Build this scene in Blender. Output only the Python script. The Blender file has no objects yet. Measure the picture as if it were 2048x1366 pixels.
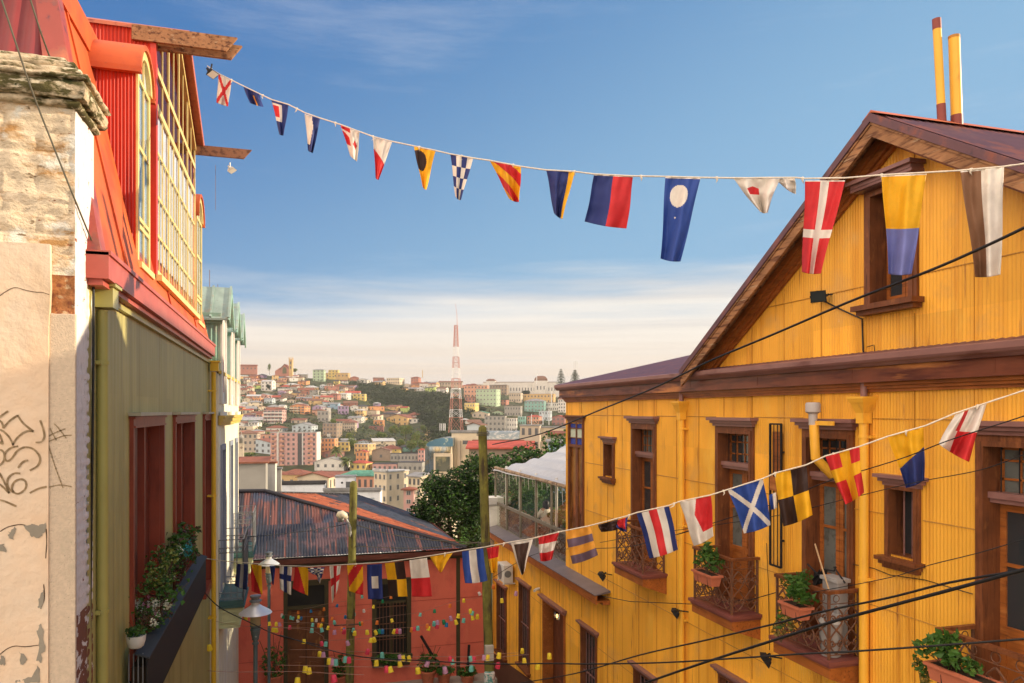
import bpy, math, random
from mathutils import Vector, Matrix, noise as mnoise
R = math.radians
random.seed(7)
SC = bpy.context.scene
COL = SC.collection
F, CX, HY, CH = 1500.0, 1024.0, 823.0, 10.2
KK = 444.0 / F
PHI = math.atan(KK)
SP, CP = math.sin(PHI), math.cos(PHI)
CAM = Vector((0, 0, CH))
def ray(x, y):
    u = (x - CX) / F; v = (HY - y) / F
    return Vector((SP + u * CP, CP - u * SP, v))
def PD(x, y, d): return CAM + ray(x, y) * d
def PX(x, y, X): r = ray(x, y); return CAM + r * (X / r.x)
def PY(x, y, Y): r = ray(x, y); return CAM + r * (Y / r.y)
def V(*a): return Vector(a)
WM = {}
def setprops(o, label=None, cat=None, group=None, kind=None):
    if label: o['label'] = label
    if cat: o['category'] = cat
    if group: o['group'] = group
    if kind: o['kind'] = kind
def thing(name, label, cat, loc=(0, 0, 0), rz=0, group=None, parent=None):
    o = bpy.data.objects.new(name, None); COL.objects.link(o)
    o.empty_display_size = .2
    m = Matrix.Translation(Vector(loc)) @ Matrix.Rotation(rz, 4, 'Z')
    o.location = loc; o.rotation_euler = (0, 0, rz)
    setprops(o, label, cat, group)
    WM[o.name] = m
    return o
class MB:
    """collects geometry, links it as ONE mesh object"""
    def __init__(s): s.v = []; s.f = []; s.m = []; s.cur = 0
    def add(s, vs, fs, mi=None):
        b = len(s.v); s.v.extend(tuple(x) for x in vs)
        mi = s.cur if mi is None else mi
        for f in fs: s.f.append(tuple(b + i for i in f)); s.m.append(mi)
        return s
    def quad(s, a, b, c, d, mi=None): return s.add([a, b, c, d], [(0, 1, 2, 3)], mi)
    def poly(s, pts, mi=None): return s.add(pts, [tuple(range(len(pts)))], mi)
    def box(s, x0, x1, y0, y1, z0, z1, mi=None):
        if x0 > x1: x0, x1 = x1, x0
        if y0 > y1: y0, y1 = y1, y0
        if z0 > z1: z0, z1 = z1, z0
        vs = [(x, y, z) for z in (z0, z1) for (x, y) in ((x0, y0), (x1, y0), (x1, y1), (x0, y1))]
        return s.add(vs, [(3, 2, 1, 0), (4, 5, 6, 7), (0, 1, 5, 4), (1, 2, 6, 5), (2, 3, 7, 6), (3, 0, 4, 7)], mi)
    def hexa(s, p, mi=None):
        return s.add(p, [(3, 2, 1, 0), (4, 5, 6, 7), (0, 1, 5, 4), (1, 2, 6, 5), (2, 3, 7, 6), (3, 0, 4, 7)], mi)
    def bar(s, a, b, w, h, up=(0, 0, 1), mi=None):
        a = Vector(a); b = Vector(b); d = (b - a).normalized(); up = Vector(up)
        sd = d.cross(up)
        if sd.length < 1e-4: sd = d.cross(Vector((1, 0, 0)))
        sd.normalize(); u = sd.cross(d).normalized()
        p = []
        for q in (a, b):
            p += [q - sd * w / 2 - u * h / 2, q + sd * w / 2 - u * h / 2, q + sd * w / 2 + u * h / 2, q - sd * w / 2 + u * h / 2]
        return s.add(p, [(0, 1, 2, 3), (7, 6, 5, 4), (0, 4, 5, 1), (1, 5, 6, 2), (2, 6, 7, 3), (3, 7, 4, 0)], mi)
    def tube(s, pts, r, n=8, mi=None, cap=True):
        pts = [Vector(p) for p in pts]
        if not isinstance(r, (list, tuple)): r = [r] * len(pts)
        b = len(s.v); k = len(pts)
        prev = None; fs = []; vs = []
        for i, p in enumerate(pts):
            d = (pts[min(i + 1, k - 1)] - pts[max(i - 1, 0)])
            d = d.normalized() if d.length > 1e-9 else Vector((0, 0, 1))
            if prev is None:
                a = d.cross(Vector((0, 0, 1)))
                if a.length < 1e-3: a = d.cross(Vector((1, 0, 0)))
            else:
                a = prev - d * prev.dot(d)
                if a.length < 1e-6: a = d.cross(Vector((1, 0, .1)))
            a.normalize(); prev = a; c = d.cross(a)
            for j in range(n):
                t = 2 * math.pi * j / n
                vs.append(p + (a * math.cos(t) + c * math.sin(t)) * r[i])
        for i in range(k - 1):
            for j in range(n):
                fs.append((i * n + j, i * n + (j + 1) % n, (i + 1) * n + (j + 1) % n, (i + 1) * n + j))
        if cap:
            fs.append(tuple(range(n - 1, -1, -1))); fs.append(tuple((k - 1) * n + j for j in range(n)))
        return s.add(vs, fs, mi)
    def lathe(s, c, prof, n=16, mi=None):
        """prof: list of (r, z) ; closed at ends"""
        c = Vector(c); vs = []; fs = []
        for (r, z) in prof:
            for j in range(n):
                t = 2 * math.pi * j / n
                vs.append((c.x + r * math.cos(t), c.y + r * math.sin(t), c.z + z))
        k = len(prof)
        for i in range(k - 1):
            for j in range(n):
                fs.append((i * n + j, i * n + (j + 1) % n, (i + 1) * n + (j + 1) % n, (i + 1) * n + j))
        fs.append(tuple(range(n - 1, -1, -1))); fs.append(tuple((k - 1) * n + j for j in range(n)))
        return s.add(vs, fs, mi)
    def prism(s, pts, off, mi=None):
        n = len(pts); off = Vector(off); pts = [Vector(p) for p in pts]
        vs = pts + [p + off for p in pts]
        fs = [tuple(range(n)), tuple(range(2 * n - 1, n - 1, -1))] + [(i, (i + 1) % n + 0, (i + 1) % n + n, i + n)[::-1] for i in range(n)]
        return s.add(vs, fs, mi)
    def build(s, name, mats, parent=None, smooth=False, local=False, label=None, cat=None, group=None, kind=None, merge=False, bevel=0):
        me = bpy.data.meshes.new(name)
        vs = s.v
        m = Matrix.Identity(4)
        if parent is not None:
            m = WM[parent.name]
            if not local:
                inv = m.inverted(); vs = [inv @ Vector(v) for v in vs]
        me.from_pydata([tuple(v) for v in vs], [], s.f)
        if not isinstance(mats, (list, tuple)): mats = [mats]
        for mt in mats: me.materials.append(mt)
        if len(mats) > 1: me.polygons.foreach_set('material_index', [min(i, len(mats) - 1) for i in s.m])
        if merge or bevel:
            import bmesh
            bm = bmesh.new(); bm.from_mesh(me)
            if merge: bmesh.ops.remove_doubles(bm, verts=bm.verts, dist=1e-4)
            bmesh.ops.recalc_face_normals(bm, faces=bm.faces)
            bm.to_mesh(me); bm.free()
        if smooth:
            me.polygons.foreach_set('use_smooth', [True] * len(me.polygons))
            if smooth != True:
                try: me.set_sharp_from_angle(angle=smooth)
                except Exception: pass
        me.update()
        o = bpy.data.objects.new(name, me); COL.objects.link(o)
        if parent is not None: o.parent = parent
        WM[o.name] = m
        if bevel:
            md = o.modifiers.new('bevel', 'BEVEL'); md.width = bevel; md.segments = 2; md.limit_method = 'ANGLE'
        setprops(o, label, cat, group, kind)
        return o
def copy_tree(o, loc, rz=None, label=None, scale=None, parent=None):
    c = o.copy(); COL.objects.link(c)
    if parent is None:
        c.location = loc
        if rz is not None: c.rotation_euler = (0, 0, rz)
        if scale is not None: c.scale = scale
        if label: c['label'] = label
    else: c.parent = parent
    for ch in [x for x in o.children]: copy_tree(ch, None, parent=c)
    return c
def xform(o, loc=None, rot=None, scale=None):
    if loc is not None: o.location = loc
    if rot is not None: o.rotation_euler = rot
    if scale is not None: o.scale = scale
# ---------------------------------------------------------------- materials
def mat(name, col, rough=.6, layers=(), bump=None, metal=0, spec=.35, trans=0, vary=.12, vscale=3, emis=None, panel=None, local=False):
    """layers: (colour, (sx,sy,sz), lo, hi, detail) noise-masked coats; bump: (scale3, strength, distance)"""
    m = bpy.data.materials.new(name); m.use_nodes = True
    nt = m.node_tree; N = nt.nodes; L = nt.links
    bs = N['Principled BSDF']
    if local:
        tc = N.new('ShaderNodeTexCoord'); P = tc.outputs['Object']
    else:
        geo = N.new('ShaderNodeNewGeometry'); P = geo.outputs['Position']
    def nz(sc, det=4, rgh=.55):
        mp = N.new('ShaderNodeVectorMath'); mp.operation = 'MULTIPLY'; L.new(P, mp.inputs[0])
        mp.inputs[1].default_value = sc if isinstance(sc, (tuple, list)) else (sc, sc, sc)
        n = N.new('ShaderNodeTexNoise'); n.inputs['Scale'].default_value = 1; n.inputs['Detail'].default_value = det
        n.inputs['Roughness'].default_value = rgh
        L.new(mp.outputs[0], n.inputs['Vector']); return n.outputs['Fac']
    rgb = N.new('ShaderNodeRGB'); rgb.outputs[0].default_value = (*col, 1); cur = rgb.outputs[0]
    if vary:
        n = nz(vscale, 5); mr = N.new('ShaderNodeMapRange'); L.new(n, mr.inputs[0])
        mr.inputs[1].default_value = .3; mr.inputs[2].default_value = .7; mr.inputs[3].default_value = 1 - vary; mr.inputs[4].default_value = 1 + vary
        vm = N.new('ShaderNodeVectorMath'); vm.operation = 'SCALE'; L.new(cur, vm.inputs[0]); L.new(mr.outputs[0], vm.inputs['Scale']); cur = vm.outputs[0]
    if panel:
        sc_ = N.new('ShaderNodeVectorMath'); sc_.operation = 'MULTIPLY'; L.new(P, sc_.inputs[0]); sc_.inputs[1].default_value = (0, 1 / panel[0], 1 / panel[1])
        fl = N.new('ShaderNodeVectorMath'); fl.operation = 'FLOOR'; L.new(sc_.outputs[0], fl.inputs[0])
        wn0 = N.new('ShaderNodeTexWhiteNoise'); L.new(fl.outputs[0], wn0.inputs['Vector'])
        mr = N.new('ShaderNodeMapRange'); L.new(wn0.outputs['Value'], mr.inputs[0]); mr.inputs[3].default_value = 1 - panel[2]; mr.inputs[4].default_value = 1 + panel[2] * .6
        vm = N.new('ShaderNodeVectorMath'); vm.operation = 'SCALE'; L.new(cur, vm.inputs[0]); L.new(mr.outputs[0], vm.inputs['Scale']); cur = vm.outputs[0]
    for ly in layers:
        c, sc, lo, hi = ly[:4]; det = ly[4] if len(ly) > 4 else 5
        n = nz(sc, det, .6); mr = N.new('ShaderNodeMapRange'); L.new(n, mr.inputs[0]); mr.clamp = True
        mr.inputs[1].default_value = lo; mr.inputs[2].default_value = hi
        mx = N.new('ShaderNodeMix'); mx.data_type = 'RGBA'; L.new(mr.outputs[0], mx.inputs[0]); L.new(cur, mx.inputs[6])
        mx.inputs[7].default_value = (*c, 1); cur = mx.outputs[2]
    L.new(cur, bs.inputs['Base Color'])
    bs.inputs['Roughness'].default_value = rough; bs.inputs['Metallic'].default_value = metal
    bs.inputs['Specular IOR Level'].default_value = spec
    if emis:
        bs.inputs['Emission Color'].default_value = (*emis[0], 1); bs.inputs['Emission Strength'].default_value = emis[1]
    if bump:
        n = nz(bump[0], 6, .6); bp = N.new('ShaderNodeBump'); bp.inputs['Strength'].default_value = bump[1]
        bp.inputs['Distance'].default_value = bump[2]; L.new(n, bp.inputs['Height']); L.new(bp.outputs[0], bs.inputs['Normal'])
    if trans:
        tr = N.new('ShaderNodeBsdfTranslucent'); L.new(cur, tr.inputs[0]); mx = N.new('ShaderNodeMixShader')
        mx.inputs[0].default_value = trans; L.new(bs.outputs[0], mx.inputs[1]); L.new(tr.outputs[0], mx.inputs[2])
        L.new(mx.outputs[0], N['Material Output'].inputs[0])
    return m
def glassmat(name, tint=(.9, .95, .95), alpha=.25, rough=.03, fk=1.0):
    """thin pane: mostly see-through, part mirror"""
    m = bpy.data.materials.new(name); m.use_nodes = True; nt = m.node_tree; N = nt.nodes; L = nt.links
    N.remove(N['Principled BSDF'])
    t = N.new('ShaderNodeBsdfTransparent'); t.inputs[0].default_value = (*tint, 1)
    g = N.new('ShaderNodeBsdfGlossy'); g.inputs['Roughness'].default_value = rough
    fr = N.new('ShaderNodeFresnel'); fr.inputs[0].default_value = 1.5
    ad = N.new('ShaderNodeMath'); ad.operation = 'ADD'; ad.use_clamp = True; ad.operation = 'MULTIPLY_ADD'; L.new(fr.outputs[0], ad.inputs[0]); ad.inputs[1].default_value = fk; ad.inputs[2].default_value = alpha
    mx = N.new('ShaderNodeMixShader'); L.new(ad.outputs[0], mx.inputs[0]); L.new(t.outputs[0], mx.inputs[1]); L.new(g.outputs[0], mx.inputs[2])
    L.new(mx.outputs[0], N['Material Output'].inputs[0]); return m
M = {}
streak = (6, 6, .35)
M['yellow'] = mat('yellow_metal_siding', (.90, .445, .048), .5, [((.64, .27, .025), (5, 5, .22), .50, .72), ((.70, .36, .07), (1.3, 1.3, 1.3), .55, .7), ((.90, .55, .09), (1.2, 1.2, .5), .6, .8), ((.85, .75, .5), (22, 22, 5), .745, .76), ((.36, .14, .03), (10, 10, .7), .62, .74)], vary=.07, vscale=1.5, panel=(.86, 1.9, .13), bump=((1.3, 1.3, .8), .5, .03))
M['ytrim'] = mat('yellow_paint_metal', (.86, .45, .045), .4, [((.6, .27, .04), (6, 6, 1.5), .58, .75)], vary=.06)
M['wood'] = mat('brown_varnished_wood', (.17, .055, .019), .5, [((.07, .022, .01), (30, 30, 2.2), .5, .72), ((.30, .11, .035), (9, 9, 3), .56, .75)], bump=((50, 50, 4), .3, .004), vary=.25, vscale=4)
M['woodh'] = mat('orange_varnished_wood', (.34, .105, .022), .42, [((.15, .045, .015), (30, 1.6, 30), .5, .72), ((.50, .19, .05), (8, 2, 8), .58, .75)], bump=((50, 3, 50), .3, .004), vary=.25, vscale=3)
M['oldwood'] = mat('weathered_bare_wood', (.33, .16, .07), .75, [((.12, .045, .02), (14, 2, 20), .5, .62), ((.42, .30, .18), (10, 1.5, 25), .6, .68)], bump=((30, 3, 60), .6, .01), vary=.3)
M['fascia'] = mat('peeling_brown_fascia', (.17, .05, .026), .35, [((.09, .022, .014), (6, 1, 9), .48, .62), ((.50, .19, .05), (5, .5, 4), .56, .66), ((.46, .38, .24), (1.5, .5, 2.6), .665, .68), ((.03, .015, .01), (3.1, .9, 5), .70, .73)], bump=((12, 2, 25), .35, .01), vary=.2)
M['mauve'] = mat('mauve_brown_metal', (.25, .125, .11), .38, [((.15, .06, .05), (5, 1, 5), .55, .7)], vary=.1)
M['roofp'] = mat('purple_brown_roof_metal', (.13, .06, .068), .5, [((.26, .08, .045), (3, 3, 3), .55, .7), ((.07, .04, .05), (8, 8, 8), .56, .7)], vary=.15)
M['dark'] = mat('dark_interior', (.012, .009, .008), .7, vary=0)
M['iron'] = mat('rusted_wrought_iron', (.13, .06, .035), .6, [((.22, .085, .035), (25, 25, 25), .5, .65)], vary=.2, vscale=12)
M['black'] = mat('black_metal', (.012, .012, .013), .7, vary=0)
M['terra'] = mat('terracotta_plastic', (.52, .16, .085), .5, [((.35, .12, .07), (10, 10, 10), .55, .7)], vary=.08)
M['soil'] = mat('potting_soil', (.03, .018, .01), .95, vary=.3, vscale=40)
M['glass'] = glassmat('window_glass', alpha=.10, rough=.05, fk=.4)
M['dglass'] = glassmat('reflective_dormer_glass', alpha=.06, rough=.05, fk=.3)
M['glassd'] = mat('dark_reflecting_glass', (.03, .035, .04), .06, spec=.8, vary=0)
M['frost'] = mat('frosted_grey_glass', (.13, .14, .13), .3, [((.08, .08, .07), (9, 9, 9), .5, .65)], vary=.12)
M['white'] = mat('white_paint', (.72, .70, .66), .55, [((.5, .45, .38), (3, 3, .6), .58, .8)], vary=.06)
M['plastic'] = mat('white_plastic', (.62, .61, .57), .4, vary=.04)
M['grey'] = mat('grey_steel', (.16, .17, .18), .4, [((.08, .09, .1), (8, 8, 2), .55, .7)], vary=.1)
M['concrete'] = mat('concrete', (.34, .31, .27), .9, [((.22, .2, .17), (.5, .5, .15), .5, .7)], bump=(8, .3, .02))
M['asphalt'] = mat('asphalt', (.05, .05, .05), .9, vary=.2, vscale=2)
M['leaf'] = mat('green_leaves', (.055, .14, .022), .5, [((.11, .20, .03), (9, 9, 9), .5, .7)], trans=.35, vary=.3, vscale=6)
M['leafdry'] = mat('yellowing_leaves', (.22, .16, .04), .6, trans=.3, vary=.3, vscale=8)
M['stem'] = mat('plant_stem', (.09, .055, .03), .8, vary=.2)
CL = {'w': (.80, .74, .66), 'r': (.66, .03, .035), 'n': (.028, .045, .20), 'y': (.86, .47, .015), 'k': (.045, .022, .018), 'b': (.03, .10, .42), 'p': (.17, .11, .16), 'o': (.80, .37, .05), 'l': (.20, .22, .52), 't': (.28, .14, .075), 'g': (.34, .32, .31)}
for k_, c_ in CL.items(): M['c' + k_] = mat('flag_cloth_' + {'w': 'white', 'r': 'red', 'n': 'navy', 'y': 'yellow', 'k': 'black', 'b': 'blue', 'p': 'purple', 'o': 'orange', 'l': 'light_blue', 't': 'brown', 'g': 'grey'}[k_], c_, .65, trans=.25, vary=.08, vscale=9, bump=((180, 180, 180), .15, .002))
M['rope'] = mat('white_rope', (.70, .62, .50), .8, vary=.15, vscale=40)
M['cable'] = mat('black_cable', (.012, .012, .012), .45, vary=0)
# ---------------------------------------------------------------- corrugated sheets
def intervals(bot, top, holes):
    iv = [(bot, top)]
    for (a, b) in holes:
        nv = []
        for (p, q) in iv:
            if b <= p or a >= q: nv.append((p, q)); continue
            if a > p: nv.append((p, a))
            if b < q: nv.append((b, q))
        iv = nv
    return iv
def corr(mb, O, U, W, Nn, u0, u1, bot, top, holes=(), pitch=.05, amp=.006, per=4, panels=None, mi=None, sharp=False):
    """sheet with ribs along W; holes: (ua,ub,wa,wb); bot/top callables of u; panels: lap width for tiny lifts"""
    O, U, W, Nn = Vector(O), Vector(U), Vector(W), Vector(Nn)
    us = set(); st = pitch / per; n = int((u1 - u0) / st) + 1
    for i in range(n + 1): us.add(round(min(u1, u0 + i * st), 5))
    brk = [u0, u1] + [h[0] for h in holes] + [h[1] for h in holes]
    us = sorted(u for u in us if all(abs(u - b) > st * .3 for b in brk)) + [round(b, 5) for b in brk if u0 <= b <= u1]
    us = sorted(set(us))
    def d(u):
        s = math.cos(2 * math.pi * u / pitch)
        if sharp: s = max(-1, min(1, s * 2.2))
        v = amp * s
        if panels: v += .004 * ((u / panels) % 1.0)
        return v
    for a, b in zip(us[:-1], us[1:]):
        mid = (a + b) / 2
        hs = [(h[2], h[3]) for h in holes if h[0] <= mid <= h[1]]
        b0, t0, b1, t1 = bot(a), top(a), bot(b), top(b)
        if t0 - b0 < 1e-4 and t1 - b1 < 1e-4: continue
        iv = intervals(bot(mid), top(mid), hs)
        for (p, q) in iv:
            pa = b0 if abs(p - bot(mid)) < 1e-9 else p; pb = b1 if abs(p - bot(mid)) < 1e-9 else p
            qa = t0 if abs(q - top(mid)) < 1e-9 else q; qb = t1 if abs(q - top(mid)) < 1e-9 else q
            if panels and abs((a / panels) % 1.0) > abs((b / panels) % 1.0): da, db = d(a), d(b - 1e-6)
            da, db = d(a), d(b)
            mb.add([O + U * a + W * pa + Nn * da, O + U * b + W * pb + Nn * db, O + U * b + W * qb + Nn * db, O + U * a + W * qa + Nn * da], [(0, 1, 2, 3)], mi)
    return mb
def leaves(mb, c, rad, n, size, mi=0, flat=.0, seed=0, shell=.35, droop=0):
    """many small bent leaf faces through an ellipsoid"""
    rn = random.Random(seed); c = Vector(c)
    for _ in range(n):
        while True:
            p = Vector((rn.uniform(-1, 1), rn.uniform(-1, 1), rn.uniform(-1, 1)))
            l = p.length
            if l < 1 and (l > shell or rn.random() < .3): break
        q = c + Vector((p.x * rad[0], p.y * rad[1], p.z * rad[2]))
        a = Vector((rn.gauss(0, 1), rn.gauss(0, 1), rn.gauss(0, .6) - droop)).normalized()
        b = a.cross(Vector((rn.gauss(0, 1), rn.gauss(0, 1), rn.gauss(0, 1)))).normalized()
        s = size * rn.uniform(.6, 1.4)
        m = mi if not isinstance(mi, (list, tuple)) else rn.choice(mi)
        up = a.cross(b) * s * .25
        mb.add([q - a * s * .6, q + b * s * .4 + up, q + a * s * .6, q - b * s * .4 + up], [(0, 1, 2), (0, 2, 3)], m)
    return mb
# ---------------------------------------------------------------- camera, light, sky
cd = bpy.data.cameras.new('camera'); cam = bpy.data.objects.new('camera', cd); COL.objects.link(cam)
cam.location = CAM; cam.rotation_euler = (R(90), 0, -PHI)
cd.sensor_width = 36; cd.lens = F / 2048 * 36; cd.shift_y = (HY - 683) / 2048; cd.clip_end = 20000; cd.clip_start = .05
SC.camera = cam
SUN_AZ = R(98)      # clockwise from +Y (street direction) towards +X
SUN_EL = R(15)
sd_ = Vector((math.sin(SUN_AZ) * math.cos(SUN_EL), math.cos(SUN_AZ) * math.cos(SUN_EL), math.sin(SUN_EL)))
sl = bpy.data.lights.new('sun', 'SUN'); so = bpy.data.objects.new('sun', sl); COL.objects.link(so)
sl.energy = 5.0; sl.angle = R(.6); sl.color = (1.0, .82, .58)
so.rotation_euler = (-sd_).to_track_quat('-Z', 'Y').to_euler()
so.location = (40, 0, 60)
w = bpy.data.worlds.new('World'); SC.world = w; w.use_nodes = True
N = w.node_tree.nodes; L = w.node_tree.links
bg = N['Background']; bg.inputs[1].default_value = .12
sky = N.new('ShaderNodeTexSky'); sky.sky_type = 'NISHITA'; sky.sun_disc = False
sky.sun_elevation = SUN_EL; sky.sun_rotation = SUN_AZ; sky.air_density = 1.0; sky.dust_density = .6; sky.ozone_density = 2.0
tc = N.new('ShaderNodeTexCoord')
def mth(op, a, b=None, c=None, clamp=False):
    n = N.new('ShaderNodeMath'); n.operation = op; n.use_clamp = clamp
    for i, x in enumerate((a, b, c)):
        if x is None: continue
        if isinstance(x, (int, float)): n.inputs[i].default_value = x
        else: L.new(x, n.inputs[i])
    return n.outputs[0]
sep = N.new('ShaderNodeSeparateXYZ'); L.new(tc.outputs['Generated'], sep.inputs[0])
def smooth(x, lo, hi):
    n = N.new('ShaderNodeMapRange'); n.interpolation_type = 'SMOOTHSTEP'
    L.new(x, n.inputs[0]); n.inputs[1].default_value = lo; n.inputs[2].default_value = hi; return n.outputs[0]
def wn(sc, det=5, rough=.6, off=0):
    vm = N.new('ShaderNodeVectorMath'); vm.operation = 'MULTIPLY_ADD'; L.new(tc.outputs['Generated'], vm.inputs[0])
    vm.inputs[1].default_value = sc; vm.inputs[2].default_value = (off, off * 2, off)
    n = N.new('ShaderNodeTexNoise'); n.inputs['Scale'].default_value = 1; n.inputs['Detail'].default_value = det; n.inputs['Roughness'].default_value = rough
    L.new(vm.outputs[0], n.inputs['Vector']); return n.outputs['Fac']
def mixc(f, a, b):
    mx = N.new('ShaderNodeMix'); mx.data_type = 'RGBA'; 
    if isinstance(f, (int, float)): mx.inputs[0].default_value = f
    else: L.new(f, mx.inputs[0])
    for i, x in ((6, a), (7, b)):
        if isinstance(x, tuple): mx.inputs[i].default_value = (*x, 1)
        else: L.new(x, mx.inputs[i])
    return mx.outputs[2]
Z = sep.outputs[2]; X_ = sep.outputs[0]; Y_ = sep.outputs[1]
n1 = wn((2.2, 2.2, 26), 6, .55)
n2 = wn((1.2, 1.2, 60), 5, .6, 4)
n3 = wn((1.5, 1.5, 11), 7, .66, 9)
# how far towards +x of the picture (camera right)
RT = mth('ADD', mth('MULTIPLY', X_, CP), mth('MULTIPLY', Y_, -SP))
FW = mth('ADD', mth('MULTIPLY', X_, SP), mth('MULTIPLY', Y_, CP))
# deep blue fading paler low down and to the right
blue = mixc(smooth(mth('ADD', mth('MULTIPLY', RT, .75), mth('MULTIPLY', Z, -1.5)), -1.02, -.12), (.25, 1.08, 2.8), (1.45, 2.75, 4.1))
bl2 = mixc(.10, blue, sky.outputs[0])
# low bank of cream cloud
edge = mth('ADD', Z, mth('MULTIPLY', mth('SUBTRACT', n1, .5), -.17))
edge = mth('ADD', edge, mth('MULTIPLY', RT, -.035))
bank = mth('SUBTRACT', 1.0, smooth(edge, .105, .205))
bank = mth('MULTIPLY', bank, mth('ADD', .80, mth('MULTIPLY', n2, .35)), clamp=True)
lowc = mixc(smooth(mth('ADD', Z, mth('MULTIPLY', mth('SUBTRACT', n2, .5), .10)), .02, .135), (5.0, 4.0, 3.1), (5.5, 5.15, 4.65))
n4 = wn((.9, .9, 38), 6, .62, 13)
lowc = mixc(mth('MULTIPLY', smooth(n4, .44, .62), .50), lowc, (3.9, 3.7, 3.65))
c1 = mixc(bank, bl2, lowc)
# thin wisps high up
wsp = mth('MULTIPLY', smooth(n3, .50, .76), .24)
c2 = mixc(wsp, c1, (4.4, 4.6, 5.0))
# warm brightness added to unseen sky left, overhead and behind, lighting shaded walls
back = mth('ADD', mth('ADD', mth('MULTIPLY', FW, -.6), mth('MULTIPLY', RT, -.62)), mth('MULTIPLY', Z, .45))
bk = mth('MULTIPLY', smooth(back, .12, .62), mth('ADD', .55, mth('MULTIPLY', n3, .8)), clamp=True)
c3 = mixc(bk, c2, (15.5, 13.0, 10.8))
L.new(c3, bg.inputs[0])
SC.view_settings.view_transform = 'Standard'; SC.view_settings.look = 'None'; SC.view_settings.gamma = 1
SC.view_settings.exposure = .55
SC.cycles.max_bounces = 6; SC.cycles.transparent_max_bounces = 12
SC.cycles.use_denoising = True; SC.cycles.blur_glossy = 1.0; SC.cycles.caustics_reflective = True
# ---------------------------------------------------------------- yellow house on the sunny corner of the lane
XW = 7.5
house = thing('yellow_house', 'large yellow corrugated metal house with brown gable and iron balconies', 'house', (XW, 12, 0))
def YofX(x, X=XW): return PX(x, 800, X).y
GA, GH, GS = 7.84, CH + 3.62, .62       # gable apex position, height, slope
WT = CH + .34
def ytop(u): return max(WT, GH - GS * abs(u - GA)) if u < 13.5 else WT
# openings: (y0, y1, z0, z1) outer frame boxes
doors = [(14.45, 15.67), (10.95, 12.12), (8.61, 9.69), (5.45, 6.68)]
ZF, ZT = CH - 3.36, CH - .16
T = .11
holes = []
for a, b in doors: holes.append((a + T, b - T, ZF, ZT - .22))
SW = [(16.6, 17.25, CH - 1.66, CH - .66), (7.47, 8.04, CH - 1.93, CH - .86)]
for a, b, c, d in SW: holes.append((a + .08, b - .08, c + .08, d - .14))
GWN = (7.5, 8.39, CH + 1.40, CH + 3.05)
holes.append((GWN[0] + .1, GWN[1] - .1, GWN[2] + .05, GWN[3] - .16))
CWN = (18.55, 19.72, CH - 3.36, CH - .15)
holes.append((CWN[0] + .05, CWN[1] - .05, CWN[2], CWN[3] - .18))
low = [  # lower floor: pixel frame left, right, cap top y, bottom y
    (1038.9, 1060.8, 1155, 1326, 'w'), (1086.6, 1131.4, 1188, 1420, 'd'), (994.7, 1013.8, 1158, 1300, 'w'),
    (1162.7, 1195, 1240, 1430, 'w'), (1268.8, 1311.7, 1322, 1500, 'w'), (1439, 1500, 1330, 1560, 'w')]
lows = []
for (xa, xb, ya, yb, k) in low:
    p = PX(xa, ya, XW); q = PX(xb, ya, XW); zb = PX(xa, yb, XW).z
    lows.append((q.y, p.y, max(zb, .9), p.z - .05, k))
for a, b, c, d, k in lows: holes.append((a + .06, b - .06, c + (.05 if k == 'w' else 0), d - .14))
mb = MB()
corr(mb, (XW, 0, 0), (0, 1, 0), (0, 0, 1), (-1, 0, 0), 1.2, 19.92, lambda u: 0, ytop, holes, pitch=.052, amp=.006, panels=.78)
corr(mb, (XW, 0, 0), (0, 1, 0), (0, 0, 1), (-1, 0, 0), 19.92, 28.0, lambda u: 0, lambda u: CH - 4.55, holes, pitch=.052, amp=.004, panels=.78)
# return walls and a back wall so the house is a closed volume
mb.box(XW + .02, 16, 19.88, 19.93, CH - 4.4, WT); mb.box(XW + .02, 16, 1.2, 1.25, 0, WT)
mb.box(XW + .02, 16, 27.95, 28.0, 0, CH - 4.6)
mb.box(XW - .004, XW + .02, 19.9, 19.95, CH - 4.55, WT)
mb.build('wall', M['yellow'], house, smooth=R(50), merge=True)
# seams of overlapping sheets: thin folded lips
mb = MB()
for z, y0, y1 in ((CH - .10, 1.2, 19.9), (CH - 1.35, 1.2, 19.9), (CH - 4.15, 1.2, 18.2), (CH - 6.0, 1.2, 28), (CH - 2.6, 1.2, 19.9), (CH + 1.7, 4.9, 10.8)):
    y = y0
    segs = intervals(y0, y1, [(h[0] - T, h[1] + T) for h in holes if h[2] - .2 < z < h[3] + .35])
    for (a, b) in segs:
        mb.quad((XW - .013, a, z), (XW - .013, b, z), (XW - .006, b, z + .012), (XW - .006, a, z + .012))
        mb.quad((XW - .013, a, z), (XW - .006, a, z - .003), (XW - .006, b, z - .003), (XW - .013, b, z))
for k in range(31):
    y = 1.55 + .86 * k; zt0 = (ytop(y) if y < 19.9 else CH - 4.6) - .01
    for (a, b) in intervals(0, zt0, [(h[2] - .22, h[3] + .28) for h in holes if h[0] - .2 < y < h[1] + .2]):
        mb.quad((XW - .014, y, a), (XW - .014, y, b), (XW - .004, y + .012, b), (XW - .004, y + .012, a)); mb.quad((XW - .014, y, a), (XW - .002, y - .003, a), (XW - .002, y - .003, b), (XW - .014, y, b))
mb.build('sheet_lap', mat('dark_seam_metal', (.46, .21, .025), .5), house)  # lips in a darker ochre than the siding, marking the sheet joints
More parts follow.
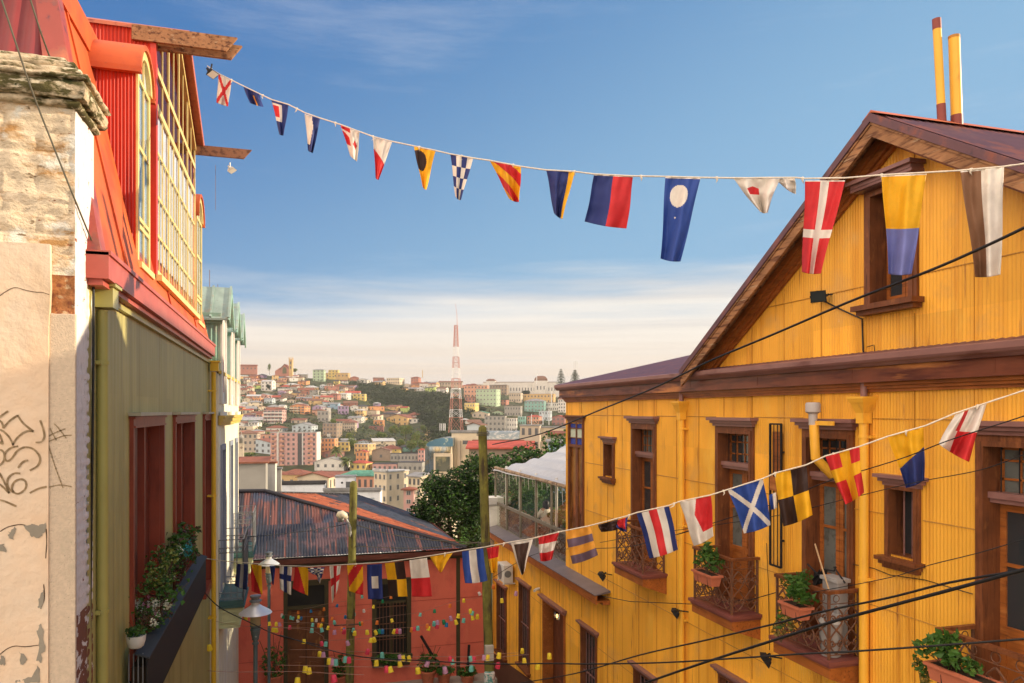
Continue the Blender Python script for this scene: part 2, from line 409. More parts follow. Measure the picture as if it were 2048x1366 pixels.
# recess boxes (dark rooms) behind the openings
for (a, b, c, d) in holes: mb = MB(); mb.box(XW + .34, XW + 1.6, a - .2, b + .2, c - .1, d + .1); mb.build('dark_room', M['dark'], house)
def reveal(mb, h, dep, m=.0):
    a, b, c, d = h
    a += .004; b -= .004; d -= .004; c += .003; x0 = XW - .02
    mb.quad((x0, a, c), (XW + dep, a, c), (XW + dep, a, d), (x0, a, d)); mb.quad((x0, b, c), (x0, b, d), (XW + dep, b, d), (XW + dep, b, c))
    mb.quad((x0, a, d), (XW + dep, a, d), (XW + dep, b, d), (x0, b, d)); mb.quad((x0, a, c), (x0, b, c), (XW + dep, b, c), (XW + dep, a, c))
def trim(mb, a, b, c, d, w, proud=.035, bottom=False):
    """architrave of two stepped boards round an opening whose OUTER box is a..b, c..d"""
    for (k, p) in ((0, proud), (w * .45, proud + .012)):
        ww = w * .5 if k == 0 else w * .55
        o = 0 if k == 0 else w * .45
        z1 = d - o
        for (y0, y1) in ((a + o, a + o + ww), (b - o - ww, b - o)):
            mb.box(XW - p, XW + .02, y0, y1, c, z1 - ww)
        mb.box(XW - p - .001, XW + .018, a + o + .0015, b - o - .0015, z1 - ww, z1 - .001 * (k > 0))
def cap(mb, a, b, z, proj=.16, th=.055):
    mb.box(XW - proj, XW + .02, a - .11, b + .11, z, z + th)
    mb.box(XW - proj + .05, XW + .02, a - .07, b + .07, z - .05, z)
    mb.box(XW - proj + .09, XW + .02, a - .03, b + .03, z - .10, z - .05)
def french(i, a, b):
    d = thing_part('french_door', house)
    mb = MB(); trim(mb, a, b, ZF, ZT - .12, T); reveal(mb, (a + T, b - T, ZF, ZT - .22), .3)
    mb.box(XW - .03, XW + .02, a, b, ZT - .12, ZT - .05)
    mb.build('frame', M['wood'], d)
    mb = MB(); cap(mb, a, b, ZT); mb.build('cap', M['mauve'], d)
    y0, y1 = a + T, b - T; zt = ZT - .22; zs = zt - .52; x = XW + .2
    mb = MB(); mb.box(XW + .02, x + .08, y0, y1, zs - .07, zs); mb.box(XW + .05, x + .05, y0, y1, zs - .12, zs - .07)
    mb.build('transom_ledge', M['mauve'], d)
    mb = MB()
    mb.box(x, x + .04, y0, y0 + .05, zs, zt); mb.box(x, x + .04, y1 - .05, y1, zs, zt); mb.box(x, x + .04, y0, y1, zt - .05, zt)
    n = 3
    for k in range(1, n + 1):
        yy = y0 + (y1 - y0) * k / (n + 1); mb.box(x, x + .03, yy - .012, yy + .012, zs, zt)
    mb.box(x, x + .03, y0, y1, zs + .13, zs + .155); mb.box(x, x + .03, y0, y1, zs + .34, zs + .365)
    mb.build('transom_frame', M['woodh'], d)
    mb = MB()
    for k in range(5):
        yy = y0 + .06 + (y1 - y0 - .12) * k / 4; mb.tube([(x - .05, yy, zs), (x - .05, yy, zt)], .008, 6)
    mb.build('security_bar_set', M['black'], d)
    mb = MB(); mb.box(x + .015, x + .02, y0, y1, zs, zt); mb.build('transom_pane', [M['frost'], M['glassd'], M['glassd'], M['frost']][i], d)
    zl = zs - .12; ym = (y0 + y1) / 2; zp = ZF + .95
    for (p, q) in ((y0, ym - .004), (ym + .004, y1)):
        mb = MB(); s = .075
        mb.box(x, x + .05, p, p + s, ZF, zl); mb.box(x, x + .05, q - s, q, ZF, zl)
        mb.box(x + .001, x + .05, p + s, q - s, zl - .1, zl); mb.box(x + .001, x + .05, p + s, q - s, zp - .1, zp); mb.box(x + .001, x + .05, p + s, q - s, ZF, ZF + .16)
        mb.box(x + .018, x + .04, p + s, q - s, ZF + .16, zp - .1)
        mb.box(x + .002, x + .04, p + s, q - s, zp + (zl - zp) * .5 - .02, zp + (zl - zp) * .5 + .02)
        lf = mb.build('door_leaf', M['woodh'], d)
        mb = MB(); mb.box(x + .022, x + .028, p + s, q - s, zp, zl - .1)
        mb.build('pane', [M['glassd'], M['frost'], M['frost'], M['glassd']][i], d)
def thing_part(name, parent, loc=None):
    o = bpy.data.objects.new(name, None); COL.objects.link(o); o.parent = parent; o.empty_display_size = .1
    m = WM[parent.name]
    if loc is not None:
        o.location = m.inverted() @ Vector(loc); m = m @ Matrix.Translation(o.location)
    WM[o.name] = m
    return o
for i, (a, b) in enumerate(doors): french(i, a, b)
def smallwin(a, b, c, d, bars=2, w=.085, frosted=False, dp=.2):
    wn_ = thing_part('window', house)
    mb = MB(); trim(mb, a, b, c + .05, d - .06, w); reveal(mb, (a + w, b - w, c + .08, d - .14), dp + .02); mb.build('frame', M['wood'], wn_)
    mb = MB(); cap(mb, a, b, d, .13, .045); mb.build('cap', M['mauve'], wn_)
    mb = MB(); mb.box(XW - .15, XW + .3, a - .06, b + .06, c, c + .05); mb.box(XW - .11, XW + .02, a - .03, b + .03, c - .05, c); mb.box(XW - .07, XW + .02, a, b, c - .10, c - .05)
    mb.build('sill', M['wood'], wn_)
    mb = MB(); mb.box(XW + dp, XW + dp + .005, a + w, b - w, c + .05, d - .14); mb.build('pane', M['frost'] if frosted else M['glassd'], wn_)
    mb = MB()
    for k in range(bars):
        yy = a + w + (b - a - 2 * w) * (k + 1) / (bars + 1)
        mb.tube([(XW + dp * .4, yy, c + .05), (XW + dp * .4, yy, d - .14)], .011, 6)
    if d - c > 1.3: mb.box(XW + dp * .35, XW + dp * .5, a + w, b - w, (c + d) / 2 - .02, (c + d) / 2 + .02)
    if bars: mb.build('security_bar_set', M['mauve'], wn_)
    return wn_
smallwin(*SW[0], bars=1); smallwin(*SW[1], bars=2)
for (a, b, c, d, k) in lows:
    if k == 'w': smallwin(a, b, c, d, bars=4, w=.06, dp=.1)
    else:
        dr = thing_part('entrance_door', house)
        mb = MB(); trim(mb, a, b, c, d - .06, .08); reveal(mb, (a + .06, b - .06, c, d - .14), .34); mb.build('frame', M['woodh'], dr)
        mb = MB(); cap(mb, a, b, d, .16, .05); mb.build('cap', M['mauve'], dr)
        mb = MB(); n = 7; y0, y1 = a + .08, b - .08
        for j in range(n):
            p = y0 + (y1 - y0) * j / n; mb.box(XW + .30, XW + .335, p + .004, p + (y1 - y0) / n - .004, c, d - .14)
        mb.box(XW + .28, XW + .33, y0, y1, c + 1.0, c + 1.1)
        mb.build('plank_leaf', mat('dark_red_wood_planks', (.15, .045, .02), .5, [((.06, .018, .01), (20, 20, 2), .5, .7)], vary=.2), dr)
# gable window with slanting light: frame, casements, cap, sill
a, b, c, d = GWN
gw = thing_part('gable_window', house)
mb = MB(); trim(mb, a, b, c, d - .06, .12, .045); reveal(mb, (a + .1, b - .1, c + .05, d - .16), .3); mb.build('frame', M['wood'], gw)
mb = MB(); cap(mb, a, b, d, .26, .05); mb.box(XW - .2, XW + .02, a - .08, b + .08, d - .09, d - .05); mb.build('cap', M['mauve'], gw)
mb = MB(); mb.box(XW - .2, XW + .3, a - .08, b + .08, c - .05, c + .02); mb.box(XW - .14, XW + .02, a - .04, b + .04, c - .11, c - .05); mb.build('sill', M['wood'], gw)
x = XW + .22; y0, y1 = a + .12, b - .12; ym = (y0 + y1) / 2
for (p, q) in ((y0, ym - .003), (ym + .003, y1)):
    mb = MB(); z0, z1 = c + .05, d - .18; s = .055
    mb.box(x, x + .05, p, p + s, z0, z1); mb.box(x, x + .05, q - s, q, z0, z1); mb.box(x + .001, x + .05, p + s, q - s, z1 - .07, z1); mb.box(x + .001, x + .05, p + s, q - s, z0, z0 + .09)
    mb.box(x + .002, x + .04, p + s, q - s, z0 + .62, z0 + .65); mb.build('casement', M['woodh'], gw)
    mb = MB(); mb.box(x + .02, x + .026, p + s, q - s, z0 + .09, z1 - .07); mb.build('pane', M['glassd'], gw)
# corner bay: stained light above tall panes
a, b, c, d = CWN
bay = thing_part('corner_bay_window', house)
mb = MB(); trim(mb, a, b, c, d - .06, .09); cap(mb, a, b, d, .15, .045)
mb.box(XW - .02, XW + .06, a + .08, b - .08, CH - .98, CH - .90); ym = (a + b) / 2
mb.box(XW + .0, XW + .06, ym - .09, ym + .07, c, CH - .98)
for k in (2,): mb.box(XW - .012, XW + .05, a + .09 + (b - a - .18) * k / 4 - (.04 if k == 2 else .02), a + .09 + (b - a - .18) * k / 4 + (.04 if k == 2 else .02), CH - .90, d - .15)
for z in (CH - .72, CH - .46): mb.box(XW - .013, XW + .05, a + .09, b - .09, z - .012, z + .012)
mb.build('frame', M['wood'], bay)
st = [mat('blue_stained_glass', (.03, .05, .32), .2, vary=0), mat('milky_stained_glass', (.55, .62, .5), .3, vary=0)]
for r_, (z0, z1) in enumerate(((CH - .9, CH - .72), (CH - .72, CH - .46), (CH - .46, d - .15))):
    for k in range(2):
        mb = MB(); y0 = a + .09 + (b - a - .18) * (k * 2 + 1 - k) / 4 * 1.0
        w_ = (b - a - .18)
        mb.box(XW + .01, XW + .015, a + .09 + w_ * k / 2 + .03, a + .09 + w_ * (k + 1) / 2 - .03, z0, z1); mb.build('pane', st[0 if r_ != 1 else 1], bay)
mb = MB(); mb.box(XW + .03, XW + .036, a + .09, b - .09, c, CH - .98); mb.build('pane', mat('amber_reflecting_glass', (.30, .13, .03), .08, [((.10, .03, .01), (2, 2, .6), .45, .6)], spec=.8), bay)
# main roof, gable roof, boards, gutter
rf = MB()
def slab(mb, p, n, th=.05):
    p = [Vector(q) for q in p]; nn = (p[1] - p[0]).cross(p[2] - p[0]).normalized() * th
    mb.prism(p, nn)
E0 = 7.2; ze = CH + .735
def crib(mb, O, U, W, Nn, u0, u1, bot, top, pitch=.09, amp=.012): corr(mb, O, U, W, Nn, u0, u1, bot, top, (), pitch, amp)
su = Vector((1, 0, .22)).normalized()
corr(rf, (E0, 0, ze), (0, 1, 0), su, (-.2, 0, 1), 1.0, 20.06, lambda u: 0, lambda u: 7.2, (), .12, .014)
rf.box(15, 16, 1.2, 20.0, CH, CH + 2.3)
roof = rf.build('roof', M['roofp'], house, smooth=R(60), merge=True)
gr = MB(); GX = 7.08; zr = CH + 3.76
for sgn in (1, -1):
    Wv = Vector((0, sgn, -GS)).normalized(); Ln = 4.86 * math.sqrt(1 + GS * GS)
    corr(gr, (GX, GA, zr + .02), (1, 0, 0), Wv, (0, sgn * GS, 1), 0, 8, lambda u: 0, lambda u: Ln, (), .12, .014)
    gr.prism([(GX, GA, zr), (GX, GA, zr - .035), (GX, GA + sgn * 4.86, zr - .035 - 4.86 * GS), (GX, GA + sgn * 4.86, zr - 4.86 * GS)], (8, 0, 0))
gr.build('gable_roof', mat('worn_red_roof_metal', (.11, .055, .065), .38, [((.24, .08, .045), (1.5, 1.5, 1.5), .5, .65), ((.08, .06, .08), (3, 3, 3), .6, .75)], vary=.15), house, smooth=R(60))
mb = MB(); mb.prism([(GX - .01, GA - .16, zr - .03), (GX - .01, GA, zr + .07), (GX - .01, GA + .16, zr - .03), (GX - .01, GA, zr + .04)], (8, 0, 0)); mb.build('ridge_flashing', mat('orange_red_ridge', (.50, .13, .05), .5, vary=.15), house)
for sgn in (1, -1):
    mb = MB(); e = 4.86
    def rk(x0, x1, o0, o1, y=sgn):
        mb.prism([(x0, GA, zr - o0), (x0, GA, zr - o1), (x0, GA + y * e, zr - o1 - e * GS), (x0, GA + y * e, zr - o0 - e * GS)], (x1 - x0, 0, 0))
    mb.cur = 0; rk(GX - .03, GX + .0, -.03, .08)
    rb = MB()
    mb.build('barge_flashing', M['roofp'], house)
    mb = MB(); rk(GX + .005, GX + .05, .045, .27); rk(GX - .012, GX + .004, .085, .115); rk(GX + .05, XW - .0, .04, .075)
    mb.build('barge_board', M['oldwood'] if sgn > 0 else M['oldwood'], house)
    mb = MB(); rk(XW - .11, XW - .01, .09, .30); rk(XW - .16, XW - .11, .09, .20); rk(XW - .06, XW - .012, .30, .36); mb.build('rake_moulding', M['woodh'], house)
mb = MB(); yA, yB = 1.2, 20.06
pr = [(7.18, .735), (7.20, .75), (7.32, .75), (7.32, .59), (7.26, .59), (7.23, .62), (7.20, .64), (7.18, .67)]
mb.prism([(x, yA, CH + z) for x, z in pr], (0, yB - yA, 0)); mb.build('gutter', M['mauve'], house)
mb = MB(); mb.box(7.32, 7.36, yA, yB - .04, CH + .40, CH + .59); mb.box(7.30, 7.33, yA, yB - .03, CH + .385, CH + .41)
mb.box(7.36, XW + .3, yB - .08, yB - .04, CH + .40, CH + .59)
for k in range(9): mb.box(7.316, 7.32, 2 + k * 2.15, 2.008 + k * 2.15, CH + .42, CH + .58)
mb.build('fascia_board', M['fascia'], house)
mb = MB(); mb.box(7.38, XW - .02, yA, yB - .1, CH + .34, CH + .40); mb.box(7.42, XW - .02, yA, yB - .12, CH + .30, CH + .34); mb.box(7.455, XW - .02, yA, yB - .14, CH + .26, CH + .30); mb.build('eaves_moulding', M['woodh'], house)
# downpipes
for (yy, z0) in ((13.25, 0), (8.34, 0)):
    dp = thing_part('downpipe', house); x = XW - .09
    mb = MB(); mb.tube([(x, yy, z0), (x, yy, CH + .08)], .062, 14); mb.build('pipe', M['ytrim'], dp, smooth=R(40))
    mb = MB(); sq = lambda r, z: [(x - r, yy - r, z), (x + r, yy - r, z), (x + r, yy + r, z), (x - r, yy + r, z)]
    for (r0, z0_, r1, z1_) in ((.07, CH - .16, .07, CH - .02), (.07, CH - .02, .12, CH + .12), (.13, CH + .12, .145, CH + .17), (.15, CH + .17, .15, CH + .20)): mb.hexa(sq(r0, z0_) + sq(r1, z1_))
    mb.build('hopper_head', M['ytrim'], dp)
    mb = MB(); mb.tube([(x, yy, CH + .15), (x, yy, CH + .40)], .045, 12); mb.build('spout', M['mauve'], dp, smooth=R(40))
    for z in (CH - .34, CH - 2.25, CH - 4.1, CH - 6):
        mb = MB(); mb.lathe((x, yy, z), [(.062, -.022), (.07, -.022), (.07, .022), (.062, .022)], 14); mb.box(x, XW + .02, yy - .12, yy - .05, z - .02, z + .02); mb.build('bracket', M['ytrim'], dp)
# cowl-topped flue that bends into the third door light
fl = thing('flue_pipe', 'yellow flue pipe with grey cowl cap bending into a doorway transom', 'flue pipe', PX(1640, 960, 7.3))
P1 = PX(1628, 850, 7.2); P2 = Vector((7.2, P1.y - .03, PX(1630, 915, 7.2).z)); P3 = PX(1664, 950, 7.5)
mb = MB(); mb.tube([P1, P1.lerp(P2, .6), P2, P2 + (P3 - P2) * .5, P3], .068, 14); mb.build('pipe', M['ytrim'], fl, smooth=R(40))
mb = MB(); C0 = PX(1626, 828, 7.2); mb.lathe(C0, [(.06, -.16), (.06, 0), (.075, .01), (.105, .03), (.105, .14), (.09, .165), (.0, .17)], 18); mb.build('cowl', mat('grey_plastic_cowl', (.42, .38, .36), .45), fl, smooth=R(40))
mb = MB(); b0 = PX(1626, 846, 7.2); mb.box(b0.x, XW + .02, b0.y - .02, b0.y + .02, b0.z - .03, b0.z + .03); mb.box(b0.x - .01, b0.x + .02, b0.y - .42, b0.y + .05, b0.z - .03, b0.z + .03); mb.build('strap', M['ytrim'], fl)
# wrought-iron balconies
def ring(cx_, cz, r, n=14, a0=0, a1=2 * math.pi): return [(cx_ + r * math.cos(a0 + (a1 - a0) * i / n), cz + r * math.sin(a0 + (a1 - a0) * i / n)) for i in range(n + 1)]
def spiral(cx_, cz, r, turns, a0, sgn=1, n=16): return [(cx_ + r * (1 - .72 * i / n) * math.cos(a0 + sgn * turns * 2 * math.pi * i / n), cz + r * (1 - .72 * i / n) * math.sin(a0 + sgn * turns * 2 * math.pi * i / n)) for i in range(n + 1)]
def scrollwork(mb, A, B, z0, z1, unit=.29):
    A = Vector(A); B = Vector(B); D = (B - A); Ln = D.length; D.normalize()
    n = max(1, round(Ln / unit)); w_ = Ln / n; H = z1 - z0
    def put(pts, r=.0115): mb.tube([A + D * p[0] + Vector((0, 0, z0 + p[1])) for p in pts], r, 5, cap=False)
    put([(0, H * .84), (Ln, H * .84)], .007); put([(0, .03), (Ln, .03)], .008)
    for k in range(n):
        c = (k + .5) * w_
        put([(c + .46 * w_ * math.sin(t * math.pi * 2) * (1 if t < .5 else 1), .04 + (H * .8 - .04) * t) for t in [i / 20 for i in range(21)]])
        put([(c - .46 * w_ * math.sin(t * math.pi * 2), .04 + (H * .8 - .04) * t) for t in [i / 20 for i in range(21)]])
        put(spiral(c - .27 * w_, H * .60, .22 * w_, 1.2, 0)); put(spiral(c + .27 * w_, H * .60, .22 * w_, 1.2, math.pi, -1))
        put(spiral(c - .27 * w_, H * .22, .22 * w_, 1.2, 0, -1)); put(spiral(c + .27 * w_, H * .22, .22 * w_, 1.2, math.pi, 1))
        put(ring(c, H * .92, min(.2 * w_, H * .075), 10), .006)
def balcony(y0, y1):
    bl = thing_part('balcony', house); xo = 6.9; zs = ZF; zr = CH - 2.44
    mb = MB(); mb.box(xo, XW, y0, y1, zs - .05, zs); mb.box(xo + .03, XW, y0 + .03, y1 - .03, zs - .09, zs - .05); mb.build('slab', mat('red_brown_paint', (.19, .06, .05), .5, vary=.15), bl)
    mb = MB(); a, b, x0 = y0 + .05, y1 - .05, xo + .05
    mb.hexa([(x0, a, zs - .24), (XW, a, zs - .44), (XW, b, zs - .44), (x0, b, zs - .24), (x0, a, zs - .09), (XW, a, zs - .09), (XW, b, zs - .09), (x0, b, zs - .09)])
    mb.build('corbel', M['woodh'], bl)
    a, b, x0 = y0 + .1, y1 - .1, xo + .08
    mb = MB()
    mb.box(x0 - .035, x0 + .035, a - .03, b + .03, zr - .03, zr + .015)
    for yy in (a, b): mb.box(x0 + .035, XW, yy - .03, yy + .03, zr - .03, zr + .015)
    mb.build('handrail', M['wood'], bl)
    mb = MB()
    for (px, py) in ((x0, a), (x0, b), (XW - .04, a), (XW - .04, b)): mb.box(px - .016, px + .016, py - .016, py + .016, zs, zr - .03)
    scrollwork(mb, (x0, a, 0), (x0, b, 0), zs + .03, zr - .03)
    for yy in (a, b): scrollwork(mb, (x0, yy, 0), (XW - .04, yy, 0), zs + .03, zr - .03, .26)
    mb.build('railing', M['iron'], bl, smooth=R(50))
for (y0, y1) in ((13.97, 15.46), (10.72, 12.1), (8.4, 9.72), (5.2, 6.80)): balcony(y0, y1)
# lower cornice of the wing, with a sloping metal top
mb = MB(); yA, yB = 16.85, 28.05; z = CH - 4.45
mb.prism([(7.08, yA, z - .02), (7.08, yA, z), (XW + .12, yA, z + .10), (XW + .12, yA, z + .04)], (0, yB - yA, 0)); mb.build('cornice_flashing', mat('grey_brown_flashing', (.15, .13, .14), .45, vary=.15), house)
mb = MB(); mb.box(7.11, 7.15, yA + .01, yB, z - .24, z - .02); mb.box(7.15, XW - .01, yA + .02, yB, z - .20, z - .16); mb.box(7.3, XW - .01, yA + .02, yB, z - .27, z - .2); mb.build('cornice_board', M['woodh'], house)
mb = MB(); mb.prism([(XW - .03, 19, 0), (XW - .03, 28, 0), (XW - .03, 28, .9), (XW - .03, 19, 2.0)], (.06, 0, 0)); mb.build('plinth', mat('brown_plinth_paint', (.12, .05, .03), .7), house)
# two roof stacks standing on the ridge
for (xb, xt, yt, yb, X, r_, lab) in ((1884, 1873, 38, 246, 8.2, .052, 'taller thin yellow and maroon stove pipe standing on the roof ridge'), (1914, 1908, 72, 252, 8.4, .07, 'shorter thicker yellow stove pipe with maroon foot on the roof ridge')):
    base = PX(xb, yb, X); rr = ray(xt, yt); dtop = base.y / rr.y; top = CAM + rr * dtop
    fo = thing('stove_pipe', lab, 'stove pipe', base, group='stove pipes on the ridge')
    ax = top - base
    fr0 = .18 if X < 8.3 else .12
    mb = MB(); mb.tube([base - ax * .1, base + ax * fr0], r_ + .003, 14); mb.build('maroon_foot', mat('maroon_metal', (.23, .05, .035), .5), fo, smooth=R(40))
    mb = MB(); mb.tube([base + ax * fr0, base + ax * (.9 if X < 8.3 else .985)], r_, 14); mb.build('pipe', M['ytrim'], fo, smooth=R(40))
    mb = MB(); mb.tube([base + ax * (.9 if X < 8.3 else .97), top], r_ + .002, 14); mb.build('pipe_top', mat('rusty_maroon_metal', (.25, .055, .04), .5) if X < 8.3 else mat('dull_ochre', (.45, .2, .03), .6), fo, smooth=R(40))
# burglar grille leaning on the wall
ga, gb = YofX(1563, 7.42), YofX(1541, 7.42); gz0, gz1 = CH - 2.46, CH - .2
gt = thing('iron_grille', 'narrow black iron grille mounted upright between two balcony doors', 'grille', (7.42, ga, gz0))
mb = MB()
for yy in (ga, gb): mb.box(7.40, 7.43, yy - .013, yy + .013, gz0, gz1)
for zz in (gz0, gz1): mb.box(7.40, 7.43, ga, gb, zz - .013, zz + .013)
for k in (1, 2): yy = ga + (gb - ga) * k / 3; mb.tube([(7.415, yy, gz0), (7.415, yy, gz1)], .008, 6)
for k in range(2): mb.box(7.43, XW, ga + .02, ga + .05, gz0 + .4 + k * 1.4, gz0 + .43 + k * 1.4)
mb.build('bar_frame', M['black'], gt)
mb = MB(); mb.box(7.44, 7.47, ga + .05, gb - .02, gz0 + 1.2, gz1 - .12); mb.box(7.39, 7.44, ga + .05, gb - .02, gz0 + 1.2, gz0 + 1.42); mb.build('wood_board', M['woodh'], gt)
# ---------------------------------------------------------------- old chimney pier, close on the left
XG = -1.9
M['wbrick'] = mat('whitewashed_brick', (.78, .63, .44), .85, [((.46, .25, .09), (2.2, 2.2, 7), .52, .66), ((.33, .12, .05), (9, 9, 14), .64, .69), ((.76, .72, .62), (3, 3, 4), .53, .62), ((.2, .12, .05), (7, 7, 16), .66, .72)], bump=((18, 18, 24), 1.0, .035), vary=.12, vscale=10)
M['sbrick'] = mat('flaking_white_paint_on_brick', (.72, .68, .66), .8, [((.24, .08, .045), (5, 4.5, 11), .655, .665, 9), ((.4, .36, .34), (14, 14, 5), .6, .75)], bump=((20, 20, 30), .5, .012), vary=.07, vscale=20)
M['plaster'] = mat('peach_plaster', (.76, .55, .37), .9, [((.74, .60, .45), (1.5, 1.5, 1.2), .45, .7), ((.27, .23, .19), (3.2, 1, 2.3), .675, .685, 9), ((.46, .33, .2), (1.1, 1, .5), .55, .75), ((.35, .22, .12), (9, 9, 9), .72, .76)], bump=((7, 7, 7), .6, .03), vary=.09, vscale=1.6)
M['rough'] = mat('roughcast_render', (.64, .50, .36), .95, [((.45, .38, .27), (3, 3, 1.5), .56, .8), ((.3, .25, .18), (60, 60, 60), .6, .75)], bump=((75, 75, 75), 1.0, .012), vary=.1, vscale=30)
M['bbrick'] = mat('bare_orange_brick', (.42, .17, .06), .9, [((.22, .07, .03), (14, 14, 14), .5, .62), ((.60, .42, .24), (9, 9, 14), .56, .66)], bump=((40, 40, 40), .8, .012), vary=.25, vscale=20)
M['moss'] = mat('mossy_stone_cap', (.56, .44, .29), .95, [((.10, .085, .03), (3.5, 3.5, 9), .47, .56), ((.70, .60, .42), (8, 8, 20), .55, .64), ((.045, .05, .015), (7, 7, 12), .60, .68)], bump=((30, 30, 45), 1.0, .02), vary=.25, vscale=14)
YP0 = 7.77; YP1 = 8.46; XL = -7.0
pier = thing('brick_chimney', 'old whitewashed brick chimney pier with mossy stepped cap and graffiti on its plaster', 'chimney', (XG, YP0, 0))
zc = CH + 2.80
def rnd(*a): return mnoise.noise(Vector(a))
# front: courses of whitewashed brick, each lump pushed in and out
def lumpy(mb, x0, x1, z0, z1, y, amp, course=.115, brick=.42, step=.03):
    nx = int((x1 - x0) / step) + 1; nz_ = int((z1 - z0) / step) + 1
    def pt(i, j):
        x = x0 + (x1 - x0) * i / nx; z = z0 + (z1 - z0) * j / nz_
        ci = math.floor(z / course); fz = z / course - ci
        g = max(0, 1 - min(fz, 1 - fz) / .13)
        bx = x / brick + .5 * (ci % 2); fx = bx - math.floor(bx); g2 = max(0, 1 - min(fx, 1 - fx) / .05)
        d = amp * (.9 * max(g, g2 * .8) + .9 * rnd(x * 6, z * 9, 3) + .5 * rnd(math.floor(bx) * 3.1, ci * 1.7, 1))
        e = min(1, min(i, nx - i) * 1.0, 1) 
        return Vector((x, y + d * (1 if 0 < i < nx else .2), z + .006 * rnd(x * 4, z * 4, 9)))
    vs = [pt(i, j) for j in range(nz_ + 1) for i in range(nx + 1)]
    fs = [(j * (nx + 1) + i, j * (nx + 1) + i + 1, (j + 1) * (nx + 1) + i + 1, (j + 1) * (nx + 1) + i) for j in range(nz_) for i in range(nx)]
    mb.add(vs, fs)
mb = MB(); lumpy(mb, -3.9, XG, CH + 1.25, zc, YP0, .024, .185, .55); mb.build('brickwork', M['wbrick'], pier, smooth=True)
mb = MB(); lumpy(mb, -2.55, XG, CH + .62, CH + 1.25, YP0 + .005, .016, .115, .3)
mb.build('bare_brickwork', M['bbrick'], pier, smooth=True)
# side facing the lane
def side(mb, z0, z1, X, amp, step=.035):
    ny = int((YP1 - YP0) / step) + 1; nz_ = int((z1 - z0) / step) + 1
    def pt(i, j):
        y = YP0 + (YP1 - YP0) * i / ny; z = z0 + (z1 - z0) * j / nz_
        ci = math.floor(z / .105); fz = z / .105 - ci; g = max(0, 1 - min(fz, 1 - fz) / .12)
        by = y / .24 + .5 * (ci % 2); fy = by - math.floor(by); g2 = max(0, 1 - min(fy, 1 - fy) / .07)
        ed = min(1, (YP1 - y) / .12)
        return Vector((X - amp * ed * (max(g, g2) + .7 * rnd(y * 9, z * 9, 5)), y, z))
    vs = [pt(i, j) for j in range(nz_ + 1) for i in range(ny + 1)]
    mb.add(vs, [(j * (ny + 1) + i, j * (ny + 1) + i + 1, (j + 1) * (ny + 1) + i + 1, (j + 1) * (ny + 1) + i) for j in range(nz_) for i in range(ny)])
M['sbrick2'] = mat('mostly_peeled_painted_brick', (.70, .66, .64), .85, [((.20, .075, .045), (4, 4, 7), .46, .475, 9), ((.12, .05, .04), (20, 20, 45), .6, .7)], bump=((20, 20, 30), .6, .014), vary=.1, vscale=20)
mb = MB(); side(mb, CH - 1.9, zc, XG, .009); mb.build('painted_side', M['sbrick'], pier, smooth=True)
mb = MB(); side(mb, 4, CH - 1.9, XG, .009); mb.build('peeled_side', M['sbrick2'], pier, smooth=True)
# plaster slab and roughcast strip in front of the bricks, with ragged top edge
zt_ = PY(100, 490, YP0).z; xs_ = PY(103, 700, YP0).x
mb = MB(); top = [(XL, zt_), (xs_ - .004, zt_), (xs_, zt_ - .004), (xs_ + .005, zt_ - .4), (xs_ - .01, zt_ - .75), (xs_ - .02, 3), (XL, 3)]
mb.prism([(x, YP0 - .045, z) for x, z in top], (0, .05, 0)); mb.build('plaster_panel', M['plaster'], pier, bevel=.002)
zr_ = PY(125, 628, YP0).z; mb = MB(); n = 12
tp = [(xs_ - .03 + (XG + .012 - xs_ + .03) * i / n, zr_ + .015 * rnd(i * .9, 4, 4)) for i in range(n + 1)]
mb.prism([(x, YP0 - .03, z) for x, z in tp] + [(XG + .012, YP0 - .03, 3), (xs_ - .03, YP0 - .03, 3)], (0, .04, 0)); mb.build('roughcast_strip', M['rough'], pier, bevel=.008)
# eroded cap
def tier(mb, pr, z0, z1, X0=-3.9):
    pts = []; st = .035
    x0, x1, y0, y1 = X0, XG + pr, YP0 - pr, YP1 + pr * .6
    per = []
    n = int((x1 - x0) / st); per += [(x0 + (x1 - x0) * i / n, y0) for i in range(n)]
    m = int((y1 - y0) / st); per += [(x1, y0 + (y1 - y0) * i / m) for i in range(m)]
    per += [(x1 - (x1 - x0) * i / n, y1) for i in range(n)]; per += [(x0, y1 - (y1 - y0) * i / m) for i in range(m)]
    k = 5; N_ = len(per); vs = []; cx0, cy0 = (x0 + x1) / 2, (y0 + y1) / 2
    for j in range(k + 1):
        t = j / k; z = z0 + (z1 - z0) * t; rd = .022 * (abs(2 * t - 1) ** 3)
        for (x, y) in per:
            q = Vector((x, y, z)); s = .016 * rnd(x * 7, y * 7, z * 11) + .010 * rnd(x * 20, y * 20, z * 25)
            dx = 1 if x >= x1 - 1e-6 else (-1 if x <= x0 + 1e-6 else 0); dy = 1 if y >= y1 - 1e-6 else (-1 if y <= y0 + 1e-6 else 0)
            vs.append((x + dx * (s - rd), y + dy * (s - rd), z + .010 * rnd(x * 4, y * 4, 2)))
    fs = [(j * N_ + i, j * N_ + (i + 1) % N_, (j + 1) * N_ + (i + 1) % N_, (j + 1) * N_ + i) for j in range(k) for i in range(N_)]
    b = len(vs); vs += [(cx0, cy0, z1), (cx0, cy0, z0)]
    fs += [(k * N_ + i, k * N_ + (i + 1) % N_, b) for i in range(N_)] + [((i + 1) % N_, i, b + 1) for i in range(N_)]
    mb.add(vs, fs)
mb = MB(); tier(mb, .05, zc - .01, zc + .06); tier(mb, .11, zc + .06, zc + .22); tier(mb, .14, zc + .22, zc + .27); mb.build('lower_cap', M['moss'], pier, smooth=R(60))
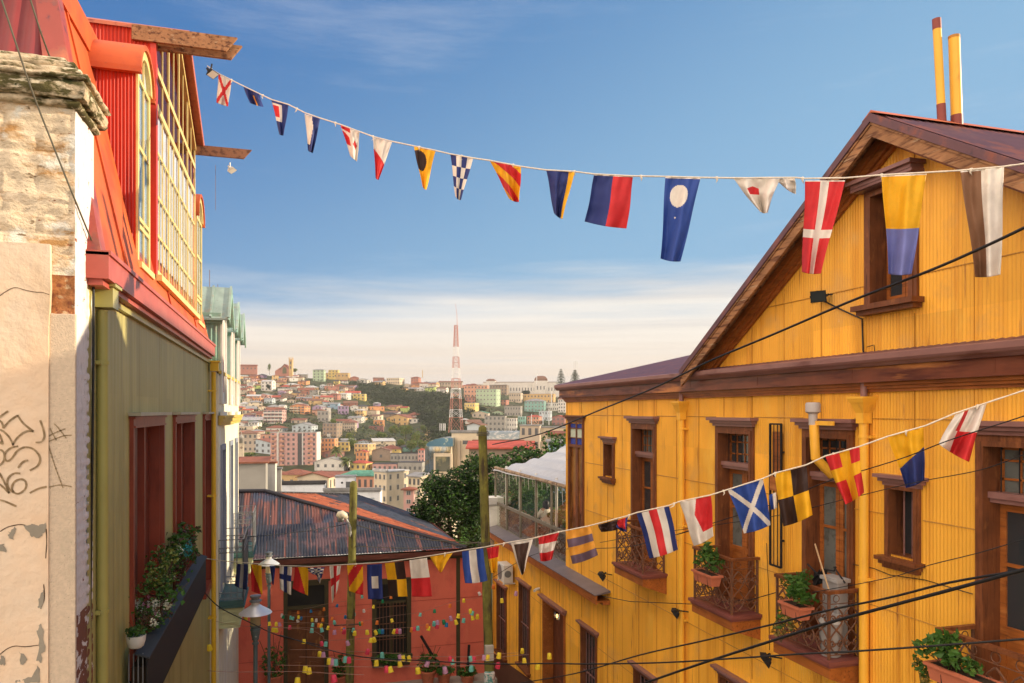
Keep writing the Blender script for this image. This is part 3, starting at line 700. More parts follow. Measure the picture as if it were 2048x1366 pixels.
mb = MB(); tier(mb, .06, zc + .27, zc + .35); tier(mb, .0, zc + .35, zc + .43); tier(mb, -.10, zc + .43, zc + .50); mb.build('upper_cap', M['moss'], pier, smooth=R(60))
mb = MB(); mb.box(-3.9, XG - .03, YP0 + .03, YP1, 2, zc); mb.box(XL, -3.9, YP0 + .03, YP1, 2, CH + 1.9); mb.build('core', M['wbrick'], pier)
# graffiti: sprayed marker strokes, a few mm proud
def stroke(mb, px, y, w=.009):
    P = [PY(a, b, y) for a, b in px]; Q = []
    for i in range(len(P) - 1):
        p0 = P[max(i - 1, 0)]; p1 = P[i]; p2 = P[i + 1]; p3 = P[min(i + 2, len(P) - 1)]
        for t in [k / 6 for k in range(6)]:
            Q.append(.5 * ((2 * p1) + (p2 - p0) * t + (2 * p0 - 5 * p1 + 4 * p2 - p3) * t * t + (3 * p1 - p0 - 3 * p2 + p3) * t ** 3))
    Q.append(P[-1])
    for i in range(len(Q) - 1):
        d = (Q[i + 1] - Q[i]); 
        if d.length < 1e-5: continue
        s = Vector((-d.z, 0, d.x)).normalized() * w * (1 + .25 * rnd(i * .3, Q[i].x * 9, 1)); e = d * .15
        mb.quad(Q[i] - s - e, Q[i] + s - e, Q[i + 1] + s + e, Q[i + 1] - s + e)
Z1 = lambda pts: [(a * 240 / 1366, 780 + b * 240 / 1366) for a, b in pts]
G = [[(-60, 350), (20, 290), (90, 240)], [(-40, 330), (20, 370), (38, 435)], [(38, 435), (110, 350), (200, 290)], [(200, 285), (240, 350), (300, 410), (380, 470)],
     [(380, 472), (300, 470), (210, 530), (155, 600), (150, 628)], [(150, 628), (110, 545), (50, 480), (0, 450)], [(-60, 560), (-10, 590), (30, 612), (0, 520), (-40, 470)],
     [(458, 345), (490, 440), (505, 530), (470, 590), (405, 595)], [(205, 640), (120, 660), (60, 720), (60, 790), (90, 810), (140, 770), (200, 690), (290, 650), (390, 680), (455, 770), (430, 860), (340, 915)],
     [(320, 800), (260, 820), (205, 885)], [(-40, 690), (10, 680), (50, 730), (40, 810), (-20, 870)], [(230, 950), (160, 950), (95, 1000), (85, 1080), (130, 1150), (210, 1180), (290, 1120), (290, 1040), (230, 1015), (160, 1050), (135, 1120), (160, 1165)],
     [(-10, 940), (40, 1030), (105, 1170)], [(105, 1175), (40, 1110), (-20, 1060)], [(-60, 1240), (60, 1270), (185, 1325)], [(340, 1172), (430, 1125), (530, 1100)]]
mb = MB()
for g in G: stroke(mb, Z1(g), YP0 - .049, .0085)
mb.build('graffiti', mat('brown_marker_ink', (.34, .23, .12), .8, [((.50, .36, .22), (22, 22, 22), .5, .7)], vary=.25, vscale=30), pier)
G2 = [[(545, 530), (640, 480), (745, 440)], [(545, 590), (640, 550), (730, 520), (815, 515)], [(570, 435), (600, 500), (640, 570)], [(620, 385), (680, 450), (750, 545)], [(550, 620), (620, 850), (715, 1110)], [(560, 1105), (680, 1080), (815, 1100)]]
mb = MB()
for g in G2: stroke(mb, Z1(g), YP0 - .034, .005)
mb.build('faded_graffiti', mat('faded_marker_ink', (.36, .26, .15), .9, vary=.3, vscale=60), pier)
# cracks
mb = MB()
for g in ([(-20, 760), (60, 705), (140, 662), (200, 658), (280, 682), (400, 705), (480, 710), (560, 735)],): stroke(mb, [(a * 240 / 1366, 460 + b * 240 / 1366) for a, b in g], YP0 - .048, .003)
for g in ([(0, 1140), (60, 1095), (120, 1075), (200, 1080), (320, 1065)], [(0, 170), (60, 135), (150, 115), (200, 120)], [(365, 150), (368, 260), (360, 380)], [(345, 590), (350, 700), (320, 780)]): stroke(mb, [(a * 240 / 948, 1020 + b * 240 / 948) for a, b in g], YP0 - .048, .004)
mb.build('crack', mat('dark_crack', (.12, .07, .04), .95), pier)
# grey patches where plaster fell away
mb = MB(); rn = random.Random(3)
def patch(px, grow=1):
    P = [PY(a * 240 / 948, 1020 + b * 240 / 948, YP0 - .050) for a, b in px]; Q = []
    for i in range(len(P)):
        a, b = P[i], P[(i + 1) % len(P)]
        for t in (0, .25, .5, .75): q = a.lerp(b, t); Q.append(q + Vector((rn.gauss(0, .006), 0, rn.gauss(0, .006))))
    mb.poly(Q)
patch([(185, 130), (250, 112), (310, 118), (360, 100), (362, 180), (300, 222), (262, 208)])
patch([(70, 170), (115, 130), (125, 170), (95, 225), (60, 205)]); patch([(-5, 270), (30, 265), (50, 335), (0, 320)])
patch([(345, 620), (352, 700), (330, 780), (298, 770), (310, 690)]); patch([(320, 900), (345, 960), (345, 1080), (325, 1200), (290, 1190), (300, 1050), (300, 960)])
patch([(150, 1110), (215, 1180), (190, 1225), (150, 1220), (165, 1170)]); patch([(290, 1230), (320, 1260), (320, 1366), (190, 1366), (180, 1330), (250, 1320)]); patch([(0, 1130), (40, 1170), (40, 1230), (0, 1220)])
mb.build('bare_render_patch', mat('bare_grey_render', (.30, .26, .20), .95, bump=((40, 40, 40), .4, .01)), pier)
# wires running down over the pier
def wire(name, px, r, label, cat, m='cable', group=None, n=3):
    """px: list of (x, y, depth)"""
    P = [PD(a, b, d) for a, b, d in px]; Q = []
    for i in range(len(P) - 1):
        p0 = P[max(i - 1, 0)]; p1 = P[i]; p2 = P[i + 1]; p3 = P[min(i + 2, len(P) - 1)]
        for t in [k / 8 for k in range(8)]:
            Q.append(.5 * ((2 * p1) + (p2 - p0) * t + (2 * p0 - 5 * p1 + 4 * p2 - p3) * t * t + (3 * p1 - p0 - 3 * p2 + p3) * t ** 3))
    Q.append(P[-1]); mb = MB(); mb.tube(Q, r, n + 3)
    return mb.build(name, M[m], None, smooth=True, label=label, cat=cat, group=group)
M['wire'] = mat('olive_grey_wire', (.10, .085, .055), .6, vary=.1)
wire('cable', [(-5, -25, 6.6), (60, 170, 6.7), (110, 300, 6.8), (150, 400, 6.9), (186, 488, 7.4)], .009, 'thick grey wire slanting down across the whitewashed chimney pier', 'cable', 'wire')
wire('cable', [(58, -10, 6.9), (80, 60, 7), (101, 118, 7.2)], .008, 'short wire ending at the mossy cap of the chimney pier', 'cable', 'wire')
wire('cable', [(186, 488, 7.45), (187, 620, 7.45), (186, 800, 7.45), (184, 960, 7.45), (182, 1100, 7.45), (178, 1366, 7.45)], .012, 'black cable running upright along the pier beside the green wall', 'cable')
# ---------------------------------------------------------------- green house with red mansard
gh = thing('green_house', 'olive green metal clad house with red mansard roof and glazed dormer', 'house', (XG, 12, 0))
M['green'] = mat('olive_metal_siding', (.41, .37, .135), .5, [((.28, .23, .075), (6, 6, .25), .5, .72), ((.33, .30, .13), (2, 3, .6), .56, .75), ((.6, .58, .45), (25, 18, 4), .755, .77)], vary=.08, vscale=1.5, panel=(.82, 5.2, .10))
M['gtrim'] = mat('olive_gloss_metal', (.38, .34, .10), .35, vary=.06)
M['red'] = mat('orange_red_roof_paint', (.60, .12, .028), .6, [((.42, .075, .025), (1.5, 1.5, 1.5), .45, .62), ((.30, .10, .06), (9, 9, 9), .66, .72)], vary=.12, bump=((5, 5, 5), .25, .02))
M['fredm'] = mat('dull_red_fascia_paint', (.42, .085, .06), .42, [((.45, .13, .09), (2, 2, 2), .5, .7)], vary=.1)
M['redw'] = mat('oxblood_window_paint', (.26, .05, .025), .45, [((.17, .03, .015), (6, 6, 1), .5, .7)], vary=.1)
M['redb'] = mat('oxblood_board', (.15, .028, .014), .5, vary=.12)
M['maroon'] = mat('maroon_corrugated_roof', (.24, .035, .035), .5, [((.20, .03, .04), (3, 3, 3), .5, .7)], vary=.12)
M['cream'] = mat('cream_yellow_window_paint', (.72, .56, .22), .45, [((.5, .36, .12), (9, 9, 3), .56, .75)], vary=.08)
M['curtain'] = mat('white_net_curtain', (.66, .66, .76), .9, trans=.15, vary=.15, vscale=(9, 9, .6))
Y0, Y1 = 8.2, 19.9
wins = [(10.2, 12.65, CH - 3.15, CH - .06), (13.75, 16.5, CH - 3.15, CH - .06), (18.3, 19.75, CH - 4.1, CH - .06)]
gholes = [(a + .07, b - .07, c, d - .10) for a, b, c, d in wins]
mb = MB(); corr(mb, (XG, 0, 0), (0, 1, 0), (0, 0, 1), (1, 0, 0), Y0, Y1, lambda u: 0, lambda u: CH + 1.5, gholes, pitch=.16, amp=.004, panels=.82, sharp=True)
mb.box(XG - 5, XG - .02, Y1 - .05, Y1, 0, CH + 1.4); mb.box(XG - 5, XG - .02, Y0, Y0 + .04, 0, CH + 1.4)
mb.build('wall', M['green'], gh, smooth=R(50), merge=True)
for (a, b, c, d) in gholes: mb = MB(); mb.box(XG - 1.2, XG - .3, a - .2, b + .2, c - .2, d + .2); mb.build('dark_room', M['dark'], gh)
for (a, b, c, d) in wins:
    wd = thing_part('shuttered_window', gh)
    mb = MB(); X = XG
    for (y0, y1) in ((a, a + .09), (b - .09, b)): mb.box(X - .02, X + .05, y0, y1, c - .1, d - .12)
    mb.box(X - .02, X + .051, a, b, d - .12, d); mb.box(X - .02, X + .075, a - .02, b + .02, d - .03, d); mb.box(X - .02, X + .07, a + .02, b - .02, d - .145, d - .12)
    mb.box(X - .26, X + .045, a + .09, a + .10, c, d - .12); mb.box(X - .26, X - .02, b - .10, b - .09, c, d - .12); mb.box(X - .26, X - .02, a + .09, b - .09, d - .14, d - .121)
    mb.box(X - .26, X + .08, a - .02, b + .02, c - .16, c)
    mb.build('frame', M['redw'], wd)
    mb = MB(); mb.box(X - .02, X + .14, a - .05, b + .05, d + .005, d + .05); mb.build('drip_cap', mat('pale_cap_metal', (.42, .38, .27), .5), wd)
    ym = (a + b) / 2
    mb = MB(); mb.box(X - .12, X - .03, ym - .035, ym + .035, c, d - .14); mb.build('mullion', M['redw'], wd)
    for (y0, y1) in ((a + .1, ym - .035), (ym + .035, b - .1)):
        mb = MB(); mb.box(X - .2, X - .16, y0, y1, c, d - .14)
        for k in range(1, 3): mb.box(X - .161, X - .154, y0 + (y1 - y0) * k / 3 - .01, y0 + (y1 - y0) * k / 3 + .01, c, d - .14)
        mb.build('shutter', M['redb'], wd)
# deep red fascia / box gutter
mb = MB(); mb.box(XG, -1.7, Y0 - .05, 19.0, CH + 1.30, CH + 1.56); mb.box(XG, -1.68, Y0 - .05, 19.02, CH + 1.53, CH + 1.575); mb.box(XG, -1.76, Y0, 19, CH + 1.24, CH + 1.30)
mb.build('fascia', M['fredm'], gh)
mb = MB(); mb.box(XG, -1.84, Y0 + .3, 19.6, CH + 1.16, CH + 1.24); mb.build('eaves_trim', M['gtrim'], gh)
# green and yellow downpipes with box heads
def boxpipe(x, y, zt, mt, name, r=.055):
    dp = thing_part(name, gh)
    mb = MB(); mb.tube([(x, y, 0), (x, y, zt - .02)], r, 16); mb.build('pipe', mt, dp, smooth=R(40))
    mb = MB(); mb.box(x - .07, x + .12, y - .12, y + .14, zt, zt + .21); mb.box(x - .08, x + .15, y - .15, y + .17, zt + .21, zt + .25); mb.build('hopper_head', mt, dp)
    for z in (CH + .5, CH - 2.05, CH - 5): mb = MB(); mb.lathe((x, y, z), [(r, -.02), (r + .01, -.02), (r + .01, .02), (r, .02)], 16); mb.box(XG - .02, x, y - .1, y + .1, z - .02, z + .02); mb.build('bracket', mt, dp)
boxpipe(XG + .05, 8.6, CH + 1.06, M['gtrim'], 'downpipe')
boxpipe(XG + .12, 19.55, CH + .98, mat('chrome_yellow_pipe', (.72, .44, .03), .4, vary=.08), 'yellow_downpipe')
# mansard
def xm(h): return -1.80 - .22 * (h - 1.55)
ht = 4.9
mb = MB()
yh0, yh1 = Y0, 9.35
mb.quad((xm(1.56), yh0, CH + 1.56), (xm(1.56), 19.0, CH + 1.56), (xm(ht), 18.1, CH + ht), (xm(ht), yh1, CH + ht))
mb.quad((xm(1.56), 19.0, CH + 1.56), (-5, 19.0, CH + 1.56), (-5, 18.1, CH + ht), (xm(ht), 18.1, CH + ht))
mb.quad((xm(ht), yh1, CH + ht), (xm(ht), 18.1, CH + ht), (-7, 18.1, CH + ht + .9), (-7, yh1, CH + ht + .9))
for k in range(3):   # standing laps
    y = 9.6 + k * 3.4; mb.bar((xm(1.56) + .012, y, CH + 1.58), (xm(ht) + .012, y + .1, CH + ht), .03, .02)
mb.build('mansard_roof', M['red'], gh)
mb = MB(); U = Vector((-1, 0, 0)); Wv = Vector((0, yh1 - yh0, ht - 1.56)).normalized(); Lw = math.hypot(yh1 - yh0, ht - 1.56)
corr(mb, (xm(1.56), yh0, CH + 1.56), (-1, 0, 0), Wv, (0, -1, .34), .12, 6, lambda u: 0, lambda u: Lw * min(1, u / .75 + .0) if u < .75 else Lw, (), .2, .03, sharp=False)
mb.build('hip_end_sheet', M['maroon'], gh, smooth=R(60), merge=True)
mb = MB()  # broad hip flashing + ridge cap
a0 = Vector((xm(1.56) + .03, yh0 - .03, CH + 1.56)); a1 = Vector((xm(ht) + .03, yh1 - .03, CH + ht))
mb.quad(a0, a1, a1 + Vector((-.2, 0, .0)), a0 + Vector((-.3, 0, 0))); mb.quad(a0, a0 + Vector((0, .26, 0)), a1 + Vector((0, .26, 0)), a1)
mb.quad(a1 + Vector((-.2, 0, 0)), a1, a1 + Vector((-.15, .1, .12)), a1 + Vector((-.35, .1, .12)))
mb.build('hip_flashing', mat('red_flashing_peeling', (.33, .06, .045), .45, [((.13, .04, .05), (4, 4, 4), .52, .60), ((.55, .16, .08), (2, 2, 2), .5, .7)], vary=.1), gh)
mb = MB(); mb.tube([(xm(ht) - .02, yh1 - .1, CH + ht + .02), (xm(ht) - .02, 11.9, CH + ht + .02)], .11, 12)
mb.box(xm(ht) - .1, xm(ht) + .1, yh1, 11.9, CH + ht - .32, CH + ht)
mb.tube([(xm(ht), yh1 - .1, CH + ht + .02), (-7, yh1 - .1, CH + ht + .06)], .12, 12); mb.build('ridge_cap', M['red'], gh, smooth=R(50))
mb = MB(); corr(mb, (XG + .06, 0, CH + ht), (0, 1, 0), (0, 0, 1), (1, 0, 0), 9.6, 9.62, lambda u: 0, lambda u: .01, (), .1, .01)
def dormer(y0, y1, zb, ze, label_yellow=True):
    """narrow arched dormer"""
    dm = thing_part('arched_dormer', gh); X = XG + .0; r = (y1 - y0) / 2; ym = (y0 + y1) / 2; xb = -3.0
    mb = MB(); corr(mb, (X - .02, y0, 0), (-1, 0, 0), (0, 0, 1), (0, -1, 0), 0, 1.1, lambda u: zb - .1, lambda u: ze + .02, (), .042, .008)
    mb.build('cheek', M['redcorr'], dm, smooth=R(60), merge=True); mb = MB()
    corr(mb, (X - .02, y1, 0), (-1, 0, 0), (0, 0, 1), (0, 1, 0), 0, 1.1, lambda u: zb - .1, lambda u: ze + .02, (), .042, .008)
    mb.build('cheek', M['redcorr'], dm, smooth=R(60), merge=True)
    n = 14; mb = MB(); arc = lambda rr: [(ym + rr * math.cos(math.pi * i / n), ze + .88 * rr * math.sin(math.pi * i / n)) for i in range(n + 1)]
    A, B_ = arc(r + .10), arc(r + .03)
    mb.prism([(X + .06, y, z) for y, z in A] + [(X + .06, y, z) for y, z in B_[::-1]], (-1.25, 0, 0))
    mb.box(X + .06, X - 1.2, y0 - .10, y0 - .02, ze - .05, ze + .02); mb.box(X + .06, X - 1.2, y1 + .02, y1 + .1, ze - .05, ze + .02)
    mb.build('barrel_roof', M['red'], dm, smooth=R(40))
    mb = MB(); w_ = .09; C_, D_ = arc(r + .02), arc(r - .1)
    mb.prism([(X + .03, y, z) for y, z in C_] + [(X + .03, y, z) for y, z in D_[::-1]], (-.1, 0, 0))
    mb.box(X - .03, X + .005, y0, y0 + w_, zb, ze); mb.box(X - .03, X + .005, y1 - w_, y1, zb, ze); mb.box(X - .07, X + .06, y0 - .04, y1 + .04, zb - .08, zb)
    H = ze - zb
    for t in (.2, .24, .62, .98): mb.box(X - .02, X + .003, y0 + w_, y1 - w_, zb + H * t - .028, zb + H * t + .028)
    mb.box(X - .02, X + .001, ym - .02, ym + .02, zb, ze + r * .8)
    mb.build('frame', M['cream'], dm)
    mb = MB(); mb.box(X - .012, X - .008, y0 + w_, y1 - w_, zb, ze); mb.poly([(X - .008, y, z) for y, z in D_]); mb.build('pane', M['dglass'], dm)
    mb = MB(); mb.box(X - .035, X - .03, y0 + .04, y1 - .04, zb, ze + r * .6); mb.build('curtain', M['curtain'], dm)
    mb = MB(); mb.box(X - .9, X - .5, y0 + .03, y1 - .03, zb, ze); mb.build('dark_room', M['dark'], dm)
M['redcorr'] = mat('bright_red_corrugated', (.60, .05, .022), .45, [((.38, .03, .02), (9, 9, .8), .5, .7)], vary=.08)
dormer(10.73, 11.63, CH + 1.95, CH + 4.43)
dormer(17.15, 18.15, CH + 1.95, CH + 4.2)
# the big gabled, fully glazed dormer
bd = thing_part('glazed_dormer', gh)
yA, yB, zb, zE, zP = 12.04, 16.87, CH + 2.02, CH + 5.47, CH + 6.62; ym = (yA + yB) / 2; X = XG
mb = MB(); corr(mb, (X - .02, yA, 0), (-1, 0, 0), (0, 0, 1), (0, -1, 0), 0, 1.8, lambda u: zb - .5, lambda u: zE + .12, (), .05, .010)
mb.build('cheek', M['redcorr'], bd, smooth=R(60), merge=True); mb = MB()
corr(mb, (X - .02, yB, 0), (-1, 0, 0), (0, 0, 1), (0, 1, 0), 0, 1.8, lambda u: zb - .5, lambda u: zE + .12, (), .05, .010)
mb.box(X - .06, X + .02, yA - .02, yA + .12, zb - .4, zE + .1)
mb.build('cheek', M['redcorr'], bd, smooth=R(60), merge=True)
mb = MB()
sl_ = (zP - zE) / (ym - yA)
for s in (1, -1):
    e = (ym - yA) + (.16 if s > 0 else .04)
    P0 = Vector((X + .18, ym, zP + .12)); P1_ = P0 + Vector((0, s * e, -sl_ * e))
    mb.prism([P0, P1_, P1_ + Vector((0, 0, .05)), P0 + Vector((0, 0, .05))], (-3.2, 0, 0))
    n = 34
    for k in range(n):   # scalloped valance under the verge
        a = P0.lerp(P1_, k / n); b = P0.lerp(P1_, (k + 1) / n); c = (a + b) / 2 + Vector((0, 0, -.13))
        mb.prism([a, b, b - Vector((0, 0, .07)), c, a - Vector((0, 0, .07))], (-.02, 0, 0))
mb.build('gable_roof', mat('salmon_red_verge', (.52, .15, .08), .55, [((.25, .06, .04), (9, 9, 9), .55, .7)]), bd)
mb = MB(); f_ = .07
def hbar(z, w=f_, p=0): mb.box(X - .012, X + .006 + p * .5, yA + .1, yB - .02, z - w / 2, z + w / 2)
hs = [zb + .04, zb + .60, CH + 3.32, CH + 3.92, CH + 4.54, CH + 5.08, zE]
for z in (zb + .04, CH + 4.54, CH + 5.08): hbar(z, .1, .012)
for z in (zb + .62, CH + 3.22, CH + 3.88): hbar(z, .045, -.006)
mb.box(X - .08, X + .10, yA - .02, yB + .04, zb - .10, zb - .01)
nv = 8
for k in range(nv + 1):
    y = yA + .12 + (yB - yA - .16) * k / nv; w_ = .065 if k % 2 == 0 else .035
    zt2 = zP - sl_ * abs(y - ym) - .02
    mb.box(X - .013, X + .003 + (.008 if k % 2 == 0 else 0), y - w_ / 2, y + w_ / 2, zb, zt2)
for k in range(nv):
    y = yA + .12 + (yB - yA - .16) * (k + .5) / nv; mb.box(X - .012, X + .000, y - .012, y + .012, zb, CH + 3.88)
for s in (1, -1): mb.bar((X - .02, ym, zP - .03), (X - .02, ym + s * (ym - yA - .04), zE - .0), .10, .12, up=(0, 0, 1))
mb.build('frame', M['cream'], bd)
rn = random.Random(17); lv = [zb + .04, zb + .62, CH + 3.22, CH + 3.88, CH + 4.54, CH + 5.08, CH + 5.9]
for k in range(nv):
    ya_ = yA + .12 + (yB - yA - .16) * k / nv; yb_ = yA + .12 + (yB - yA - .16) * (k + 1) / nv; yc = (ya_ + yb_) / 2
    yaw = rn.uniform(-.004, .006)
    for q in range(6):
        z0, z1 = lv[q], lv[q + 1]
        if q == 5: z1 = min(z1, zP - sl_ * max(abs(ya_ - ym), abs(yb_ - ym)) - .05)
        if z1 - z0 < .15: continue
        tl = rn.uniform(-.003, .003); mb = MB()
        f = lambda y, z: (X - .008 + (y - yc) * -yaw + (z - (z0 + z1) / 2) * tl, y, z)
        mb.quad(f(ya_, z0), f(yb_, z0), f(yb_, z1), f(ya_, z1)); mb.build('pane', M['dglass'], bd)
for k in range(4):
    y0 = yA + .14 + k * 1.17; mb = MB(); n = 22; zt2 = CH + 4.5
    cols = []
    for i in range(n + 1): y = y0 + 1.13 * i / n; cols.append((X - .035 + .008 * math.sin(i * 1.6), y))
    for i in range(n): mb.quad((cols[i][0], cols[i][1], zb + .3), (cols[i + 1][0], cols[i + 1][1], zb + .3), (cols[i + 1][0], cols[i + 1][1], zt2), (cols[i][0], cols[i][1], zt2))
    mb.build('curtain', M['curtain'], bd, smooth=True)
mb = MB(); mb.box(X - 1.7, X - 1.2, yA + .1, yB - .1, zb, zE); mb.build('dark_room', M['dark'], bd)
# outrigger beams carrying the bunting and lamps
for nm, p, q, lab in (('roof_beam', (310, 104), (468, 112), 'upper double wooden beam jutting from the glazed dormer eave'), ('roof_beam', (388, 317), (495, 320), 'lower single wooden beam jutting from the far dormer eave')):
    yb = yA - .02 if p[0] == 310 else yB - .05
    z = zE + (.0 if p[0] == 310 else -.02); L_ = 1.18 if p[0] == 310 else 1.12
    bm = thing(nm, lab, 'beam', (XG, yb, z), group=None)
    mb = MB()
    def plank(y, zz, L2, h):
        mb.prism([(XG - .3, y, zz - h / 2), (XG + L2 - .16, y, zz - h / 2), (XG + L2, y, zz + h / 2), (XG - .3, y, zz + h / 2)], (0, .055, 0))
    if p[0] == 310: plank(yb - .04, z + .04, L_ - .04, .22); mb.build('front_plank', M['oldwood'], bm); mb = MB(); plank(yb + .12, z, L_ + .02, .22); mb.build('rear_plank', M['oldwood'], bm)
    else: plank(yb, z, L_, .20); mb.build('plank', mat('reddish_plank', (.25, .11, .06), .7, [((.12, .05, .03), (12, 12, 12), .5, .6)]), bm)
def flood(name, c, d, s, label, mt='black', pane=None, arm=None):
    """floodlight: shell, lens, bracket. c centre, d facing"""
    c = Vector(c); d = Vector(d).normalized(); sd = d.cross(Vector((0, 0, 1))).normalized(); up = sd.cross(d).normalized()
    t = thing(name, label, 'floodlight', c, group=None)
    mb = MB(); w_, h_, dp = s * .5, s * .38, s * .3
    fr = [c + d * dp * .5 + sd * a * w_ + up * b * h_ for a, b in ((-1, -1), (1, -1), (1, 1), (-1, 1))]
    bk_ = [c - d * dp * .5 + sd * a * w_ * .6 + up * b * h_ * .6 for a, b in ((-1, -1), (1, -1), (1, 1), (-1, 1))]
    mb.hexa(bk_ + fr)
    for a in (-1, 1): mb.bar(c + sd * a * w_ * 1.05 + d * dp * .5, c + sd * a * w_ * 1.05 - d * dp * .9, .01, .03)
    mb.build('housing', M[mt], t)
    mb = MB(); mb.poly([q + d * .004 - (q - c - d * dp * .5) * .12 for q in fr]); mb.build('lens', M[pane] if pane else M['glassd'], t)
    mb = MB(); b0 = c - d * dp * .9
    mb.tube([b0 - sd * w_, b0 + sd * w_], .012, 6)
    if arm is not None: mb.tube([b0, Vector(arm)], .012, 6)
    mb.build('bracket', M[mt], t); return t
flood('floodlight', PY(424, 146, yA - .02) + Vector((0, 0, 0)), (.5, -.3, -1), .17, 'small floodlight hung under the upper wooden beam', 'black', 'plastic', PY(424, 128, yA))
flood('floodlight', PY(463, 339, yB - .03), (.6, -.2, -1), .2, 'small white floodlight hung under the lower wooden beam', 'plastic', 'white', PY(460, 325, yB - .03))
mb = MB(); mb.tube([PY(431, 330, yB), PY(431, 420, yB)], .004, 4); mb.build('pull_chain', M['iron'], None, label='thin dark chain dangling from the lower wooden beam', cat='chain')
# black planter trough across the windows, with its plants
tr = thing('window_trough', 'long black sheet metal planter trough along the green house windows', 'planter', (XG, 12, CH - 3.6))
xo = -1.62; y0, y1 = 9.75, 16.2
mb = MB(); mb.box(xo - .015, xo, y0, y1, CH - 3.62, CH - 2.9); mb.box(XG + .08, xo, y0 + .01, y1, CH - 3.62, CH - 3.6); mb.box(XG + .08, xo - .015, y1 - .015, y1, CH - 3.6, CH - 2.9)
mb.build('front_sheet', M['black'], tr)
mb = MB(); mb.prism([(xo - .13, y0 - .05, CH - 2.84), (xo + .03, y0 - .05, CH - 2.9), (xo + .03, y0 - .05, CH - 2.92), (xo - .13, y0 - .05, CH - 2.86)], (0, y1 - y0, 0)); mb.build('top_flange', mat('dark_flange_paint', (.035, .037, .04), .7), tr)
mb = MB()
for k in range(4): x = XG + .08 + .05 * k; mb.tube([(x, y0, CH - 3.62), (x, y0, CH - 2.86)], .008, 6)
mb.build('end_rail', M['grey'], tr)
mb = MB(); mb.box(XG + .09, xo - .02, y0 + .1, y1 - .1, CH - 3.6, CH - 3.05); mb.build('soil_bed', M['soil'], tr)
def plant(name, label, base, rad, n, size, mt=('leaf',), stems=8, seed=0, cat='plant', flowers=None, group=None, zoff=None, droop=0, stemr=.006):
    t = thing(name, label, cat, base, group=group); base = Vector(base); rn = random.Random(seed)
    c = base + Vector((0, 0, rad[2] * (1.0 if zoff is None else zoff)))
    mb = MB(); ends = []
    for k in range(stems):
        e = c + Vector((rn.uniform(-.8, .8) * rad[0], rn.uniform(-.8, .8) * rad[1], rn.uniform(-.4, .9) * rad[2])); ends.append(e)
        mid = base.lerp(e, .5) + Vector((rn.gauss(0, .12) * rad[0], rn.gauss(0, .12) * rad[1], 0))
        mb.tube([base + Vector((rn.gauss(0, .1) * rad[0], rn.gauss(0, .1) * rad[1], 0)), mid, e], [stemr, stemr * .8, stemr * .4], 5)
    mb.build('stems', M['stem'], t)
    mb = MB()
    for k in range(max(1, stems)):
        leaves(mb, ends[k] if ends else c, (rad[0] * .45, rad[1] * .45, rad[2] * .45), n // max(1, stems), size, mi=list(range(len(mt))), seed=seed * 31 + k, shell=.1, droop=droop)
    mb.build('foliage', [M[m_] for m_ in mt], t)
    if flowers:
        for (col, cnt, sz) in flowers:
            for k in range(cnt):
                p = c + Vector((rn.uniform(-1, 1) * rad[0], rn.uniform(-1, 1) * rad[1], rn.uniform(.0, 1) * rad[2])); mb = MB()
                leaves(mb, p, (sz, sz, sz), 34, sz * .5, seed=k + seed, shell=.5); mb.build('blossom', M[col], t)
    return t
M['fwhite'] = mat('white_petals', (.75, .76, .60), .7, trans=.2); M['fpink'] = mat('pink_petals', (.62, .26, .38), .7, trans=.2); M['teal'] = mat('teal_plastic', (.02, .22, .22), .5)
M['succ'] = mat('olive_succulent', (.16, .19, .035), .5, vary=.25)
xt = XG + .16
pt_ = thing('flower_pot', 'small round white pot of succulents at the end of the black trough', 'flower pot', PX(272, 1292, xt)); pc = PX(272, 1292, xt)
mb = MB(); mb.lathe(pc, [(.06, -.02), (.085, .0), (.105, .07), (.11, .13), (.10, .13), (.09, .11), (.0, .11)], 20); mb.build('pot', M['plastic'], pt_, smooth=R(50))
mb = MB(); leaves(mb, pc + Vector((0, 0, .17)), (.11, .12, .07), 90, .06, seed=5, shell=.1); mb.build('foliage', M['leaf'], pt_)
mb = MB(); rn = random.Random(2)
for k in range(6): mb.tube([pc + Vector((0, 0, .12)), pc + Vector((rn.gauss(0, .06), rn.gauss(0, .08), rn.uniform(.28, .42)))], .004, 4)
mb.build('stems', M['stem'], pt_)
plant('flower_bush', 'bush of round white and small pink blossoms in the black trough', PX(304, 1262, xt), (.2, .5, .22), 620, .045, ('leaf', 'stem'), 14, 3, flowers=[('fwhite', 14, .055), ('fpink', 9, .02)])
plant('succulent_bush', 'branching olive green succulent in the middle of the trough', PX(322, 1196, xt), (.18, .8, .3), 700, .05, ('succ', 'leaf'), 24, 4, stemr=.012)
plant('trailing_shrub', 'leafy shrub with teal ribbon over the far window trough', PX(362, 1155, xt), (.2, 1.15, .36), 800, .07, ('leaf', 'leaf', 'stem'), 34, 6, flowers=[('teal', 2, .09), ('fwhite', 3, .06), ('fpink', 5, .03)], stemr=.009)
plant('bare_vine', 'bare woody vine reaching out over the black trough', PX(335, 1215, -1.6), (.3, 1.3, .25), 60, .06, ('leaf',), 12, 9, stemr=.008)
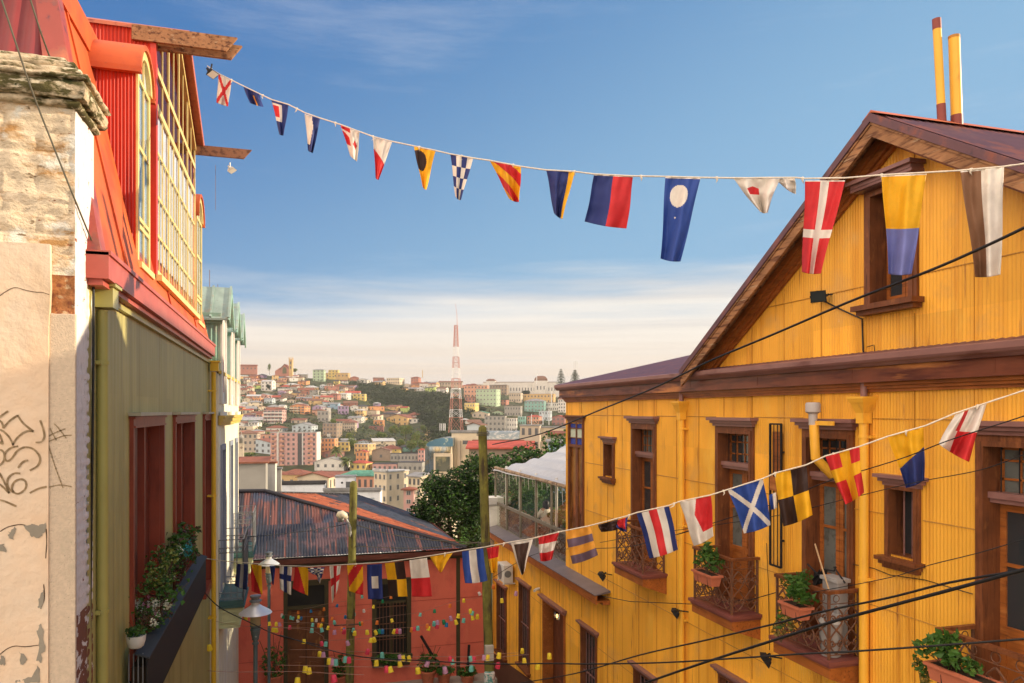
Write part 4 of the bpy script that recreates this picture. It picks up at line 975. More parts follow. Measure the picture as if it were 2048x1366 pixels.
# ---------------------------------------------------------------- cream and teal house beyond the green one
XV = -1.7
vh = thing('cream_house', 'cream and pale teal wooden house with three gabled slate dormers and balconies', 'house', (XV, 23, 0))
M['creamw'] = mat('cream_weathered_boards', (.76, .70, .52), .7, [((.55, .5, .4), (3, 3, .6), .56, .75), ((.78, .75, .66), (2, 2, 1), .5, .7)], vary=.08)
M['teal2'] = mat('pale_teal_paint', (.28, .46, .37), .6, [((.36, .42, .34), (5, 5, 2), .55, .7)], vary=.12)
M['teal3'] = mat('dark_teal_paint', (.05, .12, .115), .55, vary=.15)
M['slate'] = mat('lichen_slate_metal', (.29, .39, .35), .7, [((.33, .33, .26), (5, 5, 5), .55, .64), ((.2, .13, .08), (9, 9, 9), .66, .72)], vary=.2)
M['pinkp'] = mat('faded_pink_panel', (.62, .42, .35), .7, vary=.08)
M['ochre'] = mat('ochre_cornice_paint', (.60, .42, .10), .6, [((.25, .18, .08), (9, 3, 9), .58, .7)], vary=.12)
M['bluegrey'] = mat('blue_grey_frame', (.26, .29, .36), .6, vary=.1)
vw = [(20.5, 21.5, CH - 4.6, CH - 1.0), (23.3, 24.2, CH - 4.6, CH - 1.0), (25.6, 26.3, CH - 4.6, CH - 1.0)]
mb = MB(); corr(mb, (XV, 0, 0), (0, 1, 0), (0, 0, 1), (1, 0, 0), 19.9, 27.4, lambda u: 0, lambda u: CH + 1.0, [(a, b, c, d) for a, b, c, d in vw], pitch=.16, amp=.004, sharp=True)
mb.box(XV - 5, XV, 19.9, 19.92, 0, CH + 1); mb.box(XV - 5, XV, 27.38, 27.4, 0, CH + 1.0)
mb.build('wall', M['creamw'], vh, smooth=R(40))
mb = MB()
for k in range(13): t = k / 12; 
cy = [(XV + .06 + .14 * math.sin(math.pi * k / 12) , 19.9 + 7.6 * k / 12) for k in range(13)]
for (z0, z1, e) in ((-.34, -.26, .0), (-.26, -.16, .05), (-.16, -.10, .09)):
    mb.prism([(XV - .02, 19.9, CH + z0)] + [(x + e, y, CH + z0) for x, y in cy] + [(XV - .02, 27.5, CH + z0)], (0, 0, z1 - z0))
mb.build('cornice', M['ochre'], vh)
mb = MB(); mb.quad((XV, 19.9, CH + 1.0), (XV, 27.4, CH + 1.0), (XV - 1.4, 27.4, CH + 2.6), (XV - 1.4, 19.9, CH + 2.6)); mb.quad((XV - 1.4, 19.9, CH + 2.6), (XV - 1.4, 27.4, CH + 2.6), (XV - 5, 27.4, CH + 2.7), (XV - 5, 19.9, CH + 2.7))
mb.build('roof', M['slate'], vh)
mb = MB(); mb.box(XV - .04, XV + .07, 19.9, 27.4, CH + .94, CH + 1.02); mb.build('eaves_trim', M['ochre'], vh)
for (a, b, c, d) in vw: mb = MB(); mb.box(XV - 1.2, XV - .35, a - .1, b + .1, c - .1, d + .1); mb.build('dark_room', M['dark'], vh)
for (a, b, c, d) in vw:
    wd = thing_part('tall_window', vh); mb = MB()
    mb.box(XV - .05, XV + .05, a - .1, a, c, d + .12); mb.box(XV - .05, XV + .05, b, b + .1, c, d + .12); mb.box(XV - .05, XV + .051, a - .12, b + .12, d, d + .14); mb.box(XV - .14, XV - .08, (a + b) / 2 - .04, (a + b) / 2 + .04, c, d)
    mb.box(XV - .3, XV - .05, a - .01, a + .02, c, d); mb.box(XV - .3, XV - .05, b - .02, b + .01, c, d)
    mb.build('frame', M['bluegrey'], wd)
    mb = MB(); mb.box(XV - .15, XV - .145, a, b, c, d); mb.build('pane', M['glassd'], wd)
for (y0, y1) in ((19.95, 21.35), (22.9, 24.3), (25.5, 26.9)):
    dm = thing_part('gabled_dormer', vh); ym = (y0 + y1) / 2; zb, ze, zp = CH + .2, CH + 2.42, CH + 3.15; X = XV + .04
    mb = MB(); corr(mb, (X, y0, 0), (-1, 0, 0), (0, 0, 1), (0, -1, 0), 0, 1.5, lambda u: CH + .9, lambda u: ze, (), .11, .012)
    mb.build('cheek', M['teal2'], dm)
    mb = MB(); mb.prism([(X, y0, zb), (X, y1, zb), (X, y1, ze), (X, ym, zp - .1), (X, y0, ze)], (-.04, 0, 0)); mb.box(X - .01, X + .05, y0, y0 + .12, zb, ze); mb.box(X - .01, X + .05, y1 - .12, y1, zb, ze)
    mb.box(X, X + .06, y0 - .04, y1 + .04, zb - .3, zb - .2); mb.build('front', M['white'], dm)
    n = 12; r = .36; mb = MB(); mb.poly([(X + .008, ym - r, zb + .3), (X + .008, ym + r, zb + .3)] + [(X + .008, ym + r * math.cos(math.pi * i / n), ze - .45 + r * math.sin(math.pi * i / n)) for i in range(n + 1)]); mb.build('arched_panel', M['pinkp'], dm)
    mb = MB()
    for s in (1, -1):
        e = (y1 - y0) / 2 + .16; sl2 = (zp - ze) / ((y1 - y0) / 2)
        P0 = Vector((X + .22, ym, zp)); Q0 = P0 + Vector((0, s * e, -sl2 * e)); mb.prism([P0, Q0, Q0 + Vector((0, 0, .05)), P0 + Vector((0, 0, .05))], (-2, 0, 0))
        for k in range(5): x = X + .2 - k * .42; mb.bar((x, ym, zp + .07), (x, Q0.y, Q0.z + .07), .05, .05)
    mb.build('gable_roof', M['slate'], dm)
    mb = MB()
    for s in (1, -1): mb.bar((X + .21, ym, zp - .05), (X + .21, ym + s * .85, zp - .05 - .85 * sl2), .04, .16)
    mb.box(X + .02, X - 1.4, y0 - .12, y0 - .0, ze - .14, ze + .02); mb.box(X + .04, X - 1.4, y0 - .06, y0, ze - .24, ze - .14); mb.build('verge_board', M['teal2'], dm)
    mb = MB(); mb.tube([(X - .6, ym, zp), (X - .6, ym, zp + 1.0)], .008, 4); mb.build('lightning_rod', M['iron'], dm)
def vbalc(y0, y1, xo, zf, zr):
    bl = thing_part('balcony', vh)
    mb = MB(); mb.box(XV, xo, y0, y1, zf - .12, zf); mb.box(XV, xo + .03, y0 - .03, y1 + .03, zf - .18, zf - .12); mb.build('slab', M['teal3'], bl)
    mb = MB(); mb.hexa([(XV, y0 + .02, zf - .62), (xo - .1, y0 + .02, zf - .62), (xo - .1, y1, zf - .62), (XV, y1, zf - .62), (XV, y0 + .02, zf - .18), (xo, y0 + .02, zf - .18), (xo, y1, zf - .18), (XV, y1, zf - .18)])
    a, b = XV + .06, xo - .12
    for (p, q, r_, s_) in ((a, b, zf - .29, zf - .26), (a, b, zf - .56, zf - .53), (a, a + .03, zf - .53, zf - .29), (b - .03, b, zf - .53, zf - .29)): mb.box(p, q, y0 - .005, y0 + .02, r_, s_)
    mb.box(XV, xo - .08, y0 - .01, y1, zf - .68, zf - .62); mb.build('boxed_base', mat('pale_lime_paint', (.50, .52, .30), .6, vary=.12), bl)
    mb = MB(); rail = lambda A, B_, r=.014: mb.tube([A, B_], r, 6)
    cs = [Vector((XV, y0, 0)), Vector((xo, y0, 0)), Vector((xo, y1, 0)), Vector((XV, y1, 0))]
    for A, B_ in zip(cs[:-1], cs[1:]):
        for z in (zf + .05, zf + .2, zr - .32, zr - .2, zr): rail(A + Vector((0, 0, z)), B_ + Vector((0, 0, z)), .012)
        n = max(2, round((B_ - A).length / .14))
        for k in range(n + 1):
            p = A.lerp(B_, k / n); rail(p + Vector((0, 0, zf)), p + Vector((0, 0, zr)), .008 if 0 < k < n else .02)
        D = (B_ - A).normalized()
        for k in range(n):
            p = A.lerp(B_, (k + .5) / n)
            for z in (zf + .125, zr - .26): mb.tube([p + D * (.055 * math.cos(t)) + Vector((0, 0, z + .055 * math.sin(t))) for t in [2 * math.pi * i / 10 for i in range(11)]], .005, 4, cap=False)
    mb.build('railing', M['grey'], bl)
vbalc(19.3 + .62, 21.9, -1.12, CH - 4.72, CH - 3.2); vbalc(25.0, 26.9, -1.12, CH - 4.42, CH - 3.2)
# ---------------------------------------------------------------- coral house closing the lane
YC = 28.0
ch = thing('coral_house', 'coral pink house across the lane end under a rusty corrugated hip roof', 'house', (3, YC, 0))
M['coral'] = mat('coral_painted_sheet', (.68, .155, .10), .65, [((.52, .10, .075), (1.5, 1, 1), .5, .75), ((.70, .22, .13), (3, 3, .4), .6, .8)], vary=.06, vscale=1)
M['olive'] = mat('dark_olive_trim', (.055, .045, .02), .6, vary=.15)
M['rust'] = mat('rusty_corrugated_roof', (.036, .033, .042), .6, [((.19, .075, .06), (9, .22, .22), .46, .52, 2), ((.05, .06, .095), (.9, .5, .5), .52, .60, 8), ((.55, .38, .28), (9, 3, 9), .70, .73), ((.02, .02, .03), (9, 4, 9), .66, .69)], vary=.25, vscale=6)
M['rustlow'] = mat('blue_black_corrugated_roof', (.034, .038, .055), .6, [((.20, .08, .065), (9, .22, .22), .58, .62, 2), ((.12, .07, .08), (1.1, 1, 1), .52, .6, 8), ((.55, .38, .28), (9, 3, 9), .72, .74), ((.02, .02, .03), (9, 4, 9), .64, .69)], vary=.25, vscale=6)
M['bitum'] = mat('blue_black_bitumen', (.045, .052, .075), .7, [((.16, .07, .05), (.8, .8, .8), .56, .64), ((.025, .03, .04), (4, 4, 4), .5, .6)], vary=.25, vscale=8)
M['rusto'] = mat('orange_rusted_sheet', (.36, .10, .045), .75, [((.22, .06, .03), (2.5, 2.5, 2.5), .52, .6), ((.05, .045, .05), (1.2, 1.2, 1.2), .62, .66), ((.6, .3, .14), (5, 5, 5), .62, .7)], vary=.2, vscale=5)
M['dimg'] = mat('dim_dusty_glass', (.02, .019, .018), .35, spec=.25, vary=.2)
def CYp(x, y): return PY(x, y, YC)
dr0, dr1 = CYp(567, 1165), CYp(657, 1165); wn0, wn1 = CYp(744, 1162), CYp(822, 1312)
zE_ = CYp(720, 1108).z
hd = (dr0.x + .14, dr1.x - .14, .15, dr0.z - .16); hw = (wn0.x + .16, wn1.x - .16, wn1.z + .12, wn0.z - .14)
mb = MB(); corr(mb, (0, YC, 0), (1, 0, 0), (0, 0, 1), (0, -1, 0), -3.5, 7.45, lambda u: 0, lambda u: zE_, [hd, hw], pitch=.9, amp=.002)
mb.build('wall', M['coral'], ch)
mb = MB(); mb.prism([(7.36, YC, 0), (6.3, 37, 0), (6.3, 37, zE_ - .9), (7.36, YC, zE_ - .35)], (.05, 0, 0)); mb.build('end_wall', M['coral'], ch)
mb = MB()
for z in (CYp(720, 1210).z, CYp(720, 1300).z - .1): 
    for (a, b) in intervals(-3.5, 7.4, [(dr0.x, dr1.x), (wn0.x, wn1.x)]): mb.box(a, b, YC - .012, YC, z, z + .012)
mb.build('sheet_lap', mat('coral_seam', (.35, .06, .04), .7), ch)
for (a, b, c, d) in (hd, hw): mb = MB(); mb.box(a - .2, b + .2, YC + .3, YC + 1.5, c - .1, d + .2); mb.build('dark_room', M['dark'], ch)
dd = thing_part('double_door', ch); a, b, c, d = hd
mb = MB(); mb.box(a - .14, a, YC - .05, YC + .3, 0, d + .14); mb.box(b, b + .14, YC - .05, YC + .3, 0, d + .14); mb.box(a, b, YC - .051, YC + .3, d, d + .14); ztm = CYp(610, 1212).z; mb.box(a, b, YC + .02, YC + .2, ztm - .12, ztm); mb.box(a - .2, b + .2, YC - .09, YC, d + .14, d + .2)
mb.build('frame', M['olive'], dd)
mb = MB(); mb.box(a, b, YC + .12, YC + .13, ztm, d); mb.build('transom_pane', M['dimg'], dd)
M['doorw'] = mat('carved_brown_door', (.14, .05, .018), .5, [((.32, .14, .04), (5, 5, 1.2), .56, .68)], vary=.25)
xm_ = (a + b) / 2
for (p, q) in ((a, xm_ - .01), (xm_ + .01, b)):
    lf = thing_part('door_leaf', dd) if False else None
    mb = MB(); mb.box(p, q, YC + .12, YC + .16, 0, ztm - .12)
    H = ztm - .12
    for (z0, z1) in ((.2, .75), (.85, 1.15), (1.3, H - .55), (H - .42, H - .12)): mb.box(p + .13, q - .13, YC + .085, YC + .125, z0, z1); mb.box(p + .19, q - .19, YC + .07, YC + .086, z0 + .06, z1 - .06)
    mb.build('door_leaf', M['doorw'], dd)
cw = thing_part('barred_window', ch); a, b, c, d = hw
mb = MB(); mb.box(a - .16, a, YC - .06, YC + .3, c - .12, d + .14); mb.box(b, b + .16, YC - .06, YC + .3, c - .12, d + .14); mb.box(a, b, YC - .061, YC + .3, d, d + .14); mb.box(a - .2, b + .2, YC - .14, YC + .3, c - .14, c); mb.box(a - .2, b + .2, YC - .1, YC, d + .14, d + .2)
ztm = CYp(780, 1206).z; mb.box(a, b, YC + .06, YC + .2, ztm - .04, ztm + .04); mb.box((a + b) / 2 - .05, (a + b) / 2 + .05, YC + .1, YC + .2, c, ztm); zz = (c + ztm) / 2 - .3; mb.box(a, b, YC + .1, YC + .18, zz - .03, zz + .03)
mb.build('frame', M['olive'], cw)
mb = MB(); mb.box(a, b, YC + .19, YC + .2, c, d); mb.build('pane', M['dimg'], cw)
mb = MB()
for k in range(1, 9): x = a + (b - a) * k / 9; mb.tube([(x, YC + .03, c), (x, YC + .03, ztm)], .012, 5)
for t in (.3, .6, .93): z = c + (ztm - c) * t; mb.box(a, b, YC + .02, YC + .04, z - .015, z + .015)
mb.build('security_bar_set', M['iron'], cw)
mb = MB()
for xx in (CYp(916, 1200).x, 7.38): mb.box(xx - .07, xx + .07, YC - .05, YC, 0, zE_ - .1)
mb.box(-3.5, 7.5, YC - .06, YC, zE_ - .34, zE_); mb.build('corner_board', M['olive'], ch)
# hip roof
YE = 27.55; ce = PY(933, 1098, YE); ze2 = ce.z; R1 = Vector((-.96, 31.8, CH - 3.26)); L1 = Vector((-4.2, 31.8, CH - 3.20))
mb = MB(); mb.box(-3.6, ce.x, YE - .02, YE + .03, ze2 - .2, ze2 - .03); mb.box(-3.6, ce.x, YE + .03, YC, ze2 - .24, ze2 - .18); mb.box(ce.x - .02, ce.x + .02, YE, 38, ze2 - .2, ze2 - .02); mb.build('eaves_board', mat('brown_eaves_board', (.10, .028, .018), .55, vary=.2), ch)
Wr = Vector((0, R1.y - YE, R1.z - ze2)); Lr = Wr.length; Wr.normalize()
def hiptop(u): return Lr if u < R1.x else Lr * max(0, (ce.x - u) / (ce.x - R1.x))
mb = MB(); rows = [0, .22, .44, .72, 1.0]
for i in range(4):
    lo, hi = rows[i] * Lr, min(Lr, rows[i + 1] * Lr + .12)
    corr(mb, (0, YE - .02, ze2 + .012 * (4 - i)), (1, 0, 0), Wr, (0, -Wr.z, Wr.y), -4.2, ce.x, lambda u: min(lo, hiptop(u)), lambda u: min(hi, hiptop(u)), (), .105, .016, mi=1 if i < 2 else 0)
mb.build('front_roof_sheets', [M['rust'], M['rustlow']], ch, smooth=R(60))
R2 = PD(712, 988, 36); C2 = PD(848, 1034, 38)
def lerp3(a, b, t): return a + (b - a) * t
mb = MB(); A0, A1 = lerp3(R1, R2, 0), R1.lerp(R2, .42); B0, B1 = ce + Vector((0, 0, .03)), ce.lerp(C2, .18) + Vector((0, 0, .03))
def ruled(mb, a0, a1, b0, b1, n, m, amp):
    vs = [a0.lerp(a1, i / n).lerp(b0.lerp(b1, i / n), j / m) + Vector((0, 0, amp * math.cos(i * math.pi / 2) + .02 * rnd(i * .2, j * .8, 7))) for j in range(m + 1) for i in range(n + 1)]
    mb.add(vs, [(j * (n + 1) + i, j * (n + 1) + i + 1, (j + 1) * (n + 1) + i + 1, (j + 1) * (n + 1) + i) for j in range(m) for i in range(n)])
ruled(mb, R1, R1.lerp(R2, .5), ce, ce.lerp(C2, .22), 96, 10, .014); mb.build('rusted_slope_sheets', M['rusto'], ch, smooth=R(60))
mb = MB(); ruled(mb, R1.lerp(R2, .5), R2, ce.lerp(C2, .22), C2, 120, 10, .014); mb.build('dark_slope_sheets', M['bitum'], ch, smooth=R(60))
mb = MB(); mb.tube([ce + Vector((0, 0, .05)), R1 + Vector((0, 0, .06)), L1 + Vector((0, 0, .06))], .085, 8); mb.bar(R2 + Vector((0, 0, .03)), R1 + Vector((0, 0, .03)), .25, .04); mb.build('hip_capping', mat('black_lead_capping', (.03, .028, .035), .6, vary=.3), ch, smooth=R(50))
mb = MB(); mb.quad(R2, C2, C2 + Vector((-6, 10, -1.5)), R2 + Vector((-6, 6, -1))); mb.build('back_roof', M['bitum'], ch)
# window box and pots by the coral house
def potted(px, y0, y1, w_px, label, Y=27.3, leafy=True, seed=1, cat='potted plant', h=None, tall=.6):
    p = PY(px, y1, Y); r = w_px * (p - CAM).length / F / 2; t = thing('potted_plant', label, cat, p, group=None)
    hh = r * 1.5; mb = MB(); mb.lathe(p, [(r * .7, 0), (r, hh), (r * 1.08, hh), (r * 1.08, hh * 1.12), (r * .9, hh * 1.12), (r * .85, hh * .9), (0, hh * .9)], 14); mb.build('pot', M['terra'], t, smooth=R(40))
    mb = MB(); leaves(mb, p + Vector((0, 0, hh + tall * .4)), (r * 1.5, r * 1.2, tall * .5), 160, .12, mi=[0], seed=seed, shell=.1); mb.build('foliage', M['leaf'], t)
    rn = random.Random(seed); mb = MB()
    for k in range(9): mb.tube([p + Vector((0, 0, hh)), p + Vector((rn.gauss(0, r), rn.gauss(0, r), hh + tall * rn.uniform(.6, 1.2)))], .01, 4)
    mb.build('stems', M['stem'], t)
wb = thing('window_box', 'green planted window box under the barred window of the coral house', 'window box', PY(782, 1330, YC - .2))
p = PY(782, 1322, YC - .2); mb = MB(); mb.box(p.x - .68, p.x + .68, YC - .32, YC - .02, p.z - .16, p.z); mb.build('trough', M['olive'], wb)
mb = MB(); leaves(mb, p + Vector((0, -.05, .08)), (.72, .22, .2), 420, .12, seed=12, shell=.1); mb.build('foliage', M['leaf'], wb)
potted(548, 0, 1378, 30, 'leafy green shrub in a pot beside the pale lamp post', tall=1.3, seed=3)
potted(680, 0, 1372, 22, 'dark leafy potted shrub between door and wooden pole', tall=.9, seed=4)
potted(856, 0, 1366, 28, 'square terracotta pot with spiky stems left of the thin pole', tall=.8, seed=5)
potted(888, 0, 1368, 26, 'round terracotta pot of low flowers at the foot of the slanting stick', tall=.3, seed=6)
potted(935, 0, 1372, 26, 'low green potted plant near the corner board', tall=.35, seed=8)
mb = MB(); mb.tube([PY(842, 1272, 27.4), PY(885, 1345, 27.4)], .05, 8); mb.build('leaning_stick', M['black'], None, label='black stick leaning over the pots by the coral wall', cat='stick')
mb = MB(); mb.tube([PY(938, 1290, 27.4), PY(934, 1380, 27.4)], .05, 8); mb.build('short_post', M['black'], None, label='short dark upright post before the coral wall corner', cat='post')
# wooden poles
M['mossy'] = mat('mossy_wooden_pole', (.16, .15, .035), .85, [((.06, .045, .025), (9, 9, 1.2), .5, .64), ((.30, .30, .05), (5, 5, 2), .58, .7)], bump=((25, 25, 3), .7, .01), vary=.2, vscale=8)
def pole(xt, yt, xb, d, r, label):
    top = PD(xt, yt, d); pb = PD(xb, 1366, d); ax = (pb - top); base = top + ax * ((top.z - 0) / (top.z - pb.z))
    t = thing('utility_pole', label, 'utility pole', base)
    mb = MB(); mb.tube([base, base.lerp(top, .5), top - Vector((0, 0, .1)), top + Vector((0, 0, .04)), top + Vector((0, 0, .1))], [r * 1.15, r * 1.08, r, r * .9, r * .45], 14)
    mb.build('shaft', M['mossy'], t, smooth=R(50)); return t, top, base
p1, t1, b1 = pole(707, 968, 699, 25, .125, 'slimmer mossy wooden utility pole in front of the coral door wall')
q = PD(700, 1246, 24.9)
mb = MB(); mb.box(q.x - .12, q.x + .12, q.y - .1, q.y + .1, q.z - .13, q.z + .13); mb.build('junction_box', mat('rusty_box', (.28, .12, .06), .7), p1)
mb = MB(); mb.tube([PD(668, 1251, 24.8), PD(722, 1248, 24.8)], .02, 6); mb.build('crossarm', M['black'], p1)
p2, t2, b2 = pole(965, 858, 979, 20.5, .12, 'taller mossy wooden utility pole in front of the dark tree')
mb = MB()
for (x, y, s) in ((968, 1090, 1), (974, 1100, -1), (966, 870, 1)):
    c = PD(x, y, 20.4)
    for k in range(3): mb.tube([c + Vector((.17 * math.cos(a + k), .17 * math.sin(a + k), .04 * k)) for a in [i * .7 for i in range(10)]], .012, 5)
mb.build('wire_coil', M['wire'], p2)
c = PD(977, 1305, 20.35); mb = MB(); mb.box(c.x - .1, c.x + .12, c.y - .1, c.y + .05, c.z - .2, c.z + .2); mb.build('meter_box', mat('pale_meter_box', (.42, .40, .36), .6), p2)
c = PD(979, 1360, 20.3); mb = MB(); mb.tube([c + Vector((0, 0, -.3)), c + Vector((0, 0, .2))], .15, 14); mb.build('poster_wrap', mat('torn_posters', (.6, .58, .55), .8, [((.1, .3, .28), (4, 4, 4), .5, .56), ((.35, .12, .15), (5, 5, 5), .6, .64)]), p2)
# cobra-head lamp on the slim pole
arm0 = PD(701, 1072, 24.9); arm1 = PD(697, 1045, 24.7); hd_ = PD(684, 1031, 24.5)
cl = thing('cobra_street_light', 'cream cobra head street light on the slimmer wooden pole', 'street light', arm0)
mb = MB(); mb.tube([arm0, PD(701, 1055, 24.8), arm1, PD(690, 1034, 24.6)], .03, 8); mb.build('arm', M['plastic'], cl, smooth=R(50))
mb = MB(); n = 8; ps = [PD(694, 1036, 24.6), PD(690, 1032, 24.55), PD(684, 1030, 24.5), PD(677, 1030, 24.5), PD(673, 1032, 24.5)]; mb.tube(ps, [.05, .11, .15, .12, .03], 12); mb.build('head', mat('cream_lamp_head', (.62, .56, .42), .4), cl, smooth=True)
mb = MB(); mb.tube([hd_ - Vector((.12, 0, .12)), hd_ - Vector((-.05, 0, .14))], [.08, .08], 10); mb.build('lens', M['frost'], cl, smooth=True)
# disc-shade street lamps
M['lampm'] = mat('polished_lamp_shade', (.70, .70, .70), .32, metal=.35, vary=.05); M['lampp'] = mat('teal_grey_lamp_post', (.10, .135, .145), .45, [((.35, .37, .36), (14, 14, 5), .66, .7)], vary=.15)
def streetlamp(x, y, d, s, label):
    c = PD(x, y, d); base = Vector((c.x, c.y, 0)); t = thing('street_lamp', label, 'street lamp', base)
    mb = MB(); mb.lathe(c, [(s * .52, -.01), (s * .50, .01), (s * .40, .06), (s * .24, .13), (s * .13, .19), (s * .13, .26), (0, .26)], 28); mb.build('shade', M['lampm'], t, smooth=R(35))
    mb = MB(); mb.lathe(c, [(s * .16, .245), (s * .19, .26), (s * .19, .29), (s * .13, .31), (s * .13, .35), (s * .17, .36), (s * .17, .40), (0, .42)], 20); mb.build('finial', M['grey'], t, smooth=R(35))
    mb = MB(); mb.lathe(c, [(s * .15, -.30), (s * .16, -.28), (s * .17, .02), (0, .02)], 18); mb.build('glass_drum', mat('amber_clear_drum', (.42, .34, .20), .15, spec=.6), t, smooth=R(40))
    mb = MB(); pr = [(.055, -c.z), (.075, -c.z + .01), (.075, -c.z + .9), (.05, -c.z + 1.0), (.05, -.75), (.075, -.74), (.075, -.70), (.055, -.69), (.055, -.64), (.08, -.63), (.08, -.58), (.1, -.5), (.105, -.42), (.12, -.41), (.12, -.37), (.10, -.36), (.10, -.33), (.125, -.32), (.125, -.29), (0, -.28)]
    mb.lathe(c, pr, 16); mb.build('post', M['lampp'], t, smooth=R(35))
streetlamp(511, 1225, 17.5, .72, 'nearer disc shaded street lamp beside the cream house balcony')
streetlamp(538, 1128, 25, .66, 'farther disc shaded street lamp before the coral wall with peeling stickers')
# ground, lane and pavement
mb = MB(); n = 30
mb.quad((-3, -6, 3.5), (8.5, -6, 3.5), (8.5, 10, 1.6), (-3, 10, 1.6)); mb.quad((-3, 10, 1.6), (8.5, 10, 1.6), (8.5, 27, 0), (-3, 27, 0)); mb.quad((-3, 27, 0), (8.5, 27, 0), (8.5, 50, -1), (-3, 50, -1))
mb.build('lane', M['asphalt'], None, kind='structure')
mb = MB(); mb.box(-3, 8.2, 27.2, 28.0, -.2, .14); mb.build('pavement', M['concrete'], None, kind='structure')
# ---------------------------------------------------------------- terrace behind the wing parapet
XT = 7.62
tf = MB(); tf.box(XT, 15, 20.0, 28.0, CH - 4.75, CH - 4.40); tf.build('terrace_floor', M['concrete'], None, kind='structure')
M['bark0'] = mat('brown_twig', (.08, .05, .03), .9)
sc = thing('glass_screen_wall', 'steel framed glass screens with railing along the terrace edge', 'glass screen', (XT, 24, CH - 4.4))
zt, zm, zb = CH - 2.2, CH - 3.50, CH - 4.40; ys = [20.0, 21.5, 23.0, 24.7, 26.4, 28.0]
M['clear'] = glassmat('clear_screen_glass', (.96, .97, .95), .0, .02, .22)
M['bronze'] = mat('bronze_frame', (.17, .15, .115), .5, vary=.1)
mb = MB()
for y in ys: mb.box(XT - .03, XT + .03, y - .04, y + .04, zb, zt)
mb.box(XT - .035, XT + .035, 20, 28, zm - .05, zm + .05); mb.box(XT - .03, XT + .03, 20, 28, zb, zb + .06)
mb.build('frame', M['bronze'], sc)
for y0, y1 in zip(ys[:-1], ys[1:]):
    mb = MB(); mb.box(XT - .003, XT + .003, y0 + .04, y1 - .04, zm + .05, zt); mb.build('upper_pane', M['clear'], sc)
    mb = MB(); mb.box(XT - .003, XT + .003, y0 + .04, y1 - .04, zb + .06, zm - .05); mb.build('lower_pane', M['clear'], sc)
mb = MB(); n = 70
for k in range(n + 1): y = 20 + 8 * k / n; mb.box(XT + .08, XT + .095, y - .008, y + .008, zb, zm - .02)
scrollwork(mb, (XT + .09, 20, 0), (XT + .09, 28, 0), zb + .1, zm - .1, .5); mb.build('inner_railing', M['iron'], sc)
mb = MB(); mb.tube([(XT, 20 + .8 * k, zt + .03 + .015 * rnd(k, 2, 2)) for k in range(11)], .06, 8); mb.build('bamboo_top_pole', mat('weathered_bamboo', (.34, .24, .15), .8, [((.12, .07, .04), (9, 9, 9), .5, .6)], vary=.3), sc)
# end screen (faces up the lane side) and white posts
mb = MB()
for (x, y) in ((7.95, 27.6), (8.0, 26.0), (8.05, 24.3), (8.1, 22.4), (8.1, 20.6)): mb.tube([(x, y, zb), (x, y, zt + .1)], .05, 8)
mb.build('white_pole_set', M['white'], sc)
# canopy: draped white cloth rising towards the house corner
cn = thing('canopy', 'white ruffled shade cloth canopy sloping over the terrace', 'canopy', (10, 24, CH - 2))
A = PX(985, 941, XT - .1); B_ = Vector((XT - .05, 20.0, CH - 2.15)); D_ = Vector((12.0, 20.6, CH - .8)); C_ = Vector((11.8, 29.6, CH - 1.2))
mb = MB(); n, m = 48, 20; vs = []
for j in range(m + 1):
    for i in range(n + 1):
        u, v = i / n, j / m; p = A.lerp(B_, u).lerp(C_.lerp(D_, u), v); sag = -.30 * math.sin(math.pi * v) * (.35 + .65 * u)
        p.z += sag + .06 * math.sin(v * 34) + .07 * rnd(u * 5, v * 9, 3); vs.append(p)
mb.add(vs, [(j * (n + 1) + i, j * (n + 1) + i + 1, (j + 1) * (n + 1) + i + 1, (j + 1) * (n + 1) + i) for j in range(m) for i in range(n)])
mb.build('cloth', mat('white_awning_cloth', (.66, .68, .72), .8, trans=.35, vary=.06), cn, smooth=True)
mb = MB(); mb.tube([C_, C_.lerp(D_, .5), D_], .04, 6); mb.tube([B_ + Vector((.2, .1, -.1)), Vector((12, 20.3, CH - 1.0))], .04, 6); mb.build('frame_pole', M['white'], cn)
mb = MB(); rn = random.Random(8)
for k in range(16):
    y = 20.4 + k * .47; l = rn.uniform(.25, .6); mb.quad((XT + .12, y, zt), (XT + .12, y + .1, zt), (XT + .14, y + .06, zt - l), (XT + .14, y + .03, zt - l))
mb.build('fringe_strip', M['white'], cn)
def lowplant(p, rad, n, size, label, seed, mt=('leaf',), fl=None, name='terrace_plant'): return plant(name, label, p, rad, n, size, mt, 10, seed, flowers=fl, stemr=.01)
for k in range(7):
    x = 8.2 + k * .95; t_ = thing('terrace_bush', ['bushy green shrub at the far edge of the terrace', 'tall yellow green shrub at the far edge of the terrace'][k % 2], 'bush', (x, 28.6, CH - 5.2), group=['low far shrubs of the terrace', 'tall far shrubs of the terrace'][k % 2])
    mb = MB(); mb.tube([(x, 28.6, CH - 5.2), (x, 28.6, CH - 4)], .03, 6); mb.build('trunk', M['bark0'], t_)
    mb = MB(); leaves(mb, (x, 28.6, CH - 3.9 + .25 * (k % 2)), (.75, .5, .75), 700, .12, mi=[0, 1], seed=60 + k, shell=.1); mb.build('crown', [M['leaf'], M['leafdry'] if k % 3 == 0 else M['leaf']], t_)
mb = MB(); mb.box(7.9, 15, 28.15, 28.3, CH - 4.6, CH - 3.9); mb.build('terrace_end_wall', mat('tan_terrace_wall', (.36, .22, .12), .8, vary=.2), None, label='low tan wall closing the far end of the terrace', cat='wall')
lowplant((8.6, 26.3, CH - 4.1), (.4, .6, .7), 420, .12, 'tall grassy plant in the terrace corner', 21)
lowplant((8.9, 24.6, CH - 4.2), (.5, .6, .4), 380, .12, 'low green plant on the terrace by the glass screen', 22)
